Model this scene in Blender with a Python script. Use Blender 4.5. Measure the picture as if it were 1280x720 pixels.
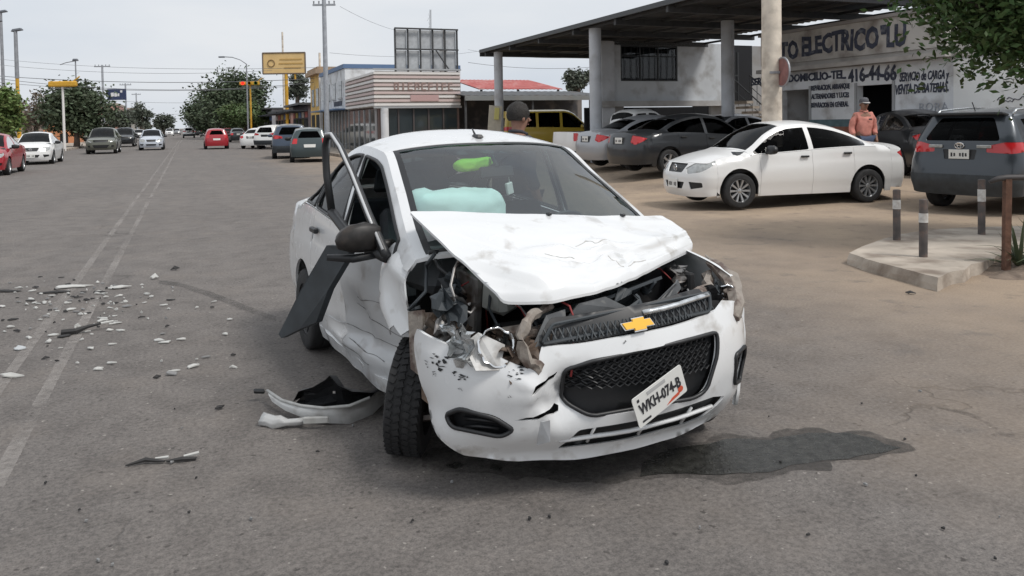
import bpy, bmesh, math, random
import numpy as np
from mathutils import Vector, Matrix, Euler, noise
from mathutils.geometry import delaunay_2d_cdt
for o in list(bpy.data.objects): bpy.data.objects.remove(o)
SC = bpy.context.scene
COL = SC.collection
rnd = random.Random(7)
R = math.radians
# ------------------------------------------------------------------ camera
FPX, CAMH, ROLL, PITCH = 1000.0, 1.58, R(0.9), R(2.0)
HY0 = 160 - 404 * math.tan(ROLL)              # horizon row of the 1280x720 photograph
cam_d = bpy.data.cameras.new('camera'); cam = bpy.data.objects.new('camera', cam_d); COL.objects.link(cam)
cam.location = (0, 0, CAMH)
fw = Vector((0, math.cos(PITCH), -math.sin(PITCH))); rt0 = Vector((1, 0, 0)); up0 = rt0.cross(fw)
RT = math.cos(ROLL) * rt0 - math.sin(ROLL) * up0; UP = math.sin(ROLL) * rt0 + math.cos(ROLL) * up0
cam.matrix_world = Matrix(((RT.x, UP.x, -fw.x, 0), (RT.y, UP.y, -fw.y, 0), (RT.z, UP.z, -fw.z, CAMH), (0, 0, 0, 1)))
cam_d.sensor_width = 36; cam_d.lens = 36 * FPX / 1280
CY = HY0 + FPX * math.tan(PITCH)
cam_d.shift_y = -(360 - CY) / 1280
cam_d.clip_start = 0.05; cam_d.clip_end = 5000
SC.camera = cam
# ------------------------------------------------------------------ sky and sun
SUN_EL, SUN_AZ = R(55), R(122)                 # azimuth clockwise from +Y (sun stands to the right)
w = bpy.data.worlds.new('World'); SC.world = w; w.use_nodes = True
nt = w.node_tree; nt.nodes.clear()
N = nt.nodes.new; LK = nt.links.new
sky = N('ShaderNodeTexSky'); sky.sky_type = 'NISHITA'; sky.sun_disc = False
sky.sun_elevation = SUN_EL; sky.sun_rotation = SUN_AZ; sky.dust_density = 3.0; sky.air_density = 1.2
hs = N('ShaderNodeHueSaturation'); hs.inputs['Saturation'].default_value = 0.22; hs.inputs['Value'].default_value = 0.55
tc = N('ShaderNodeTexCoord'); mp = N('ShaderNodeMapping'); mp.inputs['Scale'].default_value = (1, 1, 4.0)
nz = N('ShaderNodeTexNoise'); nz.inputs['Scale'].default_value = 2.1; nz.inputs['Detail'].default_value = 5
cr = N('ShaderNodeValToRGB')
cr.color_ramp.elements[0].position = .3; cr.color_ramp.elements[0].color = (6.5, 7.1, 7.9, 1)
cr.color_ramp.elements[1].position = .7; cr.color_ramp.elements[1].color = (8.4, 8.6, 8.85, 1)
mx = N('ShaderNodeMix'); mx.data_type = 'RGBA'; mx.inputs[0].default_value = .80    # overcast layer over the clear sky
bg = N('ShaderNodeBackground'); bg.inputs['Strength'].default_value = 0.1
ow = N('ShaderNodeOutputWorld')
LK(sky.outputs[0], hs.inputs['Color']); LK(hs.outputs[0], mx.inputs[6])
LK(tc.outputs['Generated'], mp.inputs[0]); LK(mp.outputs[0], nz.inputs['Vector']); LK(nz.outputs[0], cr.inputs[0]); LK(cr.outputs[0], mx.inputs[7])
LK(mx.outputs[2], bg.inputs['Color']); LK(bg.outputs[0], ow.inputs[0])
sd = bpy.data.lights.new('sun', 'SUN'); sd.energy = 1.9; sd.angle = R(14); sd.color = (1.0, .955, .9)
so = bpy.data.objects.new('sun', sd); COL.objects.link(so)
sdir = Vector((math.sin(SUN_AZ) * math.cos(SUN_EL), math.cos(SUN_AZ) * math.cos(SUN_EL), math.sin(SUN_EL)))
so.rotation_euler = sdir.to_track_quat('Z', 'Y').to_euler(); so.location = (20, 10, 30)
SC.view_settings.view_transform = 'Standard'; SC.view_settings.look = 'None'
SC.view_settings.gamma = 1; SC.view_settings.exposure = 0.2; SC.view_settings.use_curve_mapping = False
SC.render.engine = 'CYCLES'
# ------------------------------------------------------------------ placing
RD = R(22.0); RV = Vector((-math.sin(RD), math.cos(RD), 0)); NV = Vector((math.cos(RD), math.sin(RD), 0))
def sst(a, b, x): t = min(1, max(0, (x - a) / (b - a))); return t * t * (3 - 2 * t)
def gz(x, y):                                  # height of the ground: the forecourt on the right rises from the road
    t = x * NV.x + y * NV.y; s = x * RV.x + y * RV.y
    return 0.25 * sst(9.0, 12.5, t) * sst(10.0, 14.0, s)
def ST(s, t, z=0.0): v = RV * s + NV * t; return Vector((v.x, v.y, z))
def AT(px, py, d):                             # point d metres in front of the camera seen at that pixel
    v = fw + RT * ((px - 640) / FPX) - UP * ((py - CY) / FPX)
    return Vector((0, 0, CAMH)) + v * (d / v.y)
def GP(px, d): v = AT(px, 300, d); return Vector((v.x, v.y, gz(v.x, v.y)))
def GR(px, py, z=0.0):
    v = fw + RT * ((px - 640) / FPX) - UP * ((py - CY) / FPX)
    return Vector((0, 0, CAMH)) + v * ((z - CAMH) / v.z)
# ------------------------------------------------------------------ materials
MATS = {}
def mat(name, col, rough=.6, metal=0., spec=.5, coat=0., noise_amt=0., nscale=6., bump=0., bscale=40., dirt=None, dirt_amt=0., dscale=3., alpha=1., emit=None, estr=0., island=0., dlo=.5, dhi=.7, rnoise=0.):
    if name in MATS: return MATS[name]
    m = bpy.data.materials.new(name); m.use_nodes = True; t = m.node_tree; b = t.nodes['Principled BSDF']
    b.inputs['Roughness'].default_value = rough; b.inputs['Metallic'].default_value = metal
    b.inputs['Specular IOR Level'].default_value = spec; b.inputs['Coat Weight'].default_value = coat; b.inputs['Coat Roughness'].default_value = .08
    c = (*col, 1); b.inputs['Base Color'].default_value = c
    if emit: b.inputs['Emission Color'].default_value = (*emit, 1); b.inputs['Emission Strength'].default_value = estr
    src = None
    tcn = t.nodes.new('ShaderNodeTexCoord')
    def nzn(sc, det=6):
        n = t.nodes.new('ShaderNodeTexNoise'); n.inputs['Scale'].default_value = sc; n.inputs['Detail'].default_value = det
        t.links.new(tcn.outputs['Object'], n.inputs['Vector']); return n
    if noise_amt > 0 or island > 0:
        h = t.nodes.new('ShaderNodeHueSaturation'); h.inputs['Color'].default_value = c
        mr = t.nodes.new('ShaderNodeMapRange')
        if island > 0:
            g = t.nodes.new('ShaderNodeNewGeometry'); t.links.new(g.outputs['Random Per Island'], mr.inputs[0]); mr.inputs[3].default_value = 1 - island; mr.inputs[4].default_value = 1 + island
            mr2 = t.nodes.new('ShaderNodeMapRange'); t.links.new(g.outputs['Random Per Island'], mr2.inputs[0]); mr2.inputs[3].default_value = .475; mr2.inputs[4].default_value = .52; t.links.new(mr2.outputs[0], h.inputs['Hue'])
        else:
            t.links.new(nzn(nscale).outputs[0], mr.inputs[0]); mr.inputs[1].default_value = .3; mr.inputs[2].default_value = .7; mr.inputs[3].default_value = 1 - noise_amt; mr.inputs[4].default_value = 1 + noise_amt
        t.links.new(mr.outputs[0], h.inputs['Value']); t.links.new(h.outputs[0], b.inputs['Base Color']); src = h.outputs[0]
    if dirt:
        n = nzn(dscale, 10); r_ = t.nodes.new('ShaderNodeMapRange'); r_.inputs[1].default_value = dlo; r_.inputs[2].default_value = dhi; r_.inputs[4].default_value = dirt_amt
        t.links.new(n.outputs[0], r_.inputs[0])
        x = t.nodes.new('ShaderNodeMix'); x.data_type = 'RGBA'; t.links.new(r_.outputs[0], x.inputs[0])
        if src: t.links.new(src, x.inputs[6])
        else: x.inputs[6].default_value = c
        x.inputs[7].default_value = (*dirt, 1); t.links.new(x.outputs[2], b.inputs['Base Color'])
    if rnoise > 0:
        n = nzn(nscale * 1.7); r_ = t.nodes.new('ShaderNodeMapRange'); r_.inputs[3].default_value = max(.02, rough - rnoise); r_.inputs[4].default_value = min(1, rough + rnoise)
        t.links.new(n.outputs[0], r_.inputs[0]); t.links.new(r_.outputs[0], b.inputs['Roughness'])
    if bump > 0:
        n = nzn(bscale, 8); bp = t.nodes.new('ShaderNodeBump'); bp.inputs['Strength'].default_value = bump; bp.inputs['Distance'].default_value = .02
        t.links.new(n.outputs[0], bp.inputs['Height']); t.links.new(bp.outputs[0], b.inputs['Normal'])
    MATS[name] = m; return m
def glassmat(name, tint, refl_rough=.02, ior=1.45, base_refl=0.0):
    if name in MATS: return MATS[name]
    m = bpy.data.materials.new(name); m.use_nodes = True; t = m.node_tree; t.nodes.clear()
    tr = t.nodes.new('ShaderNodeBsdfTransparent'); tr.inputs[0].default_value = (*tint, 1)
    gl = t.nodes.new('ShaderNodeBsdfGlossy'); gl.inputs['Roughness'].default_value = refl_rough
    fr = t.nodes.new('ShaderNodeFresnel'); fr.inputs[0].default_value = ior
    ad = t.nodes.new('ShaderNodeMath'); ad.operation = 'ADD'; ad.use_clamp = True; ad.inputs[1].default_value = base_refl
    mxs = t.nodes.new('ShaderNodeMixShader'); o = t.nodes.new('ShaderNodeOutputMaterial')
    t.links.new(fr.outputs[0], ad.inputs[0]); t.links.new(ad.outputs[0], mxs.inputs[0]); t.links.new(tr.outputs[0], mxs.inputs[1]); t.links.new(gl.outputs[0], mxs.inputs[2]); t.links.new(mxs.outputs[0], o.inputs[0])
    MATS[name] = m; return m
M = dict(
 paint_white=mat('paint_white', (.78, .78, .77), .28, coat=.5),
 paint_wreck=mat('paint_wreck', (.74, .75, .755), .24, coat=.8, dirt=(.34, .31, .27), dirt_amt=.7, dscale=7., dlo=.60, dhi=.75, rnoise=.12, bump=.06, bscale=9),
 paint_scuff=mat('paint_scuff', (.50, .51, .52), .36, coat=.25, dirt=(.20, .17, .15), dirt_amt=.6, dscale=6., dlo=.56, dhi=.72, rnoise=.15, bump=.12, bscale=7),
 black=mat('black_plastic', (.018, .019, .021), .45),
 blackm=mat('black_matte', (.012, .012, .013), .85),
 trim=mat('dark_trim', (.035, .042, .048), .55, noise_amt=.25, nscale=8),
 tyre=mat('tyre_rubber', (.022, .022, .023), .8, noise_amt=.3, nscale=12, bump=.2, bscale=60),
 rim=mat('rim_alloy', (.45, .46, .47), .35, metal=.8),
 rimdark=mat('rim_dark', (.03, .03, .032), .45),
 steel=mat('bare_steel', (.35, .34, .33), .45, metal=.7, noise_amt=.3, dirt=(.10, .06, .04), dirt_amt=.9, dscale=9, dlo=.45, dhi=.65),
 rust=mat('rusty_steel', (.11, .078, .058), .8, noise_amt=.4, nscale=14, dirt=(.22, .195, .17), dirt_amt=.8, dscale=10, bump=.4, bscale=30),
 beige=mat('torn_beige', (.30, .265, .23), .7, noise_amt=.3, nscale=12, dirt=(.08, .05, .04), dirt_amt=.9, dscale=12, dlo=.45, dhi=.6, bump=.3),
 chrome=mat('chrome', (.75, .76, .77), .12, metal=1.),
 silver=mat('silver_reflector', (.6, .62, .63), .2, metal=.8, noise_amt=.3, nscale=30),
 gold=mat('gold_emblem', (.75, .42, .06), .3, metal=.5),
 red_lens=mat('red_lens', (.55, .02, .025), .15, coat=.6),
 red_dark=mat('red_dark_lens', (.25, .01, .015), .2, coat=.5),
 amber=mat('amber_lens', (.7, .25, .03), .2, coat=.5),
 lens=mat('clear_lens', (.40, .41, .40), .15, metal=.3, coat=.8, noise_amt=.25, nscale=14),
 plate=mat('plate_white', (.75, .75, .72), .5), platefar=mat('plate_face', (.7, .7, .68), .5, noise_amt=.2, nscale=20), ink=mat('plate_ink', (.03, .03, .035), .6), platered=mat('plate_red', (.6, .1, .05), .6), plategrey=mat('plate_grey', (.45, .45, .45), .6),
 seat=mat('seat_cloth', (.035, .037, .042), .9, noise_amt=.2, nscale=20), dash=mat('dashboard', (.045, .05, .055), .7),
 mirror_broken=mat('broken_mirror', (.014, .012, .011), .5, noise_amt=.5, nscale=25, dirt=(.06, .045, .035), dirt_amt=.6, dscale=14), glass_band=glassmat('sunshade_glass', (.60, .90, .90), base_refl=.02), airbag=mat('airbag_cloth', (.74, .90, .86), .8, noise_amt=.06, nscale=8, bump=.15, bscale=6), lime=mat('lime_cloth', (.45, .75, .05), .7),
 glass=glassmat('car_glass', (.35, .40, .41)), glass_ws=glassmat('windshield_glass', (.84, .97, .97), base_refl=.13), glass_dark=glassmat('tinted_glass', (.10, .105, .11), ior=1.13), glass_mid=glassmat('grey_glass', (.22, .25, .26), ior=1.2, base_refl=.03),
)
def paint(name, col, rough=.28, metal=0.): return mat('paint_' + name, col, rough, metal=metal, coat=.5)
# ------------------------------------------------------------------ mesh helpers
def tag(o, label=None, cat=None, group=None, kind=None):
    if label: o['label'] = label
    if cat: o['category'] = cat
    if group: o['group'] = group
    if kind: o['kind'] = kind
    return o
def empty(name, loc=(0, 0, 0), rz=0., label=None, cat=None, group=None, rot=None):
    o = bpy.data.objects.new(name, None); COL.objects.link(o); o.location = loc
    o.rotation_euler = rot if rot else (0, 0, rz); o.empty_display_size = .2
    return tag(o, label, cat, group)
def mobj(name, vs, fs, m, parent=None, smooth=True, sharp=None):
    me = bpy.data.meshes.new(name); me.from_pydata([tuple(v) for v in vs], [], [tuple(f) for f in fs])
    me.materials.append(m)
    me.polygons.foreach_set('use_smooth', [bool(smooth)] * len(me.polygons))
    me.update()
    if sharp: me.set_sharp_from_angle(angle=R(sharp))
    o = bpy.data.objects.new(name, me); COL.objects.link(o)
    if parent: o.parent = parent
    return o
class MB:
    def __init__(s): s.v = []; s.f = []
    def add(s, vs, fs): n = len(s.v); s.v += [Vector(v) for v in vs]; s.f += [tuple(i + n for i in f) for f in fs]; return s
    def box(s, c, sz, rot=None, taper=1., bev=0.):
        x, y, z = sz[0] / 2, sz[1] / 2, sz[2] / 2
        if bev > 0:
            b = min(bev, x * .45, y * .45, z * .45); vs = []; 
            for sx in (-1, 1):
                for sy in (-1, 1):
                    for sz_ in (-1, 1):
                        k = taper if sz_ > 0 else 1
                        vs += [(sx * (x - b) * k, sy * (y - b) * k, sz_ * z), (sx * (x - b) * k, sy * y * k, sz_ * (z - b)), (sx * x * k, sy * (y - b) * k, sz_ * (z - b))]
            bm = bmesh.new(); vv = [bm.verts.new(v) for v in vs]; r = bmesh.ops.convex_hull(bm, input=vv)
            bmesh.ops.dissolve_limit(bm, angle_limit=.02, verts=bm.verts[:], edges=bm.edges[:])
            bm.verts.index_update(); vs = [v.co.copy() for v in bm.verts]; fs = [[v.index for v in f.verts] for f in bm.faces]; bm.free()
        else:
            k = taper
            vs = [(-x, -y, -z), (x, -y, -z), (x, y, -z), (-x, y, -z), (-x * k, -y * k, z), (x * k, -y * k, z), (x * k, y * k, z), (-x * k, y * k, z)]
            fs = [(0, 3, 2, 1), (4, 5, 6, 7), (0, 1, 5, 4), (1, 2, 6, 5), (2, 3, 7, 6), (3, 0, 4, 7)]
        mt = Matrix.Translation(Vector(c)) @ ((rot if isinstance(rot, Matrix) else Euler(rot).to_matrix()).to_4x4() if rot is not None else Matrix.Identity(4))
        return s.add([mt @ Vector(v) for v in vs], fs)
    def tube(s, pts, rad, n=8, caps=True):
        pts = [Vector(p) for p in pts]; k = len(pts); rr = rad if isinstance(rad, (list, tuple)) else [rad] * k
        base = len(s.v); u = None
        for i, p in enumerate(pts):
            d = (pts[min(i + 1, k - 1)] - pts[max(i - 1, 0)]).normalized()
            if u is None: u = d.orthogonal().normalized()
            u = (u - d * u.dot(d)); u = u.normalized() if u.length > 1e-6 else d.orthogonal().normalized()
            w_ = d.cross(u)
            for j in range(n):
                a = 2 * math.pi * j / n; s.v.append(p + (u * math.cos(a) + w_ * math.sin(a)) * rr[i])
        for i in range(k - 1):
            for j in range(n):
                a, b = base + i * n + j, base + i * n + (j + 1) % n; s.f.append((a, b, b + n, a + n))
        if caps: s.f.append(tuple(base + j for j in range(n))[::-1]); s.f.append(tuple(base + (k - 1) * n + j for j in range(n)))
        return s
    def lathe(s, prof, n=32, mt=None, closed=False):       # profile (r, h) about local Z
        mt = mt or Matrix.Identity(4); base = len(s.v); k = len(prof)
        for r_, h in prof:
            for j in range(n):
                a = 2 * math.pi * j / n; s.v.append(mt @ Vector((r_ * math.cos(a), r_ * math.sin(a), h)))
        for i in range(k - 1 + (1 if closed else 0)):
            for j in range(n):
                a, b = base + i * n + j, base + i * n + (j + 1) % n; i2 = base + ((i + 1) % k) * n
                s.f.append((a, b, i2 + (j + 1) % n, i2 + j))
        return s
    def prism(s, poly, mt, h):                              # polygon in local XY extruded to h
        n = len(poly); vs = [mt @ Vector((p[0], p[1], 0)) for p in poly] + [mt @ Vector((p[0], p[1], h)) for p in poly]
        return s.add(vs, [tuple(range(n))[::-1], tuple(range(n, 2 * n))] + [(i, (i + 1) % n, n + (i + 1) % n, n + i) for i in range(n)])
    def build(s, name, m, parent=None, smooth=False, sharp=None): return mobj(name, s.v, s.f, m, parent, smooth, sharp)
def spline(keys):                                           # monotone cubic through (x, y) keys, vectorised
    k = sorted(keys); X = np.array([a for a, _ in k], float); Y = np.array([b for _, b in k], float)
    h = np.diff(X); d = np.diff(Y) / h; m = np.zeros(len(X)); m[0] = d[0]; m[-1] = d[-1]
    for i in range(1, len(X) - 1):
        if d[i - 1] * d[i] > 0:
            w1 = 2 * h[i] + h[i - 1]; w2 = h[i] + 2 * h[i - 1]; m[i] = (w1 + w2) / (w1 / d[i - 1] + w2 / d[i])
    def f(x):
        x = np.asarray(x, float); xc = np.clip(x, X[0], X[-1]); i = np.clip(np.searchsorted(X, xc) - 1, 0, len(h) - 1)
        t = (xc - X[i]) / h[i]; t2 = t * t; t3 = t2 * t
        return (2 * t3 - 3 * t2 + 1) * Y[i] + (t3 - 2 * t2 + t) * h[i] * m[i] + (-2 * t3 + 3 * t2) * Y[i + 1] + (t3 - t2) * h[i] * m[i + 1]
    return f
def lin(keys):
    k = sorted(keys); X = [a for a, _ in k]; Y = [b for _, b in k]
    return lambda x: np.interp(np.asarray(x, float), X, Y)
def pip(poly, P):
    x, y = P[:, 0], P[:, 1]; ins = np.zeros(len(P), bool); n = len(poly)
    for i in range(n):
        x1, y1 = poly[i]; x2, y2 = poly[(i + 1) % n]
        c = ((y1 > y) != (y2 > y)); 
        with np.errstate(divide='ignore', invalid='ignore'): ins ^= c & (x < (x2 - x1) * (y - y1) / (y2 - y1 + 1e-30) + x1)
    return ins
def resample(poly, step):
    out = []; n = len(poly)
    for i in range(n):
        a, b = poly[i], poly[(i + 1) % n]; L = math.hypot(b[0] - a[0], b[1] - a[1])
        if L < 1e-6: continue
        k = max(1, int(math.ceil(L / step)))
        for j in range(k): out.append((a[0] + (b[0] - a[0]) * j / k, a[1] + (b[1] - a[1]) * j / k))
    return out
def rounded(poly, r, n=4):                                  # round the corners of a 2-D polygon
    out = []; k = len(poly)
    for i in range(k):
        p0, p, p1 = Vector(poly[i - 1]), Vector(poly[i]), Vector(poly[(i + 1) % k])
        a = (p0 - p); b = (p1 - p); ra = min(r, a.length * .45); rb = min(r, b.length * .45)
        a = p + a.normalized() * ra; b = p + b.normalized() * rb
        for j in range(n + 1):
            t = j / n; q = a * (1 - t) ** 2 + p * 2 * t * (1 - t) + b * t * t; out.append((q.x, q.y))
    return out
def inset(poly, d):
    k = len(poly); A = sum(poly[i][0] * poly[(i + 1) % k][1] - poly[(i + 1) % k][0] * poly[i][1] for i in range(k)); sg = 1 if A > 0 else -1; out = []
    for i in range(k):
        p0, p, p1 = Vector(poly[i - 1]), Vector(poly[i]), Vector(poly[(i + 1) % k])
        e0 = p - p0; e1 = p1 - p
        if e0.length < 1e-7 or e1.length < 1e-7: out.append((p.x, p.y)); continue
        e0.normalize(); e1.normalize(); n0 = Vector((-e0.y, e0.x)) * sg; n1 = Vector((-e1.y, e1.x)) * sg
        b = n0 + n1; L = b.length
        b = n0 if L < .3 else b / L
        q = p + b * d / max(.45, b.dot(n0)); out.append((q.x, q.y))
    return out
def tri2d(outline, holes, step):
    loops = [resample(outline, step)] + [resample(h, step * .8) for h in holes]
    pts = []; ed = []
    for lp in loops:
        b = len(pts); pts += lp; ed += [(b + i, b + (i + 1) % len(lp)) for i in range(len(lp))]
    B = np.array(pts); mn = B.min(0); mxx = B.max(0)
    gx = np.arange(mn[0] + step * .5, mxx[0], step); gy = np.arange(mn[1] + step * .43, mxx[1], step * .87)
    if len(gx) and len(gy):
        XX, YY = np.meshgrid(gx, gy); XX = XX + (np.arange(len(gy)) % 2)[:, None] * step * .5
        Q = np.c_[XX.ravel(), YY.ravel()]; ins = pip(loops[0], Q)
        for h in loops[1:]: ins &= ~pip(h, Q)
        Q = Q[ins]
        if len(Q):
            D = np.full(len(Q), 1e9)
            for c in range(0, len(B), 400): D = np.minimum(D, ((Q[:, None, :] - B[None, c:c + 400]) ** 2).sum(2).min(1))
            Q = Q[D > (step * .45) ** 2]; pts += [tuple(q) for q in Q]
    r_ = delaunay_2d_cdt([Vector(p) for p in pts], ed, [], 0, 1e-6)
    V = np.array([tuple(v) for v in r_[0]]); T = np.array([tuple(f) for f in r_[2] if len(f) == 3])
    c = V[T].mean(1); ins = pip(loops[0], c)
    for h in loops[1:]: ins &= ~pip(h, c)
    T = T[ins]
    return V, T
def patch(name, fn, outline, holes=(), step=.06, m=None, parent=None, thick=.018, deform=None, smooth=True, flip=False):
    """trimmed piece of a surface fn(u, v, off) -> (n,3), with a rim of its own"""
    V, T = tri2d(outline, list(holes), step)
    P = np.asarray(fn(V[:, 0], V[:, 1], 0.0)); Q = np.asarray(fn(V[:, 0], V[:, 1], -thick)) if thick else None
    if deform: P = deform(P); Q = deform(Q) if thick else None
    # orient outward: P should lie on the outer side of Q
    a, b, c = P[T[:, 0]], P[T[:, 1]], P[T[:, 2]]; nrm = np.cross(b - a, c - a)
    if thick:
        if (nrm * (P[T[:, 0]] - Q[T[:, 0]])).sum() < 0: T = T[:, ::-1]
    elif flip: T = T[:, ::-1]
    vs = [tuple(p) for p in P]; fs = [tuple(t) for t in T]
    if thick:
        cnt = {}
        for t in T:
            for i in range(3):
                e = (t[i], t[(i + 1) % 3]); cnt[e] = 1
        n = len(vs); idx = {}
        bd = [(a, b) for (a, b) in cnt if (b, a) not in cnt]
        for a, b in bd:
            for i in (a, b):
                if i not in idx: idx[i] = len(vs); vs.append(tuple(P[i])); vs.append(tuple(Q[i]))
        for a, b in bd: fs.append((idx[b], idx[a], idx[a] + 1, idx[b] + 1))
    return mobj(name, vs, fs, m, parent, smooth)
def text_obj(name, body, size, m, parent, mt, bold=0., extrude=.004, align='CENTER', sx=1., shear=0.):
    c = bpy.data.curves.new(name, 'FONT'); c.body = body; c.size = size; c.align_x = align; c.align_y = 'CENTER'; c.extrude = extrude; c.offset = bold; c.shear = shear; c.resolution_u = 2
    o = bpy.data.objects.new(name, c); COL.objects.link(o); dg = bpy.context.evaluated_depsgraph_get()
    me = bpy.data.meshes.new_from_object(o.evaluated_get(dg)); bpy.data.objects.remove(o); me.materials.clear(); me.materials.append(m)
    o = bpy.data.objects.new(name, me); COL.objects.link(o)
    me.transform(mt @ Matrix.Diagonal((sx, 1, 1, 1)))
    if parent: o.parent = parent
    return o
def frame(o, xa, ya, za=None):                              # matrix from origin and axes
    xa = Vector(xa).normalized(); ya = Vector(ya); ya = (ya - xa * ya.dot(xa)).normalized(); za = xa.cross(ya)
    return Matrix(((xa.x, ya.x, za.x, o[0]), (xa.y, ya.y, za.y, o[1]), (xa.z, ya.z, za.z, o[2]), (0, 0, 0, 1)))
def dup(root, parent=None):
    c = root.copy(); COL.objects.link(c); c.parent = parent
    for ch in list(root.children): dup(ch, c)
    return c
# ------------------------------------------------------------------ car surfaces
class Geo:
    def __init__(s, sp):
        s.sp = sp; sm = spline
        s.top_c = sm(sp['top']); s.rail = sm(sp['rail']); s.ry = sm(sp['rail_y']); s.belt = sm(sp['belt']); s.by = sm(sp['belt_y']); s.wm = sm(sp['wmax'])
        s.zm = sp.get('zmid', .58); s.zs = sp['sill']; s.xs = sp['xs']; s.xr = sp['xr']; s.WB = sp['WB']
        s.nose = sm(sp['nose']); s.tail = sm(sp['tail']); s.Rw = sp['R']; s.Ra = sp.get('Ra', sp['R'] + .05); s.zc = sp['R'] + .02
        s.k = sp.get('crown', 2.6); s.crease = sp.get('crease', 0.012)
        s.nf = sp.get('nf', 2.7); s.nr = sp.get('nr', 3.2)
        s.tabF = s._tab(s.xs, float(s.nose(.5)), s.nf); s.tabR = s._tab(s.xr, float(s.tail(.6)), s.nr)
        s.AF = s.tabF[0][-1]; s.AR = s.tabR[0][-1]
    def _tab(s, x0, x1, n):
        th = np.linspace(0, math.pi / 2, 200); cx = np.cos(th) ** (2 / n); cy = np.sin(th) ** (2 / n); W = float(s.wm(x0))
        X = (x1 - x0) * cx; Y = W * cy; a = np.r_[0, np.cumsum(np.hypot(np.diff(X), np.diff(Y)))]
        return a, cx, cy
    def sy(s, x, z):
        x = np.asarray(x, float); z = np.asarray(z, float); wm, by, be, ra, ry = s.wm(x), s.by(x), s.belt(x), s.rail(x), s.ry(x)
        lo = wm - .055 * np.clip((s.zm - z) / (s.zm - s.zs), 0, 1.3) ** 2
        q = np.clip((z - s.zm) / np.maximum(be - s.zm, .05), 0, 1); mid = wm - (wm - by) * q ** 2
        q2 = np.clip((z - be) / np.maximum(ra - be, .02), 0, 1.15); hi = by + (ry - by) * q2 + .018 * 4 * q2 * (1 - q2) * np.clip((ra - be) * 4, 0, 1)
        y = np.where(z < s.zm, lo, np.where(z < be, mid, hi))
        y = y - s.crease * np.exp(-((z - (be - .17)) / .035) ** 2) * (z < be) - s.crease * .8 * np.exp(-((z - (s.zs + .14)) / .05) ** 2)
        return y
    def side(s, sg, off0=0.):
        return lambda x, z, off=0.: np.c_[x, sg * (s.sy(x, z) + off + off0), z]
    def tz(s, x, y):
        r_ = s.rail(x); return r_ + (s.top_c(x) - r_) * (1 - (np.abs(y) / s.ry(x)) ** s.k)
    def topf(s, off0=0.): return lambda x, y, off=0.: np.c_[x, y, s.tz(x, y) + off + off0]
    def end(s, front, off0=0.):
        tab, xs, ex = (s.tabF, s.xs, s.nose) if front else (s.tabR, s.xr, s.tail)
        def f(a, z, off=0.):
            a = np.asarray(a, float); z = np.asarray(z, float); aa = np.minimum(np.abs(a), tab[0][-1])
            cx = np.interp(aa, tab[0], tab[1]); cy = np.interp(aa, tab[0], tab[2]) * np.sign(a); o = off + off0
            sgn = 1 if front else -1
            return np.c_[xs + (ex(z) + sgn * o - xs) * cx, (s.sy(np.full_like(z, xs), z) + o) * cy, z]
        return f
    def ztop(s, a, front):
        f = s.end(front); z = .8
        for i in range(8): p = f(np.array([a]), np.array([z]))[0]; z = .4 * z + .6 * float(s.tz(p[0], p[1]))
        return z
    def low(s, x):
        z = s.zs
        for xa in (0., s.WB):
            d = s.Ra ** 2 - (x - xa) ** 2
            if d > 0: z = max(z, s.zc + math.sqrt(d))
        return z
    def band(s, a, b, hi, lowf=None, n=40):
        lowf = lowf or s.low
        xs = [a + (b - a) * i / n for i in range(n + 1)]
        ex = []
        for xa in (0., s.WB):
            for sgn in (-1, 1):
                x = xa + sgn * math.sqrt(max(0, s.Ra ** 2 - max(0, s.zs - s.zc) ** 2))
                if a < x < b: ex += [x - .002, x + .002]
        xs = sorted(xs + ex)
        return [(x, lowf(x)) for x in xs] + [(x, float(hi(x))) for x in reversed(xs)]
def slab(name, poly, y0, y1, m, parent, step=.25, deform=None):
    V, T = tri2d(poly, [], step); n = len(V); vs = [(a, y0, b) for a, b in V] + [(a, y1, b) for a, b in V]
    if deform: vs = [tuple(v) for v in deform(np.array(vs))]
    cnt = {(t[i], t[(i + 1) % 3]) for t in T for i in range(3)}; fs = [tuple(t) for t in T] + [tuple(int(i) + n for i in t[::-1]) for t in T]
    for a, b in cnt:
        if (b, a) not in cnt: fs.append((b, a, a + n, b + n))
    return mobj(name, vs, fs, m, parent, False)
WHC = {}
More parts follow.
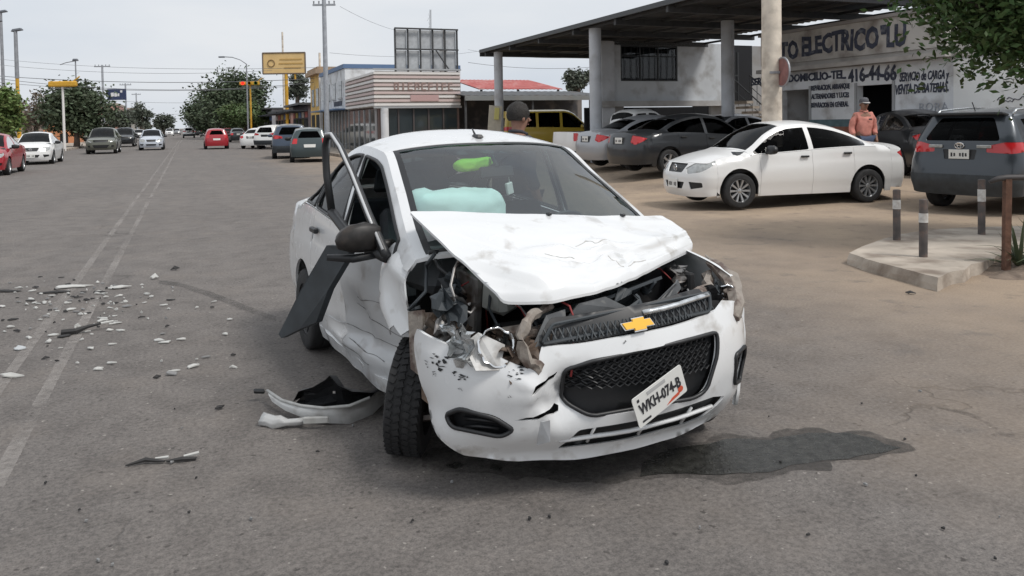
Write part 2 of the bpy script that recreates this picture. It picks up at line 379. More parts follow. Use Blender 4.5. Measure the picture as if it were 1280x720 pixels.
def wheel(parent, x, y, R_, wd, style, sgn, name='wheel'):
    key = (R_, wd, style)
    if key not in WHC:
        rr = R_ * (.66 if style != 'steel' else .62); h = wd / 2
        t = MB(); prof = [(rr, -h * .8), (rr * 1.03, -h), (R_ * .90, -h * 1.04), (R_ * .965, -h * .94), (R_ * .99, -h * .8), (R_, -h * .5), (R_, -h * .12), (R_ * .985, -h * .1), (R_ * .985, h * .1), (R_, h * .12), (R_, h * .5), (R_ * .99, h * .8), (R_ * .965, h * .94), (R_ * .90, h * 1.04), (rr * 1.03, h), (rr, h * .8)]
        t.lathe(prof, 40, closed=True)
        rm = MB(); rm.lathe([(rr * 1.02, h * .86), (rr * .97, h * .9), (rr * .94, h * .75), (rr * .93, -h * .6)], 40)
        ns = 5 if style == 'five' else 10 if style == 'ten' else 7
        for i in range(ns):
            a = 2 * math.pi * i / ns; wk = .30 if style == 'five' else .13 if style == 'ten' else .34
            p0, p1 = rr * .16, rr * .95; u = Vector((math.cos(a), math.sin(a), 0)); v = Vector((-u.y, u.x, 0)); w0, w1 = rr * wk * .5, rr * wk * .62
            if style == 'ten': w0, w1 = rr * .06, rr * .13
            z0, z1 = h * .66, h * .78; vs = []
            for (p, ww, zz) in ((p0, w0, z0), (p1, w1, z1)):
                vs += [u * p + v * ww + Vector((0, 0, zz - .03)), u * p + v * ww * .75 + Vector((0, 0, zz)), u * p - v * ww * .75 + Vector((0, 0, zz)), u * p - v * ww + Vector((0, 0, zz - .03))]
            rm.add(vs, [(0, 1, 5, 4), (1, 2, 6, 5), (2, 3, 7, 6), (3, 0, 4, 7), (4, 5, 6, 7), (3, 2, 1, 0)])
        rm.lathe([(0.001, h * .74), (rr * .14, h * .74), (rr * .2, h * .68), (rr * .2, h * .4)], 20)
        hb = MB(); hb.lathe([(.001, -h * .2), (rr * .92, -h * .2), (rr * .92, -h * .3), (.001, -h * .3)], 32)
        WHC[key] = [b.build(n_, m_, None, True, 40) for b, n_, m_ in ((t, 'tyre', M['tyre']), (rm, 'rim', M['rimdark'] if style == 'steel' else M['rim']), (hb, name, M['rimdark']))]
        src = WHC[key]; WHC[key] = [o.data for o in src]
        for o in src: bpy.data.objects.remove(o)
    d = WHC[key]
    wh = bpy.data.objects.new(name, d[2]); COL.objects.link(wh); wh.parent = parent; wh.location = (x, y, R_); wh.rotation_euler = (R(-90) * sgn, rnd.uniform(0, 6) if False else 0, 0)
    for nm, me in (('tyre', d[0]), ('rim', d[1])):
        o = bpy.data.objects.new(nm, me); COL.objects.link(o); o.parent = wh
    return wh
def circ(cx, cy, r, n=16, ry=None): return [(cx + r * math.cos(2 * math.pi * i / n), cy + (ry or r) * math.sin(2 * math.pi * i / n)) for i in range(n)]
def mirr(poly): return [(-a, b) for a, b in poly][::-1]
def seat_mesh(c, w_=.48, h=.62):
    b = MB(); b.box((c[0], c[1], c[2] + .08), (.5, w_, .16), bev=.05); b.box((c[0] - .26, c[1], c[2] + .16 + h / 2), (.13, w_, h), (0, R(-14), 0), .85, .05)
    b.box((c[0] - .36, c[1], c[2] + .22 + h + .06), (.09, w_ * .5, .17), (0, R(-10), 0), .9, .04); return b
def mirror_obj(parent, p, sg, m, name='side_mirror', s=1.):
    b = MB(); n1, n2 = 8, 10; vs = []
    for i in range(n1 + 1):
        th = math.pi * i / n1
        for j in range(n2):
            ph = 2 * math.pi * j / n2; cx = math.copysign(abs(math.cos(ph)) ** .6, math.cos(ph)); cz = math.copysign(abs(math.sin(ph)) ** .7, math.sin(ph))
            rr_ = math.sin(th) ** .5
            vs.append((p[0] + .055 * s * cx * rr_, p[1] + sg * (.11 - .11 * math.cos(th)) * s, p[2] + .07 * s * cz * rr_ * (1 + .12 * math.cos(th))))
    fs = [(i * n2 + j, i * n2 + (j + 1) % n2, (i + 1) * n2 + (j + 1) % n2, (i + 1) * n2 + j) for i in range(n1) for j in range(n2)]
    b.add(vs, fs); b.box((p[0] + .01, p[1] - sg * .02, p[2] - .05), (.06, .10, .05), bev=.015); return b.build(name, m, parent, True, 50)
def car(sp, name, label, cat, loc, fwd, pm, glass='glass_dark', group=None, step=.09, lod=0, seats=True, style='five', zrot=None, skip=(), mirror_m=None, rim_near=True, plate_txt=None):
    """fwd: world direction the car faces; loc: ground point under the middle of the car. lod 0 = near, 1 = far"""
    g = Geo(sp); WB = g.WB
    root = empty(name, loc, math.atan2(fwd[1], fwd[0]) if zrot is None else zrot, label, cat, group)
    parts = []
    def P(*a, **k): o = patch(*a, parent=root, **k); parts.append(o); return o
    def Bd(b, nm, m_, sm=False, sh=None): o = b.build(nm, m_, root, sm, sh); parts.append(o); return o
    xc, xh, xb, xd = sp['cowl'], sp['header'], sp['back_top'], sp['deck']
    hatch = sp.get('hatch', False); G = M[glass] if isinstance(glass, str) else glass
    fd, bd, rd = sp['doors']
    hood_hi = g.rail
    for sg in (1, -1):
        S = g.side(sg)
        if lod == 0:
            P('fender', S, inset(g.band(fd, g.xs, lambda x: g.rail(x) if x > xc[1] else g.belt(x)), .003), step=step, m=pm)
            P('front_door', S, inset(g.band(bd, fd, g.belt), .003), step=step, m=pm)
            if rd is not None and not sp.get('pickup'): P('rear_door', S, inset(g.band(rd, bd, g.belt), .003), step=step, m=pm)
            P('quarter_panel', S, inset(g.band(g.xr, rd if rd is not None and not sp.get('pickup') else bd, (lambda x: g.belt(x)) if hatch else (lambda x: g.rail(x) if x < xd[1] else g.belt(x))), .003), step=step, m=pm)
            hx = [bd + .16] + ([rd + .14] if rd is not None and not sp.get('pickup') else [])
            for x in hx:
                zz = float(g.belt(x)) - .10; b = MB(); b.box((x, sg * (float(g.sy(x, zz)) + .02), zz), (.16, .035, .035), bev=.012); Bd(b, 'door_handle', sp.get('handle_m', M['black']))
        else:
            P('body_side', S, g.band(g.xr, g.xs, lambda x: g.rail(x) if (x > xc[1] or (x < xd[1] and not hatch)) else g.belt(x)), step=step, m=pm)
        # greenhouse with window openings
        x0 = g.xr if hatch else xd[1]; wins = []
        for (a, b_) in sp['windows']:
            xsn = [a + (b_ - a) * i / 24 for i in range(25)]; lo = []; hi = []
            for x in xsn:
                l = float(g.belt(x)) + .015; h = float(g.rail(x)) - sp.get('frame_t', .055)
                if h - l > .03: lo.append((x, l)); hi.append((x, h))
            if len(lo) > 3: wins.append(rounded(lo[::4] + [lo[-1]] + [hi[-1]] + hi[::-4] + [hi[0]], .03, 2))
        n = 40; xsn = [x0 + (xc[1] - x0) * i / n for i in range(n + 1)]
        cab = [(x, float(g.belt(x)) + .002) for x in xsn] + [(x, float(g.rail(x))) for x in reversed(xsn) if float(g.rail(x)) - float(g.belt(x)) > .012]
        P('cabin_side', S, cab, wins, step=step, m=pm)
        for wn in wins: P('side_window', g.side(sg, -.006), inset(wn, -.004), step=step * 1.5, m=G, thick=0)
        if lod == 0 or not sp.get('nomirror'):
            xm = xc[1] - .36; mo_ = mirror_obj(root, (xm, sg * (float(g.by(xm)) + .02), float(g.belt(xm)) + .07), sg, mirror_m or sp.get('mirror_m', pm), s=1.15); parts.append(mo_)
    # roof with windshield and back window openings
    def curve(c, e, y, x_edge): q = abs(y) / max(.01, float(g.ry(x_edge))); return c + (e - c) * q ** 2
    ny = 14
    def cross(c, e, sgn=1, m_=0.):
        W = float(g.ry(e)) - m_; ys = [W * (-1 + 2 * i / ny) for i in range(ny + 1)]
        return [(curve(c, e, y, e), y) for y in ys]
    nx = 24
    xa = (g.xr if hatch else xd[1])
    left = [(xa + (xc[1] - xa) * i / nx, float(g.ry(xa + (xc[1] - xa) * i / nx))) for i in range(1, nx)]
    if hatch:
        aa = [g.AR * (-1 + 2 * i / 20) for i in range(21)]; tail_edge = [tuple(g.end(False)(np.array([a]), np.array([g.ztop(a, False)]))[0][:2]) for a in aa]
    else: tail_edge = cross(*xd)
    roof = tail_edge + left + cross(*xc)[::-1] + [(x, -y) for x, y in left[::-1]]
    mw = .05
    def glass_poly(c0, e0, c1, e1):        # c0/e0 rear curve, c1/e1 front curve
        A = [(curve(c0, e0, y, e0), y) for y in [(float(g.ry(e0)) - mw) * (-1 + 2 * i / ny) for i in range(ny + 1)]]
        B = [(curve(c1, e1, y, e1), y) for y in [(float(g.ry(e1)) - mw) * (-1 + 2 * i / ny) for i in range(ny + 1)]]
        md = [(e0 + (e1 - e0) * i / 6, float(g.ry(e0 + (e1 - e0) * i / 6)) - mw) for i in range(1, 6)]
        return A + md + B[::-1] + [(x, -y) for x, y in md[::-1]]
    ws = glass_poly(xh[0], xh[1], xc[0] - .05, xc[1] - .03); holes = [ws]
    if not hatch: bw = glass_poly(xd[0] + .04, xd[1] + .05, xb[0], xb[1]); holes.append(bw)
    P('roof', g.topf(), roof, holes, step=step, m=pm)
    P('windshield', g.topf(-.005), inset(ws, -.006), step=step * 1.3, m=sp.get('ws_m', M['glass_mid']) if glass != 'glass' else M['glass'], thick=0)
    if not hatch: P('back_window', g.topf(-.005), inset(bw, -.006), step=step * 1.3, m=G, thick=0, flip=False)
    # hood and boot lid
    aa = [g.AF * (-1 + 2 * i / 28) for i in range(29)]
    nose_edge = [tuple(g.end(True)(np.array([a]), np.array([g.ztop(a, True)]))[0][:2]) for a in aa]
    fl = [(xc[1] + (g.xs - xc[1]) * i / 8, float(g.ry(xc[1] + (g.xs - xc[1]) * i / 8))) for i in range(1, 8)]
    hood = [(x + .012, y) for x, y in cross(*xc)] + fl + nose_edge[::-1] + [(x, -y) for x, y in fl[::-1]]
    P('hood', g.topf(), inset(hood, .004), step=step, m=pm)
    aR = [g.AR * (-1 + 2 * i / 28) for i in range(29)]
    if not hatch and not sp.get('pickup'):
        tail_e = [tuple(g.end(False)(np.array([a]), np.array([g.ztop(a, False)]))[0][:2]) for a in aR]
        rl = [(xd[1] + (g.xr - xd[1]) * i / 6, float(g.ry(xd[1] + (g.xr - xd[1]) * i / 6))) for i in range(1, 6)]
        boot = [(x - .012, y) for x, y in cross(*xd)] + rl + tail_e[::-1] + [(x, -y) for x, y in rl[::-1]]
        P('boot_lid', g.topf(), inset(boot, .004), step=step, m=pm)
    # front and rear ends
    for front in (True, False):
        A = g.AF if front else g.AR; al = [A * (-1 + 2 * i / 40) for i in range(41)]; zb = sp['zb'][0 if front else 1]
        zt = [(a, g.ztop(a, front) - .003) for a in al]
        out = [(a, zb + .03 * (abs(a) / A) ** 3) for a in al] + zt[::-1]
        hs_ = []
        feats = sp['front'] if front else sp['rear']
        items = []
        for (nm, poly, mk, dep, mir, rd_) in feats:
            poly = [(a, min(z, g.ztop(a, front) - .006)) for a, z in poly]
            for q in ([poly, mirr(poly)] if mir else [poly]):
                q = rounded(q, rd_, 3); items.append((nm, q, mk, dep))
                if dep >= 0: hs_.append(q)
        P('front_bumper' if front else ('tailgate' if hatch or sp.get('pickup') else 'rear_bumper'), g.end(front), out, hs_, step=step * .8, m=pm)
        for nm, q, mk, dep in items:
            mm = M[mk] if isinstance(mk, str) else mk
            if dep < 0: P(nm, g.end(front, -dep), q, step=step * .7, m=mm, thick=-dep + .002)
            else: P(nm, g.end(front, -dep), inset(q, -.004 - dep * .2), step=step * .7, m=mm, thick=0 if nm == 'rear_window' else .012)
    # underbody and wheels
    W = float(g.wm(WB / 2)) - .07
    poly = g.band(g.xr, g.xs, lambda x: .62 if not sp.get('pickup') else .62, lambda x: max(g.low(x), g.zs + .02) + .012)
    u = slab('underbody', poly, -W, W, M['blackm'], root); parts.append(u)
    tw = sp.get('tyre_w', .19)
    if not sp.get('pickup') and seats:
        zf = .50
        for yy in (-.36, .36): Bd(seat_mesh((bd + .42, yy, zf - .05), h=.52), 'seat', M['seat'], False)
        b = seat_mesh((bd - .45, 0, zf), 1.15, .5); Bd(b, 'rear_seat', M['seat'], False)
        b = MB(); b.box((xc[1] + .0, 0, float(g.belt(xc[1])) - .05), (.5, 2 * W - .12, .22), bev=.05); Bd(b, 'dashboard', M['dash'])
    for o in parts: o.location.x = -WB / 2
    for xa_ in (0., WB):
        for sg in (1, -1): wheel(root, xa_ - WB / 2, sg * (sp['track'] - (0 if rim_near else 0)), g.Rw, tw, style, sg)
    for f in sp.get('extra', ()): f(root, g, P, parts, WB)
    return root, g
# ------------------------------------------------------------------ car kinds
def plate_txt(front, z, txt='', a0=0., w=.36, h=.17, off=.012, rot=0.):
    def f(root, g, P, parts, WB):
        p = g.end(front, off)(np.array([a0]), np.array([z]))[0]; sg = 1 if front else -1
        b = MB(); b.box((p[0] - WB / 2, p[1], z), (.012, w, h), bev=.004); o = b.build('number_plate', M['plate'], root)
        b = MB()
        for k in range(6):
            if k != 3: b.box((p[0] - WB / 2 + sg * .0065, p[1] + (k - 2.5) * w * .14, z - .008), (.003, w * .085, h * (.42 if k % 2 else .36)))
        tag(b.build('plate_characters', M['ink'], o), kind='stuff')
    return f
def ring_emblem(front, z, r, bar=True, m='chrome', off=.016, ry=None):
    def f(root, g, P, parts, WB):
        p = g.end(front, off)(np.array([0.]), np.array([z]))[0]; sg = 1 if front else -1
        b = MB(); pts = [(p[0] - WB / 2, p[1] + r * math.cos(t), z + (ry or r) * math.sin(t)) for t in np.linspace(0, 2 * math.pi, 21)]; b.tube(pts, r * .14, 6, False)
        if bar: b.box((p[0] - WB / 2 + .004 * sg, p[1], z), (.02, r * 2.6, r * .42), bev=.004)
        else:
            pts = [(p[0] - WB / 2, p[1] + r * .4 * math.cos(t), z + (ry or r) * .9 * math.sin(t)) for t in np.linspace(0, 2 * math.pi, 17)]; b.tube(pts, r * .1, 6, False)
            pts = [(p[0] - WB / 2, p[1] + r * .7 * math.cos(t), z + (ry or r) * (.45 + .35 * math.sin(t))) for t in np.linspace(0, 2 * math.pi, 17)]; b.tube(pts, r * .1, 6, False)
        b.build('emblem', M[m], root, True, 40)
    return f
SEDAN = dict(WB=2.60, R=.305, Ra=.365, xs=3.02, xr=-.50, sill=.20, zmid=.60, track=.745, tyre_w=.20, zb=(.20, .24),
 nose=[(.18, 3.38), (.35, 3.46), (.55, 3.46), (.70, 3.40), (.84, 3.27), (.95, 3.1)], tail=[(.2, -.93), (.45, -.99), (.62, -.99), (.85, -.95), (1.02, -.90), (1.1, -.8)],
 top=[(-.99, 1.0), (-.9, 1.045), (-.5, 1.09), (-.2, 1.14), (.3, 1.36), (.75, 1.47), (1.15, 1.515), (1.6, 1.49), (1.95, 1.38), (2.30, 1.16), (2.55, 1.03), (2.9, .95), (3.25, .83), (3.4, .76)],
 rail=[(-.99, .95), (-.5, 1.02), (-.2, 1.07), (.3, 1.28), (.75, 1.40), (1.15, 1.44), (1.6, 1.41), (1.95, 1.27), (2.30, 1.03), (2.42, .965), (2.9, .88), (3.2, .79), (3.4, .73)],
 rail_y=[(-.99, .62), (-.5, .66), (-.2, .64), (.3, .57), (.75, .55), (1.15, .555), (1.6, .57), (1.95, .61), (2.42, .70), (2.9, .70), (3.3, .70)],
 belt=[(-.99, .92), (-.5, .985), (0., 1.02), (.8, 1.0), (1.6, .955), (2.2, .925), (2.42, .915), (2.9, .83), (3.3, .7)],
 belt_y=[(-.99, .74), (-.5, .775), (0, .79), (1.2, .80), (2.2, .785), (2.9, .765), (3.3, .75)], wmax=[(-.99, .80), (-.5, .835), (.5, .85), (2, .85), (2.7, .84), (3.2, .80)],
 cowl=(2.58, 2.40), header=(1.72, 1.66), back_top=(.42, .46), deck=(-.32, -.20), doors=(2.20, 1.16, .30), windows=[(1.21, 2.3), (.02, 1.12)],
 mirror_m=M['black'], handle_m=M['black'],
 front=[('headlight', [(.36, .70), (.46, .60), (.74, .64), (1.02, .78), (1.08, .90), (.82, .90), (.54, .83)], 'lens', .010, True, .02), ('grille', [(-.36, .78), (-.28, .62), (.28, .62), (.36, .78)], 'black', .03, False, .03),
        ('lower_grille', [(-.38, .46), (-.32, .34), (.32, .34), (.38, .46)], 'black', .03, False, .02), ('fog_recess', [(.50, .47), (.56, .34), (.80, .38), (.78, .46)], 'black', .02, True, .02)],
 rear=[('tail_light', [(.50, .80), (.55, .98), (.80, 1.0), (1.0, .90), (.86, .82), (.66, .74)], 'red_lens', .006, True, .03), ('plate_recess', [(-.30, .92), (-.26, .74), (.26, .74), (.30, .92)], 'black', .01, False, .02)])
SEDAN['extra'] = [ring_emblem(True, .70, .055), plate_txt(True, .42, 'VUH-52-18'), ]
SEDANB = dict(SEDAN); SEDANB['extra'] = [plate_txt(False, .84, 'VUJ-31-40', w=.32, h=.15)]
SUV = dict(WB=2.66, R=.345, Ra=.42, xs=3.12, xr=-.55, sill=.28, zmid=.72, track=.79, tyre_w=.225, hatch=True, zb=(.26, .30), nr=4.0, frame_t=.06,
 nose=[(.25, 3.45), (.45, 3.56), (.7, 3.56), (.88, 3.48), (1.0, 3.35)], tail=[(.3, -.93), (.55, -1.01), (.75, -.99), (.95, -.95), (1.15, -.93), (1.4, -.80), (1.62, -.66), (1.7, -.62)],
 top=[(-.95, 1.60), (-.6, 1.64), (0, 1.69), (.8, 1.715), (1.4, 1.69), (1.75, 1.58), (2.2, 1.28), (2.5, 1.10), (2.9, 1.04), (3.3, .95), (3.5, .9)],
 rail=[(-.95, 1.52), (-.6, 1.56), (0, 1.60), (.8, 1.63), (1.4, 1.60), (1.75, 1.47), (2.2, 1.17), (2.42, 1.05), (2.9, .98), (3.3, .90)],
 rail_y=[(-.95, .63), (0, .64), (.8, .645), (1.4, .65), (1.75, .68), (2.42, .76), (3.3, .76)],
 belt=[(-.95, 1.14), (0, 1.13), (.8, 1.10), (1.6, 1.06), (2.42, 1.02), (2.9, .93), (3.4, .85)], belt_y=[(-.95, .80), (0, .855), (1.5, .86), (2.42, .84), (3.3, .82)], wmax=[(-.95, .86), (-.4, .905), (2, .92), (2.7, .91), (3.3, .88)],
 cowl=(2.60, 2.42), header=(1.5, 1.44), back_top=(0, 0), deck=(0, 0), doors=(2.28, 1.22, .30), windows=[(1.27, 2.35), (.32, 1.17), (-.42, .24)], mirror_m=None,
 front=[('headlight', [(.45, .80), (.90, .98), (.95, .90), (.6, .74)], 'lens', .012, True, .02), ('grille', [(-.48, .90), (-.40, .76), (.40, .76), (.48, .90)], 'black', .03, False, .02), ('lower_grille', [(-.5, .58), (-.4, .4), (.4, .4), (.5, .58)], 'black', .03, False, .04), ('fog_recess', [(.62, .56), (.62, .42), (.8, .46), (.78, .56)], 'black', .02, True, .02)],
 rear=[('rear_window', [(-.66, 1.18), (-.58, 1.545), (.58, 1.545), (.66, 1.18)], None, .006, False, .06), ('tail_light', [(.42, 1.00), (.44, 1.10), (.72, 1.16), (1.10, 1.16), (1.12, 1.02), (.80, .98)], 'red_lens', .004, True, .03), ('plate_recess', [(-.28, 1.04), (-.24, .88), (.24, .88), (.28, 1.04)], 'black', .01, False, .02), ('bumper_guard', [(-.98, .64), (-.98, .32), (.98, .32), (.98, .64)], 'trim', -.012, False, .05)])
del SUV['mirror_m']
def suvspec(glass, **k):
    s = dict(SUV); s['rear'] = [(n, p, (glass if n == 'rear_window' else mk), d, mi, r) for n, p, mk, d, mi, r in SUV['rear']]; s.update(k); return s
HATCH = dict(SEDAN); HATCH.update(WB=2.45, hatch=True, xs=2.85, xr=-.42, doors=(2.05, 1.06, .28), nr=4.,
 nose=[(.18, 3.16), (.35, 3.24), (.55, 3.24), (.70, 3.18), (.84, 3.05), (.95, 2.9)], tail=[(.2, -.68), (.45, -.74), (.62, -.74), (.9, -.70), (1.2, -.58), (1.45, -.45)],
 top=[(-.7, 1.42), (-.3, 1.47), (.3, 1.52), (1.0, 1.54), (1.45, 1.51), (1.8, 1.38), (2.15, 1.16), (2.40, 1.03), (2.75, .95), (3.08, .83), (3.2, .76)],
 rail=[(-.7, 1.36), (-.3, 1.40), (.3, 1.45), (1.0, 1.46), (1.45, 1.43), (1.8, 1.27), (2.15, 1.03), (2.27, .965), (2.75, .88), (3.05, .79)],
 rail_y=[(-.7, .56), (.3, .58), (1.0, .58), (1.45, .58), (1.8, .61), (2.27, .70), (3.2, .70)],
 belt=[(-.7, 1.03), (0., 1.02), (.8, 1.0), (1.5, .955), (2.27, .915), (2.75, .83), (3.1, .7)], belt_y=[(-.7, .74), (0, .79), (1.2, .80), (2.2, .785), (3.1, .75)], wmax=[(-.7, .81), (.5, .85), (2, .85), (3.1, .80)],
 cowl=(2.43, 2.26), header=(1.55, 1.5), windows=[(1.11, 2.15), (.1, 1.02), (-.35, .05)],
 rear=[('rear_window', [(-.55, 1.07), (-.48, 1.36), (.48, 1.36), (.55, 1.07)], 'glass_dark', .006, False, .05), ('tail_light', [(.55, .82), (.55, 1.05), (.74, 1.05), (.8, .82)], 'red_lens', .004, True, .03), ('plate_recess', [(-.26, .8), (-.24, .66), (.24, .66), (.26, .8)], 'plate', .006, False, .02)])
HATCH['extra'] = [plate_txt(True, .42, '')] if False else []
VAN = dict(SUV); VAN.update(WB=2.75, R=.32, Ra=.38, sill=.30, xs=3.12, xr=-.65, zb=(.28, .30), nr=6., nf=4.,
 nose=[(.25, 3.40), (.5, 3.46), (.8, 3.43), (1.0, 3.38)], tail=[(.3, -1.08), (.6, -1.12), (1.1, -1.1), (1.5, -1.04), (1.9, -.96)],
 top=[(-1.1, 1.84), (0, 1.90), (1.6, 1.90), (1.95, 1.84), (2.5, 1.40), (2.85, 1.12), (3.2, 1.05), (3.4, 1.0)], rail=[(-1.1, 1.76), (0, 1.82), (1.6, 1.82), (1.9, 1.74), (2.45, 1.30), (2.72, 1.07), (3.2, 1.0), (3.4, .96)],
 rail_y=[(-1.1, .70), (1.6, .70), (2.7, .78), (3.4, .78)], belt=[(-1.1, 1.14), (2.72, 1.04), (3.3, .95)], belt_y=[(-1.1, .84), (2.7, .83), (3.3, .82)], wmax=[(-1.1, .87), (3.3, .87)],
 cowl=(2.86, 2.70), header=(1.92, 1.88), doors=(2.45, 1.45, .35), windows=[(1.50, 2.6), (.42, 1.38), (-.56, .30)])
VAN['rear'] = [(n, p, ('glass_dark' if n == 'rear_window' else mk), d, mi, r) for n, p, mk, d, mi, r in SUV['rear'] if n != 'bumper_guard']
PICK = dict(SUV); PICK.update(hatch=False, pickup=True, WB=3.1, R=.35, Ra=.42, sill=.34, zb=(.3, .40), xs=3.56, xr=-.70,
 nose=[(.3, 3.95), (.5, 4.02), (.8, 4.02), (.95, 3.95), (1.05, 3.85)], tail=[(.3, -1.15), (.6, -1.22), (1.05, -1.20)],
 top=[(-1.2, 1.02), (.9, 1.05), (1.02, 1.10), (1.12, 1.60), (1.3, 1.72), (1.9, 1.74), (2.25, 1.62), (2.7, 1.28), (2.95, 1.12), (3.4, 1.06), (3.9, .98)], rail=[(-1.2, 1.0), (.9, 1.03), (1.02, 1.06), (1.12, 1.50), (1.3, 1.63), (1.9, 1.65), (2.2, 1.50), (2.65, 1.18), (2.85, 1.08), (3.4, 1.0), (3.9, .93)],
 rail_y=[(-1.2, .80), (.9, .80), (1.12, .68), (1.9, .66), (2.85, .76), (3.8, .76)], belt=[(-1.2, .98), (1.0, 1.02), (2.85, 1.02), (3.8, .9)], belt_y=[(-1.2, .84), (3, .84), (3.8, .82)], wmax=[(-1.2, .87), (3.8, .88)],
 cowl=(3.0, 2.84), header=(2.0, 1.95), back_top=(1.16, 1.14), deck=(1.04, 1.03), doors=(2.72, 1.65, .4), windows=[(1.70, 2.8), (1.2, 1.6)], rear=[('tail_light', [(.70, .72), (.70, .98), (.86, .98), (.88, .72)], 'red_lens', .006, True, .02)])
# ------------------------------------------------------------------ ground, road, pavements
def ground_mat():
    m = bpy.data.materials.new('asphalt_and_dirt'); m.use_nodes = True; t = m.node_tree; b = t.nodes['Principled BSDF']; nn = t.nodes.new; L = t.links.new
    tc_ = nn('ShaderNodeTexCoord'); O = tc_.outputs['Object']
    def nz_(sc, det=6, rg=.55, vec=None, dist=0.): n = nn('ShaderNodeTexNoise'); n.inputs['Scale'].default_value = sc; n.inputs['Detail'].default_value = det; n.inputs['Roughness'].default_value = rg; n.inputs['Distortion'].default_value = dist; L(vec or O, n.inputs['Vector']); return n.outputs[0]
    def mr(src, a, b_, c=0., d=1.): n = nn('ShaderNodeMapRange'); n.inputs[1].default_value = a; n.inputs[2].default_value = b_; n.inputs[3].default_value = c; n.inputs[4].default_value = d; L(src, n.inputs[0]); return n.outputs[0]
    def mt(op, a, b_): n = nn('ShaderNodeMath'); n.operation = op; (L(a, n.inputs[0]) if not isinstance(a, float) else setattr(n.inputs[0], 'default_value', a)); (L(b_, n.inputs[1]) if not isinstance(b_, float) else setattr(n.inputs[1], 'default_value', b_)); return n.outputs[0]
    def mixc(f, a, b_, mode='MIX'):
        n = nn('ShaderNodeMix'); n.data_type = 'RGBA'; n.blend_type = mode; (L(f, n.inputs[0]) if not isinstance(f, float) else setattr(n.inputs[0], 'default_value', f))
        for s_, v in ((6, a), (7, b_)): (L(v, n.inputs[s_]) if not isinstance(v, tuple) else setattr(n.inputs[s_], 'default_value', (*v, 1)))
        return n.outputs[2]
    sep = nn('ShaderNodeSeparateXYZ'); L(O, sep.inputs[0]); X, Y = sep.outputs[0], sep.outputs[1]
    # asphalt: patches, speckle of stones, stretched wheel-path wear
    mpg = nn('ShaderNodeMapping'); mpg.inputs['Scale'].default_value = (1, .06, 1); L(O, mpg.inputs[0])
    col = mixc(mr(nz_(.35, 5), .35, .65), (.158, .147, .140), (.212, .196, .184))
    col = mixc(mr(nz_(1.1, 3, .5, mpg.outputs[0]), .45, .7, 0., .55), col, (.118, .115, .115))
    col = mixc(mr(nz_(7., 8, .7), .48, .72, 0., .4), col, (.20, .182, .168))
    col = mixc(mr(nz_(26., 6, .7), .35, .65, 0., .85), col, (.085, .08, .077), 'MIX') if False else col
    sp_ = nz_(120., 4, .8); col = mixc(mr(sp_, .38, .62, 0., 1.), mixc(.45, col, (.045, .041, .039)), mixc(.34, col, (.36, .325, .30)))
    col = mixc(mr(nz_(3.2, 7, .68, None, .4), .42, .66, 0., .5), col, (.070, .064, .061)); col = mixc(mr(nz_(1.7, 6, .6), .52, .70, 0., .40), col, (.235, .205, .18))
    col = mixc(mr(nz_(42., 3, .6), .36, .64), mixc(.28, col, (.04, .036, .034)), mixc(.18, col, (.36, .32, .29)))
    vo = nn('ShaderNodeTexVoronoi'); vo.inputs['Scale'].default_value = 30.; vd = nn('ShaderNodeTexNoise'); vd.inputs['Scale'].default_value = 45.; vd.inputs['Detail'].default_value = 3; L(O, vd.inputs['Vector']); vm = nn('ShaderNodeVectorMath'); vm.operation = 'MULTIPLY_ADD'; vm.inputs[1].default_value = (.035, .035, 0); L(vd.outputs['Color'], vm.inputs[0]); L(O, vm.inputs[2]); L(vm.outputs[0], vo.inputs['Vector'])
    rndc = nn('ShaderNodeSeparateColor'); L(vo.outputs['Color'], rndc.inputs[0])
    stone = mt('MULTIPLY', mr(vo.outputs['Distance'], .22, .36, 1., 0.), mr(rndc.outputs[0], .88, .98, 0., 1.)); col = mixc(mt('MULTIPLY', stone, .8), col, (.06, .053, .05))
    stone2 = mt('MULTIPLY', mr(vo.outputs['Distance'], .12, .24, 1., 0.), mr(rndc.outputs[1], .90, .93, 0., 1.)); col = mixc(mt('MULTIPLY', stone2, .7), col, (.40, .37, .34))
    # dark damp stains with shapes of their own
    col = mixc(mr(nz_(.55, 9, .62, None, .6), .60, .68, 0., .35), col, (.11, .10, .096))
    # long cracks
    dn = nn('ShaderNodeTexNoise'); dn.inputs['Scale'].default_value = 2.2; dn.inputs['Detail'].default_value = 6; L(O, dn.inputs['Vector'])
    dm = nn('ShaderNodeVectorMath'); dm.operation = 'MULTIPLY_ADD'; dm.inputs[1].default_value = (.9, .9, 0); L(dn.outputs['Color'], dm.inputs[0]); L(O, dm.inputs[2])
    vc = nn('ShaderNodeTexVoronoi'); vc.feature = 'DISTANCE_TO_EDGE'; vc.inputs['Scale'].default_value = .23; L(dm.outputs[0], vc.inputs['Vector'])
    crack = mt('MULTIPLY', mr(vc.outputs['Distance'], .0015, .005, 1., 0.), mr(nz_(.5, 3), .5, .6)); col = mixc(mt('MULTIPLY', crack, .35), col, (.04, .037, .034))
    # dusty earth and worn concrete of the forecourt (x is metres right of the camera's line)
    edge = mt('ADD', X, mt('MULTIPLY', mt('SUBTRACT', nz_(.30, 7, .6), .5), 5.0)); e2 = mr(edge, 2.6, 7.6)
    near = mr(Y, 40., 60., 1., 0.); dirtm = mt('MULTIPLY', e2, near)
    dc = mixc(mr(nz_(.8, 8, .65), .35, .65), (.50, .385, .275), (.36, .28, .21)); dc = mixc(mr(nz_(60., 5, .75), .35, .7, 0., .55), dc, (.15, .118, .095)); dc = mixc(mr(nz_(2.6, 8, .7), .56, .66, 0., .6), dc, (.17, .14, .115))
    col = mixc(mt('MULTIPLY', dirtm, .93), col, dc)
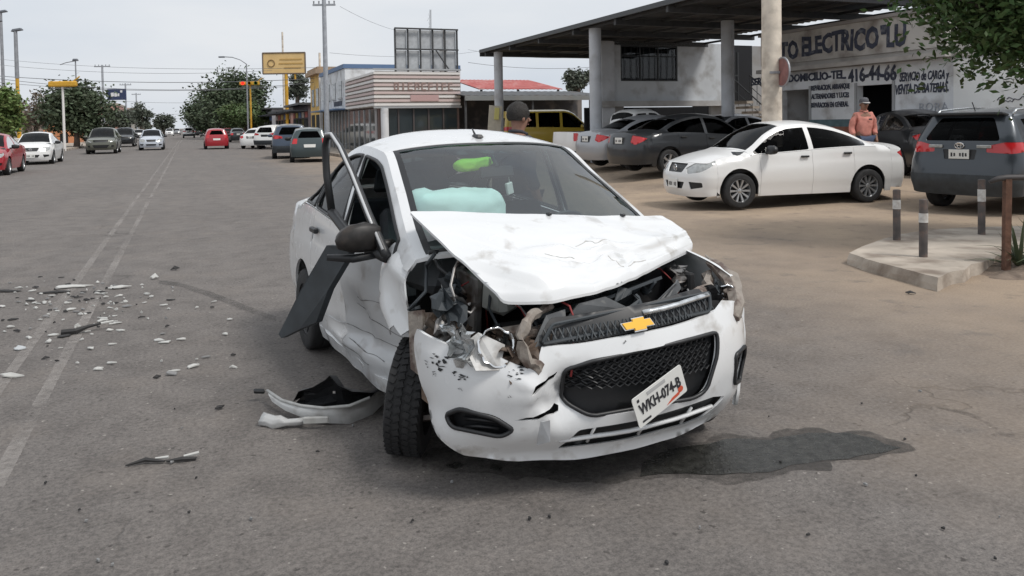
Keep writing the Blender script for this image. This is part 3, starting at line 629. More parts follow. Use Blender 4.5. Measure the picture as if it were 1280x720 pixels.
    # outside of the street: earth
    far = mt('ADD', mr(X, 40., 60.), mr(X, -12.5, -10.5, 1., 0.)); col = mixc(far, col, (.22, .19, .15))
    L(col, b.inputs['Base Color']); b.inputs['Roughness'].default_value = .88; b.inputs['Specular IOR Level'].default_value = .3
    bp = nn('ShaderNodeBump'); bp.inputs['Strength'].default_value = .55; bp.inputs['Distance'].default_value = .012
    L(mt('ADD', sp_, mt('ADD', mt('MULTIPLY', nz_(9., 5), 1.2), mt('MULTIPLY', crack, -1.5))), bp.inputs['Height']); L(bp.outputs[0], b.inputs['Normal'])
    return m
def stgrid(name, ss, ts, zf, m_):
    vs = [(t_, s_, zf(s_, t_)) for s_ in ss for t_ in ts]; n = len(ts)
    fs = [(i * n + j, i * n + j + 1, (i + 1) * n + j + 1, (i + 1) * n + j) for i in range(len(ss) - 1) for j in range(n - 1)]
    o = mobj(name, vs, fs, m_, None, True); o.rotation_euler = (0, 0, RD); o['kind'] = 'structure'; return o
ts = [-900, -60, -12, -8.3, -4, 0, 4] + [7 + .5 * i for i in range(24)] + [25, 40, 900]; ss = [-60, -10, 0, 5, 9, 10, 10.5, 11, 11.5, 12, 12.5, 13, 13.5, 14, 15, 20, 30, 40, 60, 100, 200, 500, 2500]
road = stgrid('road', ss, ts, lambda s_, t_: .25 * sst(9.0, 12.5, t_) * sst(10.0, 14.0, s_), ground_mat())
conc = mat('concrete', (.43, .375, .315), .9, noise_amt=.22, nscale=3., bump=.35, bscale=35, dirt=(.17, .13, .10), dirt_amt=.85, dscale=2.6, dlo=.46, dhi=.68)
def pave(name, s0, s1, t0, t1, h=.14, kerb=None):
    b = MB(); mtx = Matrix.Rotation(RD, 4, 'Z'); b.box(mtx @ Vector(((t0 + t1) / 2, (s0 + s1) / 2, h / 2)), (abs(t1 - t0), s1 - s0, h), (0, 0, RD)); o = b.build(name, conc); o['kind'] = 'structure'; return o
pave('pavement', 20, 400, -13.0, -8.6)
pave('pavement', 38, 400, 7.0, 13.0)
# worn centre lines
def worn(name, col_, lo, hi, amt=1.):
    m = mat(name, col_, .8); t = m.node_tree; b = t.nodes['Principled BSDF']; tcx = t.nodes.new('ShaderNodeTexCoord'); n = t.nodes.new('ShaderNodeTexNoise'); n.inputs['Scale'].default_value = 14; n.inputs['Detail'].default_value = 9; n.inputs['Roughness'].default_value = .7
    n2 = t.nodes.new('ShaderNodeTexNoise'); n2.inputs['Scale'].default_value = .9; n2.inputs['Detail'].default_value = 4
    t.links.new(tcx.outputs['Object'], n.inputs[0]); t.links.new(tcx.outputs['Object'], n2.inputs[0]); ad = t.nodes.new('ShaderNodeMath'); ad.operation = 'ADD'; t.links.new(n.outputs[0], ad.inputs[0]); t.links.new(n2.outputs[0], ad.inputs[1])
    r_ = t.nodes.new('ShaderNodeMapRange'); r_.inputs[1].default_value = lo; r_.inputs[2].default_value = hi; r_.inputs[4].default_value = amt; t.links.new(ad.outputs[0], r_.inputs[0]); t.links.new(r_.outputs[0], b.inputs['Alpha']); return m
mk = worn('worn_paint', (.42, .39, .365), .80, 1.3, .6)
for t_ in (-1.12, -.84):
    n = 60; vs = []; ssv = [1 + 220 * (i / n) ** 2 for i in range(n + 1)]
    for s_ in ssv: w_ = .038 + .012 * noise.noise(Vector((s_ * 1.3, t_, 0))); vs += [(t_ - w_, s_, .004), (t_ + w_, s_, .004)]
    o = mobj('road_line', vs, [(2 * i, 2 * i + 1, 2 * i + 3, 2 * i + 2) for i in range(n)], mk); o.rotation_euler = (0, 0, RD); o['kind'] = 'structure'
def flat_patch(name, pix, m_, z=.004, kind='structure', jit=0., seed=1):
    r_ = random.Random(seed); pts = [GR(px, py, z) for px, py in pix]; out = resample([(p.x, p.y) for p in pts], .06)
    out = [(x + jit * noise.noise(Vector((x * 7, y * 7, seed))), y + jit * noise.noise(Vector((x * 7, y * 7, seed + 9)))) for x, y in out]
    V, T = tri2d(out, [], .15); o = mobj(name, [(x, y, z) for x, y in V], [tuple(t) for t in T], m_, None, True); 
    if o.data.polygons[0].normal.z < 0: o.data.flip_normals()
    if kind: o['kind'] = kind
    return o
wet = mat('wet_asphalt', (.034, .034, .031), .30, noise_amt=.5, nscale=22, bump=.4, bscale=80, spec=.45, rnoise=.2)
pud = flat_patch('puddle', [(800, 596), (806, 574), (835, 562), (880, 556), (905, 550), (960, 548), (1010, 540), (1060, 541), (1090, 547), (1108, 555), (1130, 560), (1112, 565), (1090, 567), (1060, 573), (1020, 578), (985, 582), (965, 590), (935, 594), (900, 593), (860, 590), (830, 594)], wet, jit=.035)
damp_shade_m = worn('damp_shade_asphalt', (.060, .055, .051), .75, 1.25, .75)
flat_patch('damp_and_shade_patch', [(520, 585), (540, 560), (600, 540), (700, 540), (830, 552), (905, 546), (960, 543), (1010, 535), (1062, 536), (1098, 543), (1120, 552), (1146, 561), (1125, 570), (1095, 573), (1065, 579), (1022, 585), (990, 590), (968, 597), (935, 601), (890, 600), (850, 598), (800, 602), (720, 602), (650, 596), (580, 592)], damp_shade_m, .0032, jit=.08, seed=12)  # damp rim round the puddle; left part is painted contact shade under the bumper
skid = worn('skid_rubber', (.06, .057, .055), .75, 1.35, .45)
flat_patch('skid_mark', [(196, 350), (225, 353), (262, 364), (300, 378), (345, 396), (346, 402), (305, 388), (262, 371), (225, 358), (198, 354)], skid, .0045, jit=.02, seed=3)
flat_patch('tar_crack', [(1168, 508), (1200, 512), (1226, 520), (1240, 530), (1262, 535), (1290, 543), (1290, 548), (1250, 548), (1236, 546), (1246, 540), (1234, 534), (1220, 524), (1196, 516)], worn('tar', (.06, .052, .047), .8, 1.25, .7), .004, jit=.05, seed=5)
flat_patch('oil_spot', [(553, 582), (566, 578), (580, 582), (566, 587)], wet, .004, jit=.02, seed=6); flat_patch('oil_spot', [(612, 580), (628, 582), (626, 588), (612, 586)], wet, .004, jit=.02, seed=8)
# corner pavement slab with a broken edge
top = [(1062, 316), (1075, 309), (1092, 303), (1118, 294), (1160, 287), (1215, 284), (1300, 282), (1360, 300), (1340, 318), (1262, 319), (1248, 320), (1236, 326), (1214, 330), (1206, 337), (1190, 339), (1172, 347), (1130, 336), (1090, 326)]
zt = .12; P2 = [GR(px, py, zt) for px, py in top]; out = resample([(p.x, p.y) for p in P2], .08); out = [(x + .02 * noise.noise(Vector((x * 6, y * 6, 0))), y + .02 * noise.noise(Vector((x * 6, y * 6, 4)))) for x, y in out]
V, T = tri2d(out, [], .2); vs = [(x, y, zt) for x, y in V]; fs = [tuple(t) for t in T]; k = len(vs); n = len(out)
cx, cy = sum(p[0] for p in out) / n, sum(p[1] for p in out) / n
vs += [(x, y, zt) for x, y in out] + [(x + (x - cx) * .012 + .02 * noise.noise(Vector((x * 9, y * 9, 2))), y + (y - cy) * .012 + .02 * noise.noise(Vector((x * 9, y * 9, 7))), zt * .45) for x, y in out] + [(x + (x - cx) * .02, y + (y - cy) * .02, -.02) for x, y in out]
for r0 in (0, 1):
    for i in range(n): a, b_ = k + r0 * n + i, k + r0 * n + (i + 1) % n; fs.append((a, b_, b_ + n, a + n))
o = mobj('pavement_corner', vs, fs, conc, None, False); o['kind'] = 'structure'
bm = bmesh.new(); bm.from_mesh(o.data); bmesh.ops.recalc_face_normals(bm, faces=bm.faces); bm.to_mesh(o.data); bm.free()
# earth bank beside the slab, with crumbs of concrete
earth = mat('dry_earth', (.20, .155, .12), .95, noise_amt=.3, nscale=5, bump=.6, bscale=30, dirt=(.10, .075, .06), dirt_amt=.7, dscale=8)
vs = []; n = 28; c0 = GR(1262, 338); 
for i in range(n):
    for j in range(n):
        x, y = c0.x + (i / (n - 1) - .35) * 1.7, c0.y + (j / (n - 1) - .5) * 1.5; r_ = math.hypot((i / (n - 1) - .5) * 2, (j / (n - 1) - .5) * 2)
        vs.append((x, y, -.03 + .15 * max(0, 1 - r_ ** 1.6) + .03 * noise.noise(Vector((x * 5, y * 5, 0)))))
o = mobj('earth_bank', vs, [(i * n + j, (i + 1) * n + j, (i + 1) * n + j + 1, i * n + j + 1) for i in range(n - 1) for j in range(n - 1)], earth); o['kind'] = 'structure'
# ------------------------------------------------------------------ building helpers
def bst(mb, s0, s1, t0, t1, z0, z1, bev=0.): mb.box(ST((s0 + s1) / 2, (t0 + t1) / 2, (z0 + z1) / 2), (t1 - t0, s1 - s0, z1 - z0), (0, 0, RD), bev=bev); return mb
def pst(name, m_, parent, *bx, bev=0.):
    b = MB()
    for q in bx: bst(b, *q, bev=bev)
    return b.build(name, m_, parent)
def keep(root):                                   # parts were built in world space: pull them under the Empty
    mi = root.matrix_basis.inverted()
    for ch in list(root.children): ch.matrix_parent_inverse = mi
def build(name, s, t, label, cat, group=None): return empty(name, ST(s, t, 0), RD, label, cat, group)
plaster = lambda n, c, d=(.2, .18, .16), a=.5: mat('plaster_' + n, c, .9, noise_amt=.08, nscale=1.2, dirt=d, dirt_amt=min(1, a * 1.3), dscale=1.7, dlo=.50, dhi=.74, bump=.15, bscale=25)
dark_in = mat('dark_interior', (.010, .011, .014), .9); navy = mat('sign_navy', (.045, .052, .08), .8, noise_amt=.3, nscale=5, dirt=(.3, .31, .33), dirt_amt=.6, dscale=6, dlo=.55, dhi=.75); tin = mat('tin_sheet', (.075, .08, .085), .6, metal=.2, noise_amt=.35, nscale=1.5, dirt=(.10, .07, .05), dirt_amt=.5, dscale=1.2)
beam = mat('dark_beam', (.05, .052, .055), .6, noise_amt=.2); colm = mat('column_paint', (.50, .52, .55), .8, noise_amt=.1, nscale=2, dirt=(.2, .18, .16), dirt_amt=.5, dscale=1.8, dlo=.5, dhi=.75); frame_m = mat('window_iron', (.02, .023, .026), .5)
glass_b = mat('shop_glass', (.035, .045, .05), .08, spec=.6); curtain = mat('curtain_cloth', (.34, .34, .34), .9, noise_amt=.3, nscale=9)
# ---- canopy over the forecourt
cz = 4.64
cn = build('forecourt_canopy', 23, 15.5, 'dark flat tin canopy on grey columns over the forecourt', 'canopy')
b = MB(); s0, s1, t0, t1 = 15.4, 33.2, 12.0, 19.5; n = 120
for k in range(2):
    for i in range(n + 1):
        s_ = s0 + (s1 - s0) * i / n; rp_ = .03 * (1 if i % 2 else -1)
        for t_ in (t0, t1): b.v.append(ST(s_, t_, cz + .10 + rp_ + (.03 if k else 0) + (t_ - t0) * .012))
for i in range(n): a = 2 * i; b.f.append((a, a + 2, a + 3, a + 1)); c = 2 * (n + 1) + a; b.f.append((c, c + 1, c + 3, c + 2))
b.build('roof_sheet', tin, cn)
for i in range(7): pst('roof_beam', beam, cn, (s0 + .2 + i * 2.85, s0 + .32 + i * 2.85, t0 + .05, t1, cz - .14, cz + .05))
for i in range(6): pst('roof_purlin', beam, cn, (s0, s1, t0 + .25 + i * 1.42, t0 + .31 + i * 1.42, cz - .02, cz + .055))
pst('roof_edge', mat('edge_trim', (.075, .08, .085), .6), cn, (s0, s1 + .02, t0 - .06, t0 - .01, cz + .03, cz + .17)); pst('roof_edge', beam, cn, (s1 + .03, s1 + .08, t0 - .02, t1, cz - .12, cz + .14))
def column(s_, t_, r_, h, m_=colm):
    b = MB(); n = 18; p = ST(s_, t_); b.tube([(p.x, p.y, .05), (p.x, p.y, h)], r_, n); return b.build('column', m_, cn, True, 40)
column(32.1, 12.4, .19, cz - .02); column(23.3, 12.4, .20, cz - .02); column(20.6, 15.6, .20, cz); column(16.0, 19.2, .2, cz)
keep(cn)
# ---- house under the canopy
hw = build('house', 29, 15, 'grey two-storey house with barred window under the canopy', 'house')
wall_g = plaster('grey', (.52, .545, .57))
tw = lambda px: (px - 640) / 1000
def t_at(px, s_): u = tw(px); return s_ * (u * .927 + .3746) / (.927 - u * .3746)
def z_at(py, px, s_): u = tw(px); d = s_ / (.927 - u * .3746); return AT(px, py, d).z
S0 = 27.0; ta, tb = t_at(752, S0), t_at(912, S0); w0, w1 = t_at(777, S0), t_at(848, S0); zw0, zw1 = z_at(101.5, 812, S0), z_at(57, 812, S0); zb_ = z_at(126, 820, S0)
pst('wall', wall_g, hw, (S0, S0 + .2, ta, w0, zb_, cz), (S0, S0 + .2, w1, tb, zb_, cz), (S0, S0 + .2, w0, w1, zb_, zw0), (S0, S0 + .2, w0, w1, zw1, cz)); pst('pier_back', wall_g, hw, (S0 + .2, S0 + .5, ta, ta + .3, .1, cz))
pst('floor_slab', plaster('slab', (.42, .42, .42)), hw, (S0 - .25, S0 + .2, ta - .3, tb, zb_ - .22, zb_ - .005))
pst('pier', colm, hw, (S0 - .1, S0 - .005, ta, ta + .55, .1, cz)); pst('garage_wall', plaster('dim', (.30, .30, .30)), hw, (S0 + .02, S0 + .15, ta + .55, ta + 1.0, .1, zb_ - .22)); pst('garage_wall', plaster('dim', (.30, .30, .30)), hw, (S0 + .02, S0 + .15, tb - .9, tb, .1, zb_ - .22))
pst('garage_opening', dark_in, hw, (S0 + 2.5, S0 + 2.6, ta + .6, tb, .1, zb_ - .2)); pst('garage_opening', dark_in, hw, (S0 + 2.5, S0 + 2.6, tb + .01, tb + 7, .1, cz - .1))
wd = pst('window', frame_m, hw, (S0 + .02, S0 + .08, w0, w1, zw0, zw0 + .06), (S0 + .02, S0 + .08, w0, w1, zw1 - .06, zw1), (S0 + .02, S0 + .08, w0, w0 + .06, zw0 + .06, zw1 - .06), (S0 + .02, S0 + .08, w1 - .06, w1, zw0 + .06, zw1 - .06))
zz = zw0 + (zw1 - zw0) * .70
for i in range(3):
    a, b_ = w0 + .06 + (w1 - w0 - .12) * i / 3, w0 + .06 + (w1 - w0 - .12) * (i + 1) / 3
    for (q0, q1) in ((zw0 + .06, zz - .02), (zz + .02, zw1 - .06)):
        o = pst('pane', glassmat('house_glass', (.5, .52, .54)), wd, (S0 + .05, S0 + .056, a + .02, b_ - .02, q0, q1))
    if i: pst('mullion', frame_m, wd, (S0 + .025, S0 + .085, a - .03, a + .03, zw0 + .06, zw1 - .06))
    for k in range(3): pst('window_bar', frame_m, wd, (S0 + .0, S0 + .015, a + (k + .5) * (b_ - a) / 3 - .008, a + (k + .5) * (b_ - a) / 3 + .008, zw0 + .02, zw1 - .02))
pst('transom', frame_m, wd, (S0 + .03, S0 + .09, w0 + .06, w1 - .06, zz - .025, zz + .025))
b = MB(); nn_ = 60
for i in range(nn_):
    a, b_ = w0 + (w1 - w0) * i / nn_, w0 + (w1 - w0) * (i + 1) / nn_
    if .30 < (i / nn_) < .34 or .62 < i / nn_ < .66: continue
    p = [ST(S0 + .25 + .04 * math.sin(i * 1.1), a, zw0), ST(S0 + .25 + .04 * math.sin((i + 1) * 1.1), b_, zw0)]; b.add([p[0], p[1], (p[1].x, p[1].y, zw1), (p[0].x, p[0].y, zw1)], [(0, 1, 2, 3)])
b.build('curtain', curtain, wd, True)
pst('window_back', dark_in, wd, (S0 + .6, S0 + .65, w0 - .3, w1 + .3, zw0 - .3, cz))
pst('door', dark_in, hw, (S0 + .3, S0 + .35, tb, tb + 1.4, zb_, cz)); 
b = MB(); bst(b, S0 + .1, S0 + .16, tb + .05, tb + .11, zb_, cz - .3); bst(b, S0 + .1, S0 + .16, tb + .5, tb + .56, zb_, cz - .3); bst(b, S0 + .1, S0 + .16, tb + .05, tb + .56, zb_ + 1.0, zb_ + 1.05); b.build('door_frame', frame_m, hw)
pst('back_wall', plaster('back', (.28, .28, .28)), hw, (S0 + .4, S0 + .6, tb, tb + 4.0, .1, cz))
TS_ = t_at(926, 24.8)
# stair with iron railing
for i in range(13):
    pst('step', conc, hw, (24.3 - .0, 25.3, TS_ + i * .27 - .1, TS_ + i * .27 + .2, zb_ - .19 * (i + 1), zb_ - .19 * i - .1))
for off in (24.25, 25.35):
    b = MB(); p0, p1 = ST(off, TS_, zb_ + .85), ST(off, TS_ + 3.3, zb_ - 1.6); b.tube([p0, p1], .025, 6); b.tube([p0 - Vector((0, 0, .4)), p1 - Vector((0, 0, .4))], .015, 5)
    for i in range(11): q = p0.lerp(p1, i / 10); b.tube([q, q - Vector((0, 0, .85))], .012, 5)
    b.build('railing', frame_m, hw)
keep(hw)
# ---- workshop with painted lettering
ws_ = build('workshop', 16, 18, 'workshop with painted lettering for car electrics and a phone number', 'building')
TF_ = 16.8
def sd_at(px): u = tw(px); d = TF_ / (u * .927 + .3746); return d * (.927 - u * .3746), d
def fz(px, py): s_, d = sd_at(px); return AT(px, py, d).z
wallw = plaster('white', (.70, .72, .745), (.25, .22, .2), .6); fas = plaster('fascia', (.47, .45, .425), (.16, .13, .11), .7); redb = mat('red_base', (.27, .10, .065), .85, noise_amt=.2, nscale=4, dirt=(.2, .16, .13), dirt_amt=.6, dscale=3); teal = mat('teal_band', (.10, .16, .18), .8, noise_amt=.2)
sA = sd_at(968)[0]; sZ = 7.0; D = [(sd_at(1012)[0], sd_at(978)[0], fz(1000, 112)), (sd_at(1116)[0], sd_at(1072)[0], fz(1095, 106))]
zf0, zf1 = 2.97, 4.10; z_t = fz(1140, 148); z_r = fz(1140, 158)
segs = [(sZ, D[1][0]), (D[1][1], D[0][0]), (D[0][1], sA)]
for a, b_ in segs: pst('wall', wallw, ws_, (a, b_, TF_, TF_ + .2, z_t, zf0))
for (a, b_, zd) in D: pst('wall', wallw, ws_, (a, b_, TF_, TF_ + .2, zd, zf0))
pst('wall_band', teal, ws_, (sZ, D[1][1], TF_ - .015, TF_ + .2, z_r, z_t - .003), (D[1][1], D[0][0], TF_ - .015, TF_ + .2, z_r, z_t - .003)); pst('wall_base', redb, ws_, (sZ, D[0][0], TF_ - .02, TF_ + .2, .1, z_r - .003))
pst('fascia', fas, ws_, (sd_at(1192)[0], sA + .3, TF_ - .25, TF_ + .2, zf0 + .25, zf1)); pst('ledge', plaster('ledge', (.42, .40, .38)), ws_, (sd_at(1192)[0] - .1, sA + .35, TF_ - .4, TF_ + .2, zf0 + .003, zf0 + .12), (sd_at(1192)[0], sA + .3, TF_ - .2, TF_ + .2, zf0 + .12, zf0 + .247))
pst('fascia_cap', plaster('cap', (.30, .28, .27)), ws_, (sd_at(1192)[0] - .05, sA + .35, TF_ - .32, TF_ + .2, zf1 + .003, zf1 + .09))
pst('white_wall', plaster('bright', (.80, .81, .80), (.4, .37, .33), .5), ws_, (sZ, sd_at(1193)[0], TF_ - .03, TF_ - .004, z_t + .002, zf0 - .06)); pst('side_parapet', plaster('par', (.55, .53, .5)), ws_, (sZ, sd_at(1192)[0] - .11, TF_ - .1, TF_ + .2, zf0 + .003, zf0 + .3))
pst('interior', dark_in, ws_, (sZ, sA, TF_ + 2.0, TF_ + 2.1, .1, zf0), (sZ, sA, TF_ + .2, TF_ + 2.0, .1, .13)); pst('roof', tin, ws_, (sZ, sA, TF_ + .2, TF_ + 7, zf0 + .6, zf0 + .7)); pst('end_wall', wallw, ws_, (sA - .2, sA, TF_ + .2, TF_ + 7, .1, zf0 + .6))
for (a, b_, zd) in D:
    for q0, q1 in ((a - .08, a - .004), (b_ + .004, b_ + .08)): pst('door_jamb', plaster('jamb', (.35, .36, .37)), ws_, (q0, q1, TF_ - .03, TF_ + .05, z_t, zd + .08))
def wtext(txt, pxa, pxb, pyc, h, m_=navy, bold=.012, toff=-.255, shear=0., nm='lettering'):
    sa, sb = sd_at(pxa)[0], sd_at(pxb)[0]; pc = (pxa + pxb) / 2; sc_ = (sa + sb) / 2; z = fz(pc, pyc); c = ST(sc_, TF_ + toff, z); wd_ = abs(sa - sb)
    o = text_obj(nm, txt, h, m_, ws_, Matrix.Identity(4), bold, .006, shear=shear); xs_ = [v.co.x for v in o.data.vertices]; k = wd_ / (max(xs_) - min(xs_)); mid = (max(xs_) + min(xs_)) / 2
    
    for v in o.data.vertices: q_ = noise.noise_vector(Vector((v.co.x * 5 / h * .2, v.co.y * 5 / h * .2, len(txt)))); v.co.x += q_.x * h * .09; v.co.y += q_.y * h * .09
    o.data.transform(frame(c, -RV, (0, 0, 1)) @ Matrix.Diagonal((k, 1, 1, 1)) @ Matrix.Translation((-mid, 0, 0))); return o
wtext('AUTO', 962, 1007, 66, .72, toff=-.26, bold=.03); wtext('ELECTRICO', 1012, 1108, 53, .72, toff=-.26, bold=.03); wtext('"LU', 1110, 1142, 46, .72, toff=-.26, bold=.03)
wtext('416-44-66', 1061, 1121, 93, .50, toff=-.012, bold=.018); wtext('SERVICIO A DOMICILIO-TEL.', 940, 1059, 98, .30, toff=-.012, bold=.012)
wtext('SERVICIO de CARGA y', 1125, 1187, 95, .30, toff=-.012, shear=.2, bold=.006); wtext('VENTA DE BATERIAS.', 1120, 1186, 111, .32, toff=-.012, shear=.2, bold=.008)
for i, t_ in enumerate(('REPARACION, ARRANQUE', 'ALTERNADORES Y LUCES', 'REPARACION EN GENERAL')): wtext(t_, 1015, 1063 - i, 109 + i * 11, .20, toff=-.012, bold=.006)
wtext('RORA', 1150, 1186, 134, .3, mat('faint_ink', (.36, .38, .42), .8), -.004, -.012, nm='graffiti')
gm_ = mat('graffiti_ink', (.10, .10, .12), .8)
rs = random.Random(9)
for k in range(2):
    sa = sd_at(1248 + k * 12)[0]; z = fz(1248 + k * 12, 125); pts = [ST(sa - j * .05, TF_ - .036, z + .05 * math.sin(j * rs.uniform(.8, 2.0)) + rs.uniform(-.02, .02)) for j in range(9)]; b = MB(); b.tube(pts, .012, 4); b.build('graffiti', gm_, ws_)
keep(ws_)
# ------------------------------------------------------------------ the wrecked white sedan
BEAT = dict(WB=2.375, R=.285, Ra=.335, xs=2.74, xr=-.42, sill=.19, zmid=.58, track=.705, tyre_w=.17, crease=.010,
 nose=[(.14, 2.98), (.28, 3.09), (.45, 3.12), (.62, 3.09), (.74, 3.03), (.86, 2.9)], tail=[(.2, -.76), (.45, -.84), (.65, -.84), (.85, -.80), (1.0, -.76), (1.1, -.7)],
 top=[(-.84, .99), (-.75, 1.06), (-.45, 1.10), (-.2, 1.14), (.25, 1.38), (.55, 1.49), (.9, 1.545), (1.4, 1.475), (1.72, 1.345), (2.12, 1.12), (2.38, .98), (2.6, .93), (2.95, .82), (3.1, .76)],
 rail=[(-.84, .94), (-.45, 1.04), (-.2, 1.08), (.25, 1.31), (.55, 1.41), (.9, 1.455), (1.33, 1.425), (1.62, 1.27), (2.04, 1.03), (2.17, .95), (2.6, .87), (2.95, .77)],
 rail_y=[(-.84, .60), (-.45, .62), (-.2, .61), (.3, .57), (.65, .575), (1.0, .585), (1.33, .595), (1.6, .63), (2.17, .71), (2.6, .70), (3.0, .66)],
 belt=[(-.84, .90), (-.45, 1.0), (0., 1.03), (.6, 1.0), (1.2, .955), (1.9, .905), (2.17, .895), (2.6, .82), (3.0, .7)],
 belt_y=[(-.84, .69), (-.4, .725), (0, .745), (1.0, .755), (2.17, .755), (2.6, .735), (3.0, .71)], wmax=[(-.84, .75), (-.4, .785), (.5, .80), (1.8, .80), (2.5, .79), (3., .75)],
 cowl=(2.41, 2.17), header=(1.42, 1.34), back_top=(.34, .36), deck=(-.30, -.20), doors=(1.88, 1.02, .28))
HG = Geo(BEAT); WBH = BEAT['WB']
HY = R(26.4); HFX = Vector((math.sin(HY), -math.cos(HY), 0)); HLY = Vector((-HFX.y, HFX.x, 0)); HFA = Vector((.272, 3.85, 0))
hero = empty('crashed_car', HFA - HFX * (WBH / 2), math.atan2(HFX.y, HFX.x), 'wrecked white sedan with crumpled hood and torn bumper in the road', 'car')
HP = []
def hp(o): HP.append(o); return o
def noise_def(amp, sc, seed=0):
    def f(P):
        Q = P.copy()
        for i in range(len(Q)):
            v = Vector(P[i]) * sc + Vector((seed, seed * 1.7, 0)); n_ = noise.noise_vector(v); Q[i] += np.array(n_) * amp
        return Q
    return f
def sstep(a, b, x): t = np.clip((x - a) / (b - a), 0, 1); return t * t * (3 - 2 * t)
def chain(*fs):
    def f(P):
        for q in fs: P = q(P)
        return P
    return f
def side_damage(P):                                # scraped right flank: the skin is pushed in between sill and belt
    Q = P.copy(); x, y, z = P[:, 0], P[:, 1], P[:, 2]; r_ = (y < 0)
    k = sstep(.45, 1.3, x) * np.exp(-((z - .48) / .16) ** 2)
    Q[:, 1] += np.where(r_, .075 * k + .02 * np.sin(x * 9 + z * 5) * k, 0)
    Q[:, 1] += np.where(r_, -.03 * np.exp(-((z - .30 - .05 * (x - 1)) / .035) ** 2) * sstep(.5, 1.0, x) + .02 * np.exp(-((z - .36 - .08 * (x - 1)) / .03) ** 2) * sstep(.6, 1.0, x), 0)
    Q[:, 1] += np.where(r_, .07 * sstep(1.45, 1.95, x) * (z < .95), 0)
    return Q
pw, ps = M['paint_wreck'], M['paint_scuff']
# flanks
for sg in (1, -1):
    S = HG.side(sg)
    if sg == 1: hp(patch('fender', S, inset(HG.band(1.88, HG.xs, lambda x: HG.rail(x) if x > 2.17 else HG.belt(x)), .003), step=.06, m=pw, parent=hero))
    hp(patch('front_door', S, inset(HG.band(1.02, 1.88, HG.belt), .004), step=.04 if sg < 0 else .09, m=ps if sg < 0 else pw, parent=hero, deform=chain(side_damage, noise_def(.012, 6.)) if sg < 0 else None))
    hp(patch('rear_door', S, inset(HG.band(.28, 1.02, HG.belt), .004), step=.04 if sg < 0 else .09, m=pw, parent=hero, deform=side_damage))
    hp(patch('quarter_panel', S, inset(HG.band(HG.xr, .28, lambda x: HG.rail(x) if x < -.2 else HG.belt(x)), .003), step=.06, m=pw, parent=hero))
    hp(patch('sill', HG.side(sg, .004), [(x, z) for x, z in [(.36 + .05 * i, .175) for i in range(32)]] + [(1.91 - .05 * i, .255) for i in range(32)], step=.05, m=pw, parent=hero, deform=chain(side_damage, noise_def(.015, 5., 3)) if sg < 0 else None))
    xs_ = [-.2 + (2.17 + .2) * i / 50 for i in range(51)]
    cab = [(x, float(HG.belt(x)) + .002) for x in xs_] + [(x, float(HG.rail(x))) for x in reversed(xs_) if float(HG.rail(x)) - float(HG.belt(x)) > .012]
    def win(a, b, ft=.055, bt=.015):
        lo = []; hi = []
        for i in range(25):
            x = a + (b - a) * i / 24; l = float(HG.belt(x)) + bt; h = float(HG.rail(x)) - ft
            if h - l > .02: lo.append((x, l)); hi.append((x, h))
        return rounded(lo[::4] + [lo[-1]] + [hi[-1]] + hi[::-3] + [hi[0]], .03, 2)
    wf, wr, wq = win(1.06, 1.97), win(.30, .985), win(-.06, .24)
    hp(patch('cabin_side', S, cab, [wf, wr, wq], step=.06, m=pw, parent=hero))
    for i, wn in enumerate((wr, wq) + ((wf,) if sg > 0 else ())):
        o = hp(patch('side_window', HG.side(sg, -.008), inset(wn, -.004), step=.1, m=M['glass_mid'], parent=hero, thick=0))
    # black rubber seal round each opening
    for wn in (wf, wr, wq):
        b = MB(); q = HG.side(sg, .002)(np.array([p[0] for p in wn + wn[:1]]), np.array([p[1] for p in wn + wn[:1]])); b.tube([tuple(p) for p in q], .011, 5, False); hp(b.build('window_seal', M['black'], hero, True))
    for x in (1.14, .40):
        zz = float(HG.belt(x)) - .12; b = MB(); b.box((x, sg * (float(HG.sy(x, zz)) + .022), zz), (.15, .03, .035), bev=.012); hp(b.build('door_handle', M['black'] if sg < 0 else pw, hero))
# roof
def hcurve(c, e, y): return c + (e - c) * (abs(y) / float(HG.ry(e))) ** 2
def hcross(c, e, m_=0., n=14): W = float(HG.ry(e)) - m_; return [(hcurve(c, e, y), y) for y in [W * (-1 + 2 * i / n) for i in range(n + 1)]]
xc, xh, xb, xd = BEAT['cowl'], BEAT['header'], BEAT['back_top'], BEAT['deck']
lf = [(xd[1] + (xc[1] - xd[1]) * i / 24, float(HG.ry(xd[1] + (xc[1] - xd[1]) * i / 24))) for i in range(1, 24)]
def gpoly(c0, e0, c1, e1, mw=.045):
    A = hcross(c0, e0, mw); B = hcross(c1, e1, mw); md = [(e0 + (e1 - e0) * i / 6, float(HG.ry(e0 + (e1 - e0) * i / 6)) - mw) for i in range(1, 6)]
    return A + md + B[::-1] + [(x, -y) for x, y in md[::-1]]
ws = gpoly(xh[0], xh[1], xc[0] - .03, xc[1] - .02); bw = gpoly(xd[0] + .05, xd[1] + .06, xb[0], xb[1])
hp(patch('roof', HG.topf(), hcross(*xd) + lf + hcross(*xc)[::-1] + [(x, -y) for x, y in lf[::-1]], [ws, bw], step=.06, m=pw, parent=hero))
hp(patch('windshield', HG.topf(-.006), inset(ws, -.006), step=.08, m=M['glass_ws'], parent=hero, thick=0))
hp(patch('back_window', HG.topf(-.006), inset(bw, -.006), step=.08, m=M['glass_mid'], parent=hero, thick=0))
hp(patch('sunshade_band', HG.topf(-.009), inset(gpoly(xh[0] + .03, xh[1] + .03, xh[0] + .15, xh[1] + .14), .002), step=.08, m=M['glass_band'], parent=hero, thick=0))
ring_o = inset(ws, -.004); ring_i = inset(ws, .032)
hp(patch('windshield_seal', HG.topf(-.0025), ring_o, [ring_i], step=.05, m=M['black'], parent=hero, thick=0))
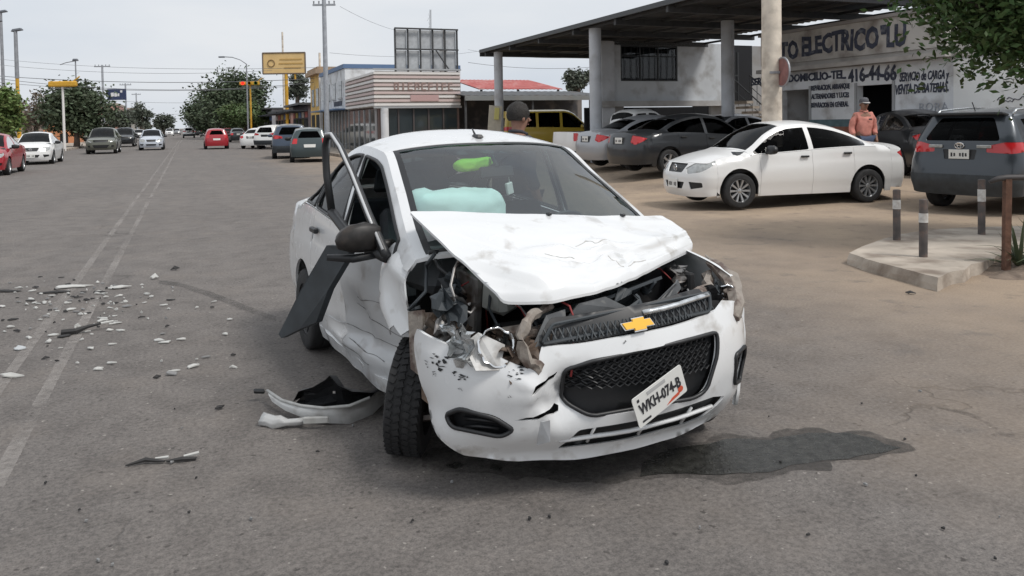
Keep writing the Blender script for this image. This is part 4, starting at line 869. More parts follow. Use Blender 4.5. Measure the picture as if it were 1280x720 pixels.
b = MB(); b.box((1.30, 0, float(HG.tz(1.30, 0)) + .008), (.09, .045, .02), (0, R(2), 0), .8, .006); b.tube([(1.29, 0, 1.48), (1.27, 0, 1.505), (1.22, 0, 1.55)], [.010, .008, .004], 6); hp(b.build('antenna', M['black'], hero))
# boot and tail
aR = [HG.AR * (-1 + 2 * i / 28) for i in range(29)]
te = [tuple(HG.end(False)(np.array([a]), np.array([HG.ztop(a, False)]))[0][:2]) for a in aR]
rl = [(xd[1] + (HG.xr - xd[1]) * i / 6, float(HG.ry(xd[1] + (HG.xr - xd[1]) * i / 6))) for i in range(1, 6)]
hp(patch('boot_lid', HG.topf(), inset([(x - .012, y) for x, y in hcross(*xd)] + rl + te[::-1] + [(x, -y) for x, y in rl[::-1]], .004), step=.09, m=pw, parent=hero))
tl = rounded([(.50, .78), (.52, .95), (.78, .95), (.92, .86), (.80, .76)], .03, 3); al = [HG.AR * (-1 + 2 * i / 40) for i in range(41)]
hp(patch('rear_bumper', HG.end(False), [(a, .24) for a in al] + [(a, HG.ztop(a, False) - .003) for a in al[::-1]], [tl, mirr(tl)], step=.08, m=pw, parent=hero))
for q in (tl, mirr(tl)): hp(patch('tail_light', HG.end(False, -.006), inset(q, -.004), step=.06, m=M['red_lens'], parent=hero))
# hood: buckled sheet hinged at the cowl, pushed back and up
HOODK = [  # rows from the cowl to the nose; columns from the car's right to its left: (x, y, z)
 [(2.05, -.70, 1.165), (2.13, -.36, 1.145), (2.18, .0, 1.115), (2.18, .36, 1.085), (2.12, .74, 1.055)],
 [(2.21, -.685, 1.115), (2.30, -.36, 1.10), (2.34, .0, 1.07), (2.31, .38, 1.04), (2.18, .775, 1.02)],
 [(2.42, -.640, 1.02), (2.52, -.35, 1.02), (2.53, .0, 1.0), (2.46, .39, .98), (2.25, .795, .985)],
 [(2.60, -.595, .93), (2.71, -.335, .945), (2.64, .02, .945), (2.49, .39, .94), (2.29, .80, .955)],
 [(2.715, -.560, .865), (2.82, -.32, .862), (2.74, .03, .880), (2.56, .39, .902), (2.33, .80, .925)]]
def bicubic(K):
    A = np.array(K)
    def cr(P, t):
        n = len(P) - 1; x = np.clip(t * n, 0, n - 1e-6); i = x.astype(int); f_ = (x - i)[:, None]
        p1, p2 = P[i], P[i + 1]; p0 = np.where((i > 0)[:, None], P[np.maximum(i - 1, 0)], 2 * p1 - p2); p3 = np.where((i < n - 1)[:, None], P[np.minimum(i + 2, n)], 2 * p2 - p1)
        return .5 * (2 * p1 + (p2 - p0) * f_ + (2 * p0 - 5 * p1 + 4 * p2 - p3) * f_ ** 2 + (3 * p1 - p0 - 3 * p2 + p3) * f_ ** 3)
    def f(u, v):
        out = np.zeros((len(u), 3)); rows = [cr(A[i], u) for i in range(len(A))]; Rw = np.array(rows)          # rows: (nv, n, 3)
        for i in range(len(u)):
            out[i] = cr(Rw[:, i], np.array([v[i]]))[0]
        return out
    return f
HB = bicubic(HOODK)
CREASE = [((.28, .50), (.62, .60), .018, .03), ((.40, .95), (.52, .42), -.016, .045), ((.52, .42), (.66, .50), .014, .03), ((.10, .35), (.45, .72), -.015, .06), ((.30, .62), (.55, .80), .012, .03), ((.62, .60), (.60, .98), -.012, .035), ((.05, .60), (.30, .98), .012, .05), ((.70, .30), (.95, .75), .006, .06)]
def hood_fn(u, v, off=0.):
    P = HB(np.asarray(u), np.asarray(v)); d = np.zeros(len(P))
    for (a, b_, amp, wd) in CREASE:
        ax, ay = a; bx, by = b_; L2 = (bx - ax) ** 2 + (by - ay) ** 2; t = np.clip(((u - ax) * (bx - ax) + (v - ay) * (by - ay)) / L2, 0, 1)
        ds = np.hypot(u - ax - t * (bx - ax), v - ay - t * (by - ay)); d += 1.5 * amp * np.maximum(0, 1 - ds / wd / 1.5) ** 1.15 * np.sin(np.pi * np.clip(t * .9 + .05, 0, 1)) ** .4
    for i in range(len(P)):
        n_ = noise.noise(Vector((u[i] * 7, v[i] * 6, 1.3))); n2 = noise.noise(Vector((u[i] * 17, v[i] * 15, 7.1)))
        wgt = np.exp(-(((u[i] - .48) / .24) ** 2 + ((v[i] - .66) / .30) ** 2)); d[i] += n_ * (.005 + .020 * wgt) + n2 * .014 * wgt
    P[:, 2] += d + off
    # rolled-down front lip
    P[:, 2] -= .022 * np.clip((v - .95) / .05, 0, 1) ** 2
    return P
ho = rounded([(0.0, 0.0), (.5, 0.0), (1.0, 0.0), (1.0, .5), (.985, 1.0), (.5, 1.0), (.02, 1.0), (0., .5)], .03, 3)
hp(patch('hood', hood_fn, ho, step=.014, m=pw, parent=hero, thick=.012))
for px_, py_ in ((.49, .03), (.80, .03)):
    p = hood_fn(np.array([px_]), np.array([py_]))[0]; b = MB(); b.box((p[0], p[1], p[2] + .008), (.03, .02, .014), bev=.004); hp(b.build('washer_nozzle', M['black'], hero))
crk = mat('cracked_paint', (.52, .51, .49), .7)
for pl_ in ([(.47, .46), (.52, .43), (.55, .46), (.60, .45)], [(.33, .55), (.38, .59), (.43, .62)], [(.53, .72), (.55, .80), (.57, .90)], [(.59, .89), (.63, .87), (.66, .90), (.70, .90)]):
    pts = []
    for (a, b_) in zip(pl_[:-1], pl_[1:]):
        for k in range(5): t = k / 5; pts.append((a[0] + (b_[0] - a[0]) * t + .006 * noise.noise(Vector((a[0] * 40 + t * 9, b_[1] * 30, 0))), a[1] + (b_[1] - a[1]) * t + .010 * noise.noise(Vector((a[1] * 40 + t * 9, b_[0] * 30, 5)))))
    q = hood_fn(np.array([p[0] for p in pts]), np.array([p[1] for p in pts])); b = MB(); b.tube([tuple(p) for p in q], [.002 + .005 * abs(noise.noise(Vector((i * .7, len(pts), 0)))) for i in range(len(pts))], 4); hp(b.build('paint_crack', crk, hero))
# front bumper cover
def tilt(P, ang, c): Q = P.copy(); y = P[:, 1] - c[1]; z = P[:, 2] - c[2]; Q[:, 1] = c[1] + y * math.cos(ang) - z * math.sin(ang); Q[:, 2] = c[2] + y * math.sin(ang) + z * math.cos(ang); return Q
def bump_def(P):
    Q = P.copy(); y = P[:, 1]; z = P[:, 2]
    Q[:, 0] += -.115 - .10 * sstep(.15, -.6, y) - .10 * sstep(-.45, -.85, y) * sstep(.2, .7, z)
    Q[:, 0] -= .10 * np.exp(-(((y + .30) / .10) ** 2 + ((z - .42) / .10) ** 2))         # dent at the tear
    Q[:, 0] += .03 * np.exp(-(((y + .48) / .12) ** 2 + ((z - .50) / .14) ** 2))
    Q[:, 1] += -.03 - .02 * sstep(-.3, -.8, y); Q[:, 2] += (y - .1) * .055 * sstep(.40, .58, z) * sstep(-.62, -.40, y) * sstep(.75, .5, y)
    Q = tilt(Q, R(1.0), (0, .3, .45))
    Q[:, 2] += .052 + .02 * sstep(-.3, -.8, y)
    for i in range(len(Q)):
        k = float(np.clip((-.1 - P[i, 1]) / .5, 0, 1)); v = Vector(P[i]) * 6; kk = math.exp(-((P[i, 1] + .36) / .13) ** 2 - ((P[i, 2] - .46) / .10) ** 2); Q[i, 0] += .035 * kk * (noise.noise(v * 3) + abs(noise.noise(v * 2.1 + Vector((3, 1, 0)))) * 1.6); Q[i] += np.array(noise.noise_vector(v)) * (.004 + .012 * k)
    return Q
E_ = HG.end(True)
up_g = rounded([(-.40, .660), (.42, .660), (.47, .735), (-.34, .732)], .02, 3)
lo_g = rounded([(-.32, .550), (-.20, .578), (.25, .582), (.44, .577), (.43, .50), (.36, .345), (.30, .325), (-.22, .325), (-.30, .38)], .03, 3)
fogR = rounded([(.56, .46), (.60, .31), (.74, .29), (.78, .40), (.70, .475)], .03, 4); fogL = rounded([(-.83, .335), (-.80, .29), (-.58, .255), (-.52, .30), (-.60, .355), (-.74, .375)], .03, 4)
slot = rounded([(-.34, .170), (.44, .188), (.53, .280), (.43, .302), (-.26, .268)], .015, 3)
tear = [(-.455, .505), (-.40, .52), (-.34, .545), (-.36, .52), (-.42, .49), (-.47, .455)]
tear2 = [(-.53, .342), (-.485, .352), (-.455, .349), (-.42, .362), (-.375, .366), (-.34, .382), (-.325, .372), (-.335, .350), (-.36, .340), (-.40, .343), (-.435, .333), (-.48, .338)]
bo = [(-.98, .30), (-.90, .22), (-.75, .155), (-.5, .115), (-.25, .105), (0, .11), (.3, .115), (.6, .14), (.85, .19), (1.0, .30), (1.02, .60), (1.0, .70), (.86, .69), (.70, .665), (.55, .68), (.48, .655), (.2, .647), (-.40, .650), (-.43, .60), (-.47, .575), (-.56, .60), (-.66, .60), (-.80, .625), (-.93, .64), (-.985, .60)]
hp(patch('front_bumper', E_, bo, [lo_g, fogR, fogL, slot, tear, tear2], step=.028, m=pw, parent=hero, thick=.012, deform=bump_def))
hp(patch('bumper_backing', HG.end(True, -.05), rounded([(-.9, .16), (.9, .18), (.95, .62), (.4, .70), (-.38, .70), (-.45, .55), (-.9, .58)], .02), step=.08, m=M['blackm'], parent=hero, thick=0, deform=bump_def))
# grilles: rows of small bars in the openings
def efn(a, z, off): return bump_def(HG.end(True, off)(np.array([a]), np.array([z])))[0]
gl_ = hp(patch('lower_grille', HG.end(True, -.035), inset(lo_g, -.015), step=.05, m=M['black'], parent=hero, thick=.005, deform=bump_def))
b = MB(); rows = 9
for i in range(rows):
    z = .345 + i * .026
    for j in range(22):
        a = -.34 + j * .036 + (i % 2) * .018
        if pip(inset(lo_g, .012), np.array([[a, z]]))[0] and pip(inset(lo_g, .012), np.array([[a + .018, z + .01]]))[0] and z > .43:
            p = [efn(a - .014, z, -.02), efn(a, z + .009, -.02), efn(a + .014, z, -.02), efn(a, z - .009, -.02)]; q = [efn(a - .014, z, -.034), efn(a, z + .009, -.034), efn(a + .014, z, -.034), efn(a, z - .009, -.034)]
            for k in range(4): b.add([p[k], p[(k + 1) % 4], q[(k + 1) % 4], q[k]], [(0, 1, 2, 3)])
            # frame of the cell
            pp = [Vector(efn(a + dx, z + dz, -.018)) for dx, dz in ((-.018, 0), (0, .013), (.018, 0), (0, -.013))]
            b.tube(pp + pp[:1], .0035, 4, False)
g2 = b.build('grille_mesh', M['black'], gl_)
b = MB()
ring = [tuple(efn(a, z, .004)) for a, z in inset(lo_g, .004)]; b.tube(ring + ring[:1], .009, 6, False); b.build('grille_surround', M['black'], gl_, True)
ug = hp(patch('upper_grille', HG.end(True, -.03), inset(up_g, -.012), step=.05, m=M['black'], parent=hero, thick=.005, deform=bump_def))
b = MB(); ring = [tuple(efn(a, z, .006)) for a, z in inset(up_g, .003)]; b.tube(ring + ring[:1], .008, 6, False)
for j in range(26):
    a = -.38 + j * .033; b.tube([tuple(efn(a, .660, -.008)), tuple(efn(a + .02, .71, -.008))], .004, 4, False)
    b.tube([tuple(efn(a + .02, .66, -.008)), tuple(efn(a, .71, -.008))], .004, 4, False)
b.build('grille_mesh', M['trim'], ug)
b = MB(); b.tube([tuple(efn(.06 + .38 * i / 8, .722 + .004 * i / 8, .012)) for i in range(9)], .012, 6); b.build('grille_chrome', M['silver'], ug, True)
for q in (fogR, fogL):
    o = hp(patch('fog_recess', HG.end(True, -.04), inset(q, -.015), step=.04, m=M['black'], parent=hero, thick=.005, deform=bump_def))
    b = MB(); ring = [tuple(efn(a, z, .003)) for a, z in inset(q, .006)]; b.tube(ring + ring[:1], .010, 6, False)
    cx = sum(p[0] for p in q) / len(q); cz = sum(p[1] for p in q) / len(q)
    for k in (-.03, 0, .03): b.tube([tuple(efn(cx - .08, cz + k, -.03)), tuple(efn(cx, cz + k + .008, -.02)), tuple(efn(cx + .08, cz + k, -.03))], .008, 5)
    b.build('fog_bezel', M['black'], o, True)
sl_ = hp(patch('lower_slot', HG.end(True, -.03), inset(slot, -.012), step=.05, m=M['black'], parent=hero, thick=.005, deform=bump_def))
b = MB(); b.tube([tuple(efn(-.34 + .80 * i / 10, .218 + .026 * i / 10, -.006)) for i in range(11)], .010, 6)
for a in (-.2, .05, .3): b.tube([tuple(efn(a, .19, -.01)), tuple(efn(a + .01, .275, -.01))], .007, 5)
b.build('slot_bar', pw, sl_, True)
# bowtie emblem
EMS = .78
em = [(-.085, -.018), (-.035, -.018), (-.035, -.032), (.035, -.032), (.035, -.018), (.085, -.018), (.07, .018), (.035, .018), (.035, .032), (-.035, .032), (-.035, .018), (-.10, .018)]
p0 = Vector(efn(.02, .685, .014)); px1 = Vector(efn(.10, .685, .014)); pz1 = Vector(efn(.02, .70, .014)); MT = frame(p0, px1 - p0, pz1 - p0) @ Matrix.Diagonal((EMS, EMS, 1, 1))
b = MB(); b.prism(em, MT, .012); eo = hp(b.build('emblem', M['gold'], hero))
b = MB(); b.prism([(x * 1.10, y * 1.18) for x, y in em], MT @ Matrix.Translation((0, 0, -.004)), .010); b.build('emblem_rim', M['chrome'], eo)
# number plate, hanging crooked
p0 = Vector(efn(.06, .40, .04)); MT = frame(p0, Vector((-.04, 1, .42)), Vector((.16, -.4, 1))) @ Matrix.Diagonal((.92, .92, 1, 1))
b = MB(); b.prism(rounded([(-.15, -.085), (.15, -.075), (.15, .075), (-.15, .075)], .012), MT, .004); po = hp(b.build('number_plate', M['plate'], hero))
text_obj('plate_number', 'WKH-074-B', .076, M['ink'], po, MT @ Matrix.Translation((0, -.002, .0055)), .002, .001, sx=.64)
b = MB(); b.box((0, 0, 0), (.11, .018, .001)); b.v = [MT @ (v + Vector((-.01, .055, .0052))) for v in b.v]; b.build('plate_heading', M['plategrey'], po)
b = MB(); b.box((0, 0, 0), (.05, .010, .001)); b.v = [MT @ (v + Vector((-.10, -.062, .0052))) for v in b.v]; b.build('plate_footer', M['ink'], po)
b = MB(); b.box((0, 0, 0), (.012, .014, .001)); b.v = [MT @ (v + Vector((-.12, .05, .0052))) for v in b.v]; b.build('plate_stamp', M['ink'], po)
b = MB(); b.prism([(.02, -.07), (.10, -.062), (.115, -.045), (.06, -.052)], MT @ Matrix.Translation((0, 0, .0045)), .001); b.prism(circ(.115, -.01, .016, 10), MT @ Matrix.Translation((0, -.03, .0045)), .001); b.build('plate_mark', M['platered'], po)
# torn flap of bumper skin
fl = MB(); pts = [efn(-.42, .49, .02), efn(-.33, .53, .03), efn(-.29, .44, .07), efn(-.36, .37, .09), efn(-.44, .40, .05)]; c = sum(pts) / 5 + np.array([.03, 0, 0])
fl.add(pts + [c] + [p - np.array([.012, 0, 0]) for p in pts], [(i, (i + 1) % 5, 5) for i in range(5)] + [(i, (i + 1) % 5, 6 + (i + 1) % 5, 6 + i) for i in range(5)]); pass
fl = MB(); pts = [efn(-.42, .33, .02), efn(-.38, .34, .05), efn(-.385, .25, .06), efn(-.43, .22, .03)]; fl.add(pts + [p - np.array([.01, 0, 0]) for p in pts], [(0, 1, 2, 3), (0, 1, 5, 4), (1, 2, 6, 5), (2, 3, 7, 6), (3, 0, 4, 7)]); hp(fl.build('torn_flap', ps, hero, False))
# black scuff marks on the right half of the bumper skin
rs = random.Random(5)
b = MB()
for (a, z, s_) in ((-.80, .56, .03), (-.78, .545, .05), (-.70, .51, .035), (-.71, .50, .03), (-.83, .50, .02), (-.72, .45, .015), (-.86, .53, .02), (-.62, .56, .02), (-.52, .54, .025), (-.50, .57, .03), (-.66, .60, .02), (-.44, .43, .012), (-.05, .625, .012), (-.55, .45, .01)):
    for k in range(6):
        aa, zz = a + rs.uniform(-.7, .7) * s_, z + rs.uniform(-.6, .6) * s_; w_, h_ = s_ * rs.uniform(.15, .6), s_ * rs.uniform(.05, .22)
        poly = [(aa + w_ * math.cos(t) * rs.uniform(.25, 1), zz + h_ * math.sin(t) * rs.uniform(.25, 1)) for t in np.linspace(0, 2 * math.pi, 10)[:-1]]
        v = [tuple(efn(x, y, .0035)) for x, y in poly]; b.add(v, [tuple(range(9))])
hp(tag(b.build('paint_scrape', M['black'], hero), kind='stuff'))

# scratches along the scraped door skins
for (x0, x1, z0, z1) in ((.55, 1.0, .36, .40), (1.05, 1.8, .40, .44), (1.1, 1.7, .33, .35), (.7, 1.0, .30, .31), (1.2, 1.86, .56, .50), (1.3, 1.8, .62, .66), (1.05, 1.5, .29, .28)):
    xs_ = np.linspace(x0, x1, 18); zs_ = np.linspace(z0, z1, 18) + .008 * np.sin(xs_ * 13); q = chain(side_damage, noise_def(.012, 6.) if x0 > 1.02 else (lambda P: P))(HG.side(-1, .002)(xs_, zs_)); b = MB(); b.tube([tuple(p) for p in q], [.0008 + .004 * abs(noise.noise(Vector((i * .5, x0 * 9, z0 * 30)))) for i in range(18)], 4); hp(b.build('scratch', mat('scratch_grey', (.16, .155, .15), .7) if x0 > 1.0 else M['paint_scuff'], hero))
# ---- engine bay
def rough(o, amp=.022, sc=19.):
    bm = bmesh.new(); bm.from_mesh(o.data); bmesh.ops.subdivide_edges(bm, edges=bm.edges[:], cuts=2, use_grid_fill=True)
    for v in bm.verts: v.co += Vector(noise.noise_vector(v.co * sc)) * amp
    bm.to_mesh(o.data); bm.free(); return o
HC = lambda x, y, z: Vector((x, y, z))
b = MB(); b.box((2.55, .05, .48), (.06, 1.05, .42), (0, R(4), R(-5)), bev=.01)
rad = hp(b.build('radiator', M['blackm'], hero))
b = MB()
for i in range(16): b.box((2.59, -.42 + i * .06, .48), (.012, .018, .38), (0, R(4), R(-5)))
b.build('radiator_fin', M['trim'], rad)
b = MB(); b.tube([(2.66, -.52, .68), (2.76, -.3, .70), (2.80, 0, .715), (2.80, .3, .735), (2.70, .58, .77), (2.55, .70, .80)], [.03, .035, .035, .035, .03, .025], 6); rough(hp(b.build('radiator_support', M['beige'], hero, True, 30)))
b = MB(); b.box((2.20, .1, .62), (.55, .85, .34), (R(3), 0, R(8)), .85, .05); hp(b.build('engine_block', M['blackm'], hero))
b = MB(); b.box((2.28, .12, .83), (.34, .5, .10), (R(2), R(6), R(12)), .85, .03); hp(b.build('engine_cover', M['trim'], hero))
b = MB(); b.box((2.30, .52, .74), (.2, .24, .22), bev=.02); hp(b.build('battery', M['black'], hero))
# grey plastic shroud, snapped in two and standing up behind the grille
def shard(name, pts, th, m_, smooth=False):
    n = len(pts); P3 = [Vector(p) for p in pts]; nr = Vector((0, 0, 0))
    for i in range(n): nr += (P3[i] - P3[0]).cross(P3[(i + 1) % n] - P3[0])
    nr = nr.normalized() * th; b_ = MB(); b_.add(P3 + [p - nr for p in P3], [tuple(range(n)), tuple(range(n, 2 * n))[::-1]] + [((i + 1) % n, i, n + i, n + (i + 1) % n) for i in range(n)]); return hp(b_.build(name, m_, hero, smooth))
grey = mat('grey_plastic', (.085, .09, .095), .5, noise_amt=.3, nscale=9, dirt=(.25, .24, .22), dirt_amt=.6, dscale=18, dlo=.6, dhi=.75)
shard('plastic_shroud', [(2.80, -.36, .66), (2.77, -.20, .80), (2.75, -.05, .81), (2.77, .08, .74), (2.80, .06, .64)], .012, grey)
shard('plastic_shroud', [(2.84, -.50, .59), (2.78, -.36, .77), (2.80, -.28, .79), (2.86, -.30, .62)], .012, grey)
shard('plastic_shroud', [(2.84, .04, .70), (2.80, .30, .845), (2.77, .33, .85), (2.78, .34, .81), (2.84, .18, .72), (2.86, .08, .69)], .012, grey)
shard('air_guide', [(2.62, -.30, .72), (2.70, .02, .80), (2.62, .36, .84), (2.5, .38, .80), (2.5, -.3, .70)], .014, M['trim'])
b = MB(); b.tube([(2.86, -.52, .70), (2.85, -.50, .76), (2.80, -.42, .79), (2.72, -.30, .80)], .022, 6); b.tube([(2.86, -.52, .70), (2.88, -.50, .62), (2.88, -.44, .585)], .022, 6); rough(hp(b.build('headlamp_bracket', M['beige'], hero, True, 40)))
# smashed right headlamp
rs = random.Random(3)
v = [(2.82, -.70, .60), (2.83, -.60, .59), (2.80, -.56, .68), (2.76, -.66, .735), (2.74, -.72, .69)]
shard('headlight_lens', v, .01, mat('broken_lens', (.55, .55, .54), .5, noise_amt=.2, nscale=15, dirt=(.2, .17, .14), dirt_amt=.7, dscale=12))
# left headlamp: torn open, bare housing
b = MB(); b.tube([(2.55, .72, .86), (2.72, .70, .80), (2.84, .63, .72), (2.90, .55, .665)], [.03, .035, .04, .02], 6); rough(hp(b.build('headlight', M['beige'], hero, True, 30)))
shard('headlight_lens', [(2.46, .765, .885), (2.62, .745, .84), (2.64, .74, .79), (2.50, .77, .83)], .01, M['beige'])
shard('headlight_lens', [(2.72, .71, .80), (2.86, .62, .735), (2.87, .63, .66), (2.74, .73, .72)], .01, M['black'])
shard('headlight_lens', [(2.66, .66, .80), (2.80, .56, .76), (2.84, .50, .70), (2.70, .60, .73)], .01, M['trim'])
b = MB(); b.lathe([(.001, -.07), (.03, -.068), (.055, -.05), (.075, -.015), (.08, .01), (.072, .008)], 18, frame((2.80, -.60, .675), (0, .9, .3), (-.3, -.3, .9))); rough(hp(b.build('lamp_reflector', M['chrome'], hero, True)), .01, 30.)
b = MB(); b.lathe([(.001, -.05), (.03, -.05), (.05, -.03), (.06, .0), (.055, .0)], 16, frame((2.78, .62, .74), (.5, .8, 0), (-.2, .1, .9))); rough(hp(b.build('lamp_reflector', M['chrome'], hero, True)), .01, 30.)
b = MB(); b.box((2.42, -.40, .80), (.16, .14, .16), (.2, .1, .4), .85, .03); hp(b.build('washer_bottle', mat('bottle_plastic', (.42, .43, .40), .5, noise_amt=.15, dirt=(.15, .13, .1), dirt_amt=.7, dscale=8), hero, False))
rw = random.Random(8)
for k in range(14):
    p = Vector((2.55 + rw.uniform(-.25, .25), rw.choice((-.5, -.55, -.35, .0, .5)) + rw.uniform(-.1, .1), .80 + rw.uniform(-.06, .08))); pts = [p]; d_ = Vector((rw.uniform(-.2, 1), rw.uniform(-1, 1), rw.uniform(-.3, .5)))
    for j in range(7): d_ = (d_ + Vector((rw.uniform(-.6, .6), rw.uniform(-.6, .6), -.28))).normalized(); p = p + d_ * .05; pts.append(p)
    b = MB(); b.tube(pts, rw.uniform(.0025, .0055), 5); hp(b.build('loose_wire', rw.choice([M['black'], M['black'], M['trim'], mat('wire_red', (.25, .03, .03), .6), mat('wire_grey', (.3, .3, .3), .6)]), hero, True))
# wires and tangle in the right wheel bay
for k in range(7):
    p = Vector((2.30 + rs.uniform(-.15, .2), -.55 + rs.uniform(-.12, .1), .95 + rs.uniform(-.1, .05))); pts = [p]
    for j in range(6): p = p + Vector((rs.uniform(-.05, .10), rs.uniform(-.07, .05), rs.uniform(-.10, .02))); pts.append(p)
    b = MB(); b.tube(pts, rs.uniform(.006, .016), 5); hp(b.build('torn_hose', rs.choice([M['black'], M['trim'], M['steel']]), hero, True))
# inner apron, strut and bay floor
slab_poly = [(1.8, .16), (2.56, .16), (2.72, .40), (2.45, .52), (1.8, .52)]
hp(slab('bay_floor', slab_poly, -.48, .62, M['blackm'], hero))
b = MB(); b.box((1.86, 0, .62), (.05, 1.2, .62), bev=.01); hp(b.build('firewall', M['blackm'], hero))
b = MB(); b.box((2.12, -.50, .72), (.5, .04, .36), (0, R(6), R(4)), bev=.01); hp(b.build('inner_apron', M['steel'], hero))
b = MB(); b.box((2.25, .56, .66), (.7, .04, .34), bev=.01); hp(b.build('inner_apron', M['blackm'], hero))
# what is left of the right fender
TF = [(1.865, .93), (1.90, 1.0), (2.0, 1.04), (2.10, .985), (2.15, .93), (2.14, .84), (2.17, .76), (2.13, .70), (2.16, .64), (2.10, .585), (2.05, .62), (1.99, .56), (1.93, .60), (1.90, .72), (1.87, .84)]
def fender_fn(x, z, off=0.):
    q = np.clip((z - .86) / .18, 0, 1); y = -(.80 - .11 * q ** 1.5 + off) + .05 * sstep(1.9, 2.2, x); y = y + .02 * np.sin(x * 23 + z * 14) * sstep(.95, .65, z)
    return np.c_[x, y, z]
hp(patch('torn_fender', fender_fn, TF, step=.03, m=pw, parent=hero, thick=.008, deform=noise_def(.02, 7., 2)))
# bent front-right suspension and wheel
wr = wheel(hero, 0, 0, BEAT['R'], BEAT['tyre_w'], 'steel', -1)
wr.scale = (.94, .94, 1.0); wr.location = (2.04 - WBH / 2, -.695, .262); wr.rotation_euler = Euler((R(84), R(10), R(-32)))
b = MB(); RH_ = BEAT['R']
for k in range(46):
    a = 2 * math.pi * k / 46
    for j, (h0, sk) in enumerate(((-.062, .3), (-.022, -.3), (.022, .3), (.062, -.3))):
        aa = a + (j % 2) * .07; c_ = Vector((math.cos(aa) * (RH_ + .0015), math.sin(aa) * (RH_ + .0015), h0)); b.box(c_, (.009, .027, .030), Matrix.Rotation(aa, 3, 'Z') @ Matrix.Rotation(sk, 3, 'X'))
td = b.build('tread', M['tyre'], wr); td['kind'] = 'stuff'
wl = wheel(hero, WBH - WBH / 2, .69, BEAT['R'], BEAT['tyre_w'], 'steel', 1); wl.rotation_euler = (R(-90), 0, R(-12))
for sg in (1, -1): wheel(hero, -WBH / 2, sg * .705, BEAT['R'], BEAT['tyre_w'], 'steel', sg)
shard('strut_plate', [(2.26, -.74, .72), (2.34, -.58, .72), (2.46, -.55, .40), (2.46, -.62, .33), (2.42, -.70, .30), (2.36, -.76, .36)], .03, M['rust'])
shard('strut_plate', [(2.22, -.76, .72), (2.30, -.72, .74), (2.37, -.735, .44), (2.30, -.78, .48)], .02, M['beige'])
b = MB(); b.tube([(2.25, -.52, .78), (2.25, -.60, .30)], [.035, .03], 8); b.tube([(2.3, -.45, .22), (2.16, -.72, .20)], .022, 6); hp(b.build('suspension_arm', M['steel'], hero, True, 40))
# front right door: bent window frame, mirror and trim hanging outward
def crumple(name, c, sz, m_, seed, n=7, amp=.35):
    r_ = random.Random(seed); vs = []; rot = Euler((r_.uniform(-1.4, 1.4), r_.uniform(-1.4, 1.4), r_.uniform(-3, 3))).to_matrix()
    for i in range(n):
        for j in range(n):
            e = 1 + .25 * (r_.random() - .5) * (i in (0, n - 1) or j in (0, n - 1)); p = Vector(((i / (n - 1) - .5) * sz * e, (j / (n - 1) - .5) * sz * .7 * e, 0)); p += Vector(noise.noise_vector(p * (3.2 / sz) + Vector((seed * 3.1, seed, 0)))) * sz * amp; p.z += sz * amp * .6 * math.sin(i * 1.7 + seed) ; vs.append(rot @ p + Vector(c))
    k = len(vs); vs += [v_ - rot @ Vector((0, 0, .004)) for v_ in vs]
    fs = []
    for i in range(n - 1):
        for j in range(n - 1): q = (i * n + j, (i + 1) * n + j, (i + 1) * n + j + 1, i * n + j + 1); fs += [q, tuple(x + k for x in q[::-1])]
    return hp(mobj(name, vs, fs, m_, hero, False))
rs = random.Random(11)
for i in range(9): crumple('crushed_sheet', (2.42 + rs.uniform(-.20, .20), -.66 + rs.uniform(-.09, .10), .74 + rs.uniform(-.14, .12)), rs.uniform(.10, .20), rs.choice([M['steel'], M['rust'], M['beige'], M['blackm'], M['trim']]), i)
for i in range(4): crumple('headlight_shell', (2.68 + rs.uniform(-.06, .08), -.68 + rs.uniform(-.05, .05), .70 + rs.uniform(-.06, .05)), rs.uniform(.10, .16), M['silver'] if i else M['lens'], 20 + i, amp=.28)
for i in range(6): crumple('bent_bracket', (2.84 + rs.uniform(-.08, .06), -.50 + rs.uniform(-.12, .16), .63 + rs.uniform(-.03, .05)), rs.uniform(.09, .17), rs.choice([M['rust'], M['beige'], M['steel'], M['black']]), 40 + i)
for i in range(7): crumple('lamp_shell', (2.66 + rs.uniform(-.12, .14), .60 + rs.uniform(-.10, .10), .77 + rs.uniform(-.05, .06)), rs.uniform(.08, .16), rs.choice([M['trim'], M['beige'], M['blackm'], M['steel']]), 60 + i)
for i in range(6): crumple('bay_fragment', (2.66 + rs.uniform(-.12, .12), .0 + rs.uniform(-.4, .4), .77 + rs.uniform(-.05, .05)), rs.uniform(.08, .2), rs.choice([M['trim'], M['blackm'], grey]), 80 + i)
fp = [Vector(p) for p in ((1.28, -.885, 1.10), (1.245, -.90, 1.30), (1.22, -.90, 1.46), (1.25, -.895, 1.525), (1.33, -.885, 1.53), (1.45, -.87, 1.46), (1.60, -.85, 1.33), (1.78, -.82, 1.13), (1.93, -.79, .965), (1.95, -.78, .93))]
b = MB(); b.tube(fp, [.022, .021, .020, .018, .018, .018, .019, .021, .024, .026], 8); dfo = hp(b.build('door_window_frame', M['black'], hero, True))
b = MB(); b.tube([p + Vector((.016, -.012, .008)) for p in fp[3:9]], .008, 6); b.build('frame_skin', M['paint_scuff'], dfo, True)
b = MB(); b.tube([fp[0], (fp[0] + fp[-1]) / 2 + Vector((0, -.02, -.04)), fp[-1]], .028, 6); b.build('belt_moulding', M['black'], dfo, True)
hp(mirror_obj(hero, (1.84, -.78, 1.03), -1, M['mirror_broken'], s=1.02))
for v in HP[-1].data.vertices: v.co += Vector(noise.noise_vector(v.co * 22)) * .010 + Vector((0, 0, -.025 * max(0, -(v.co.y + .86) * 4)))
b = MB(); b.tube([(1.86, -.80, .935), (1.84, -.92, .925), (1.80, -1.04, .935)], [.016, .022, .016], 6); hp(b.build('mirror_lip', M['black'], hero, True))
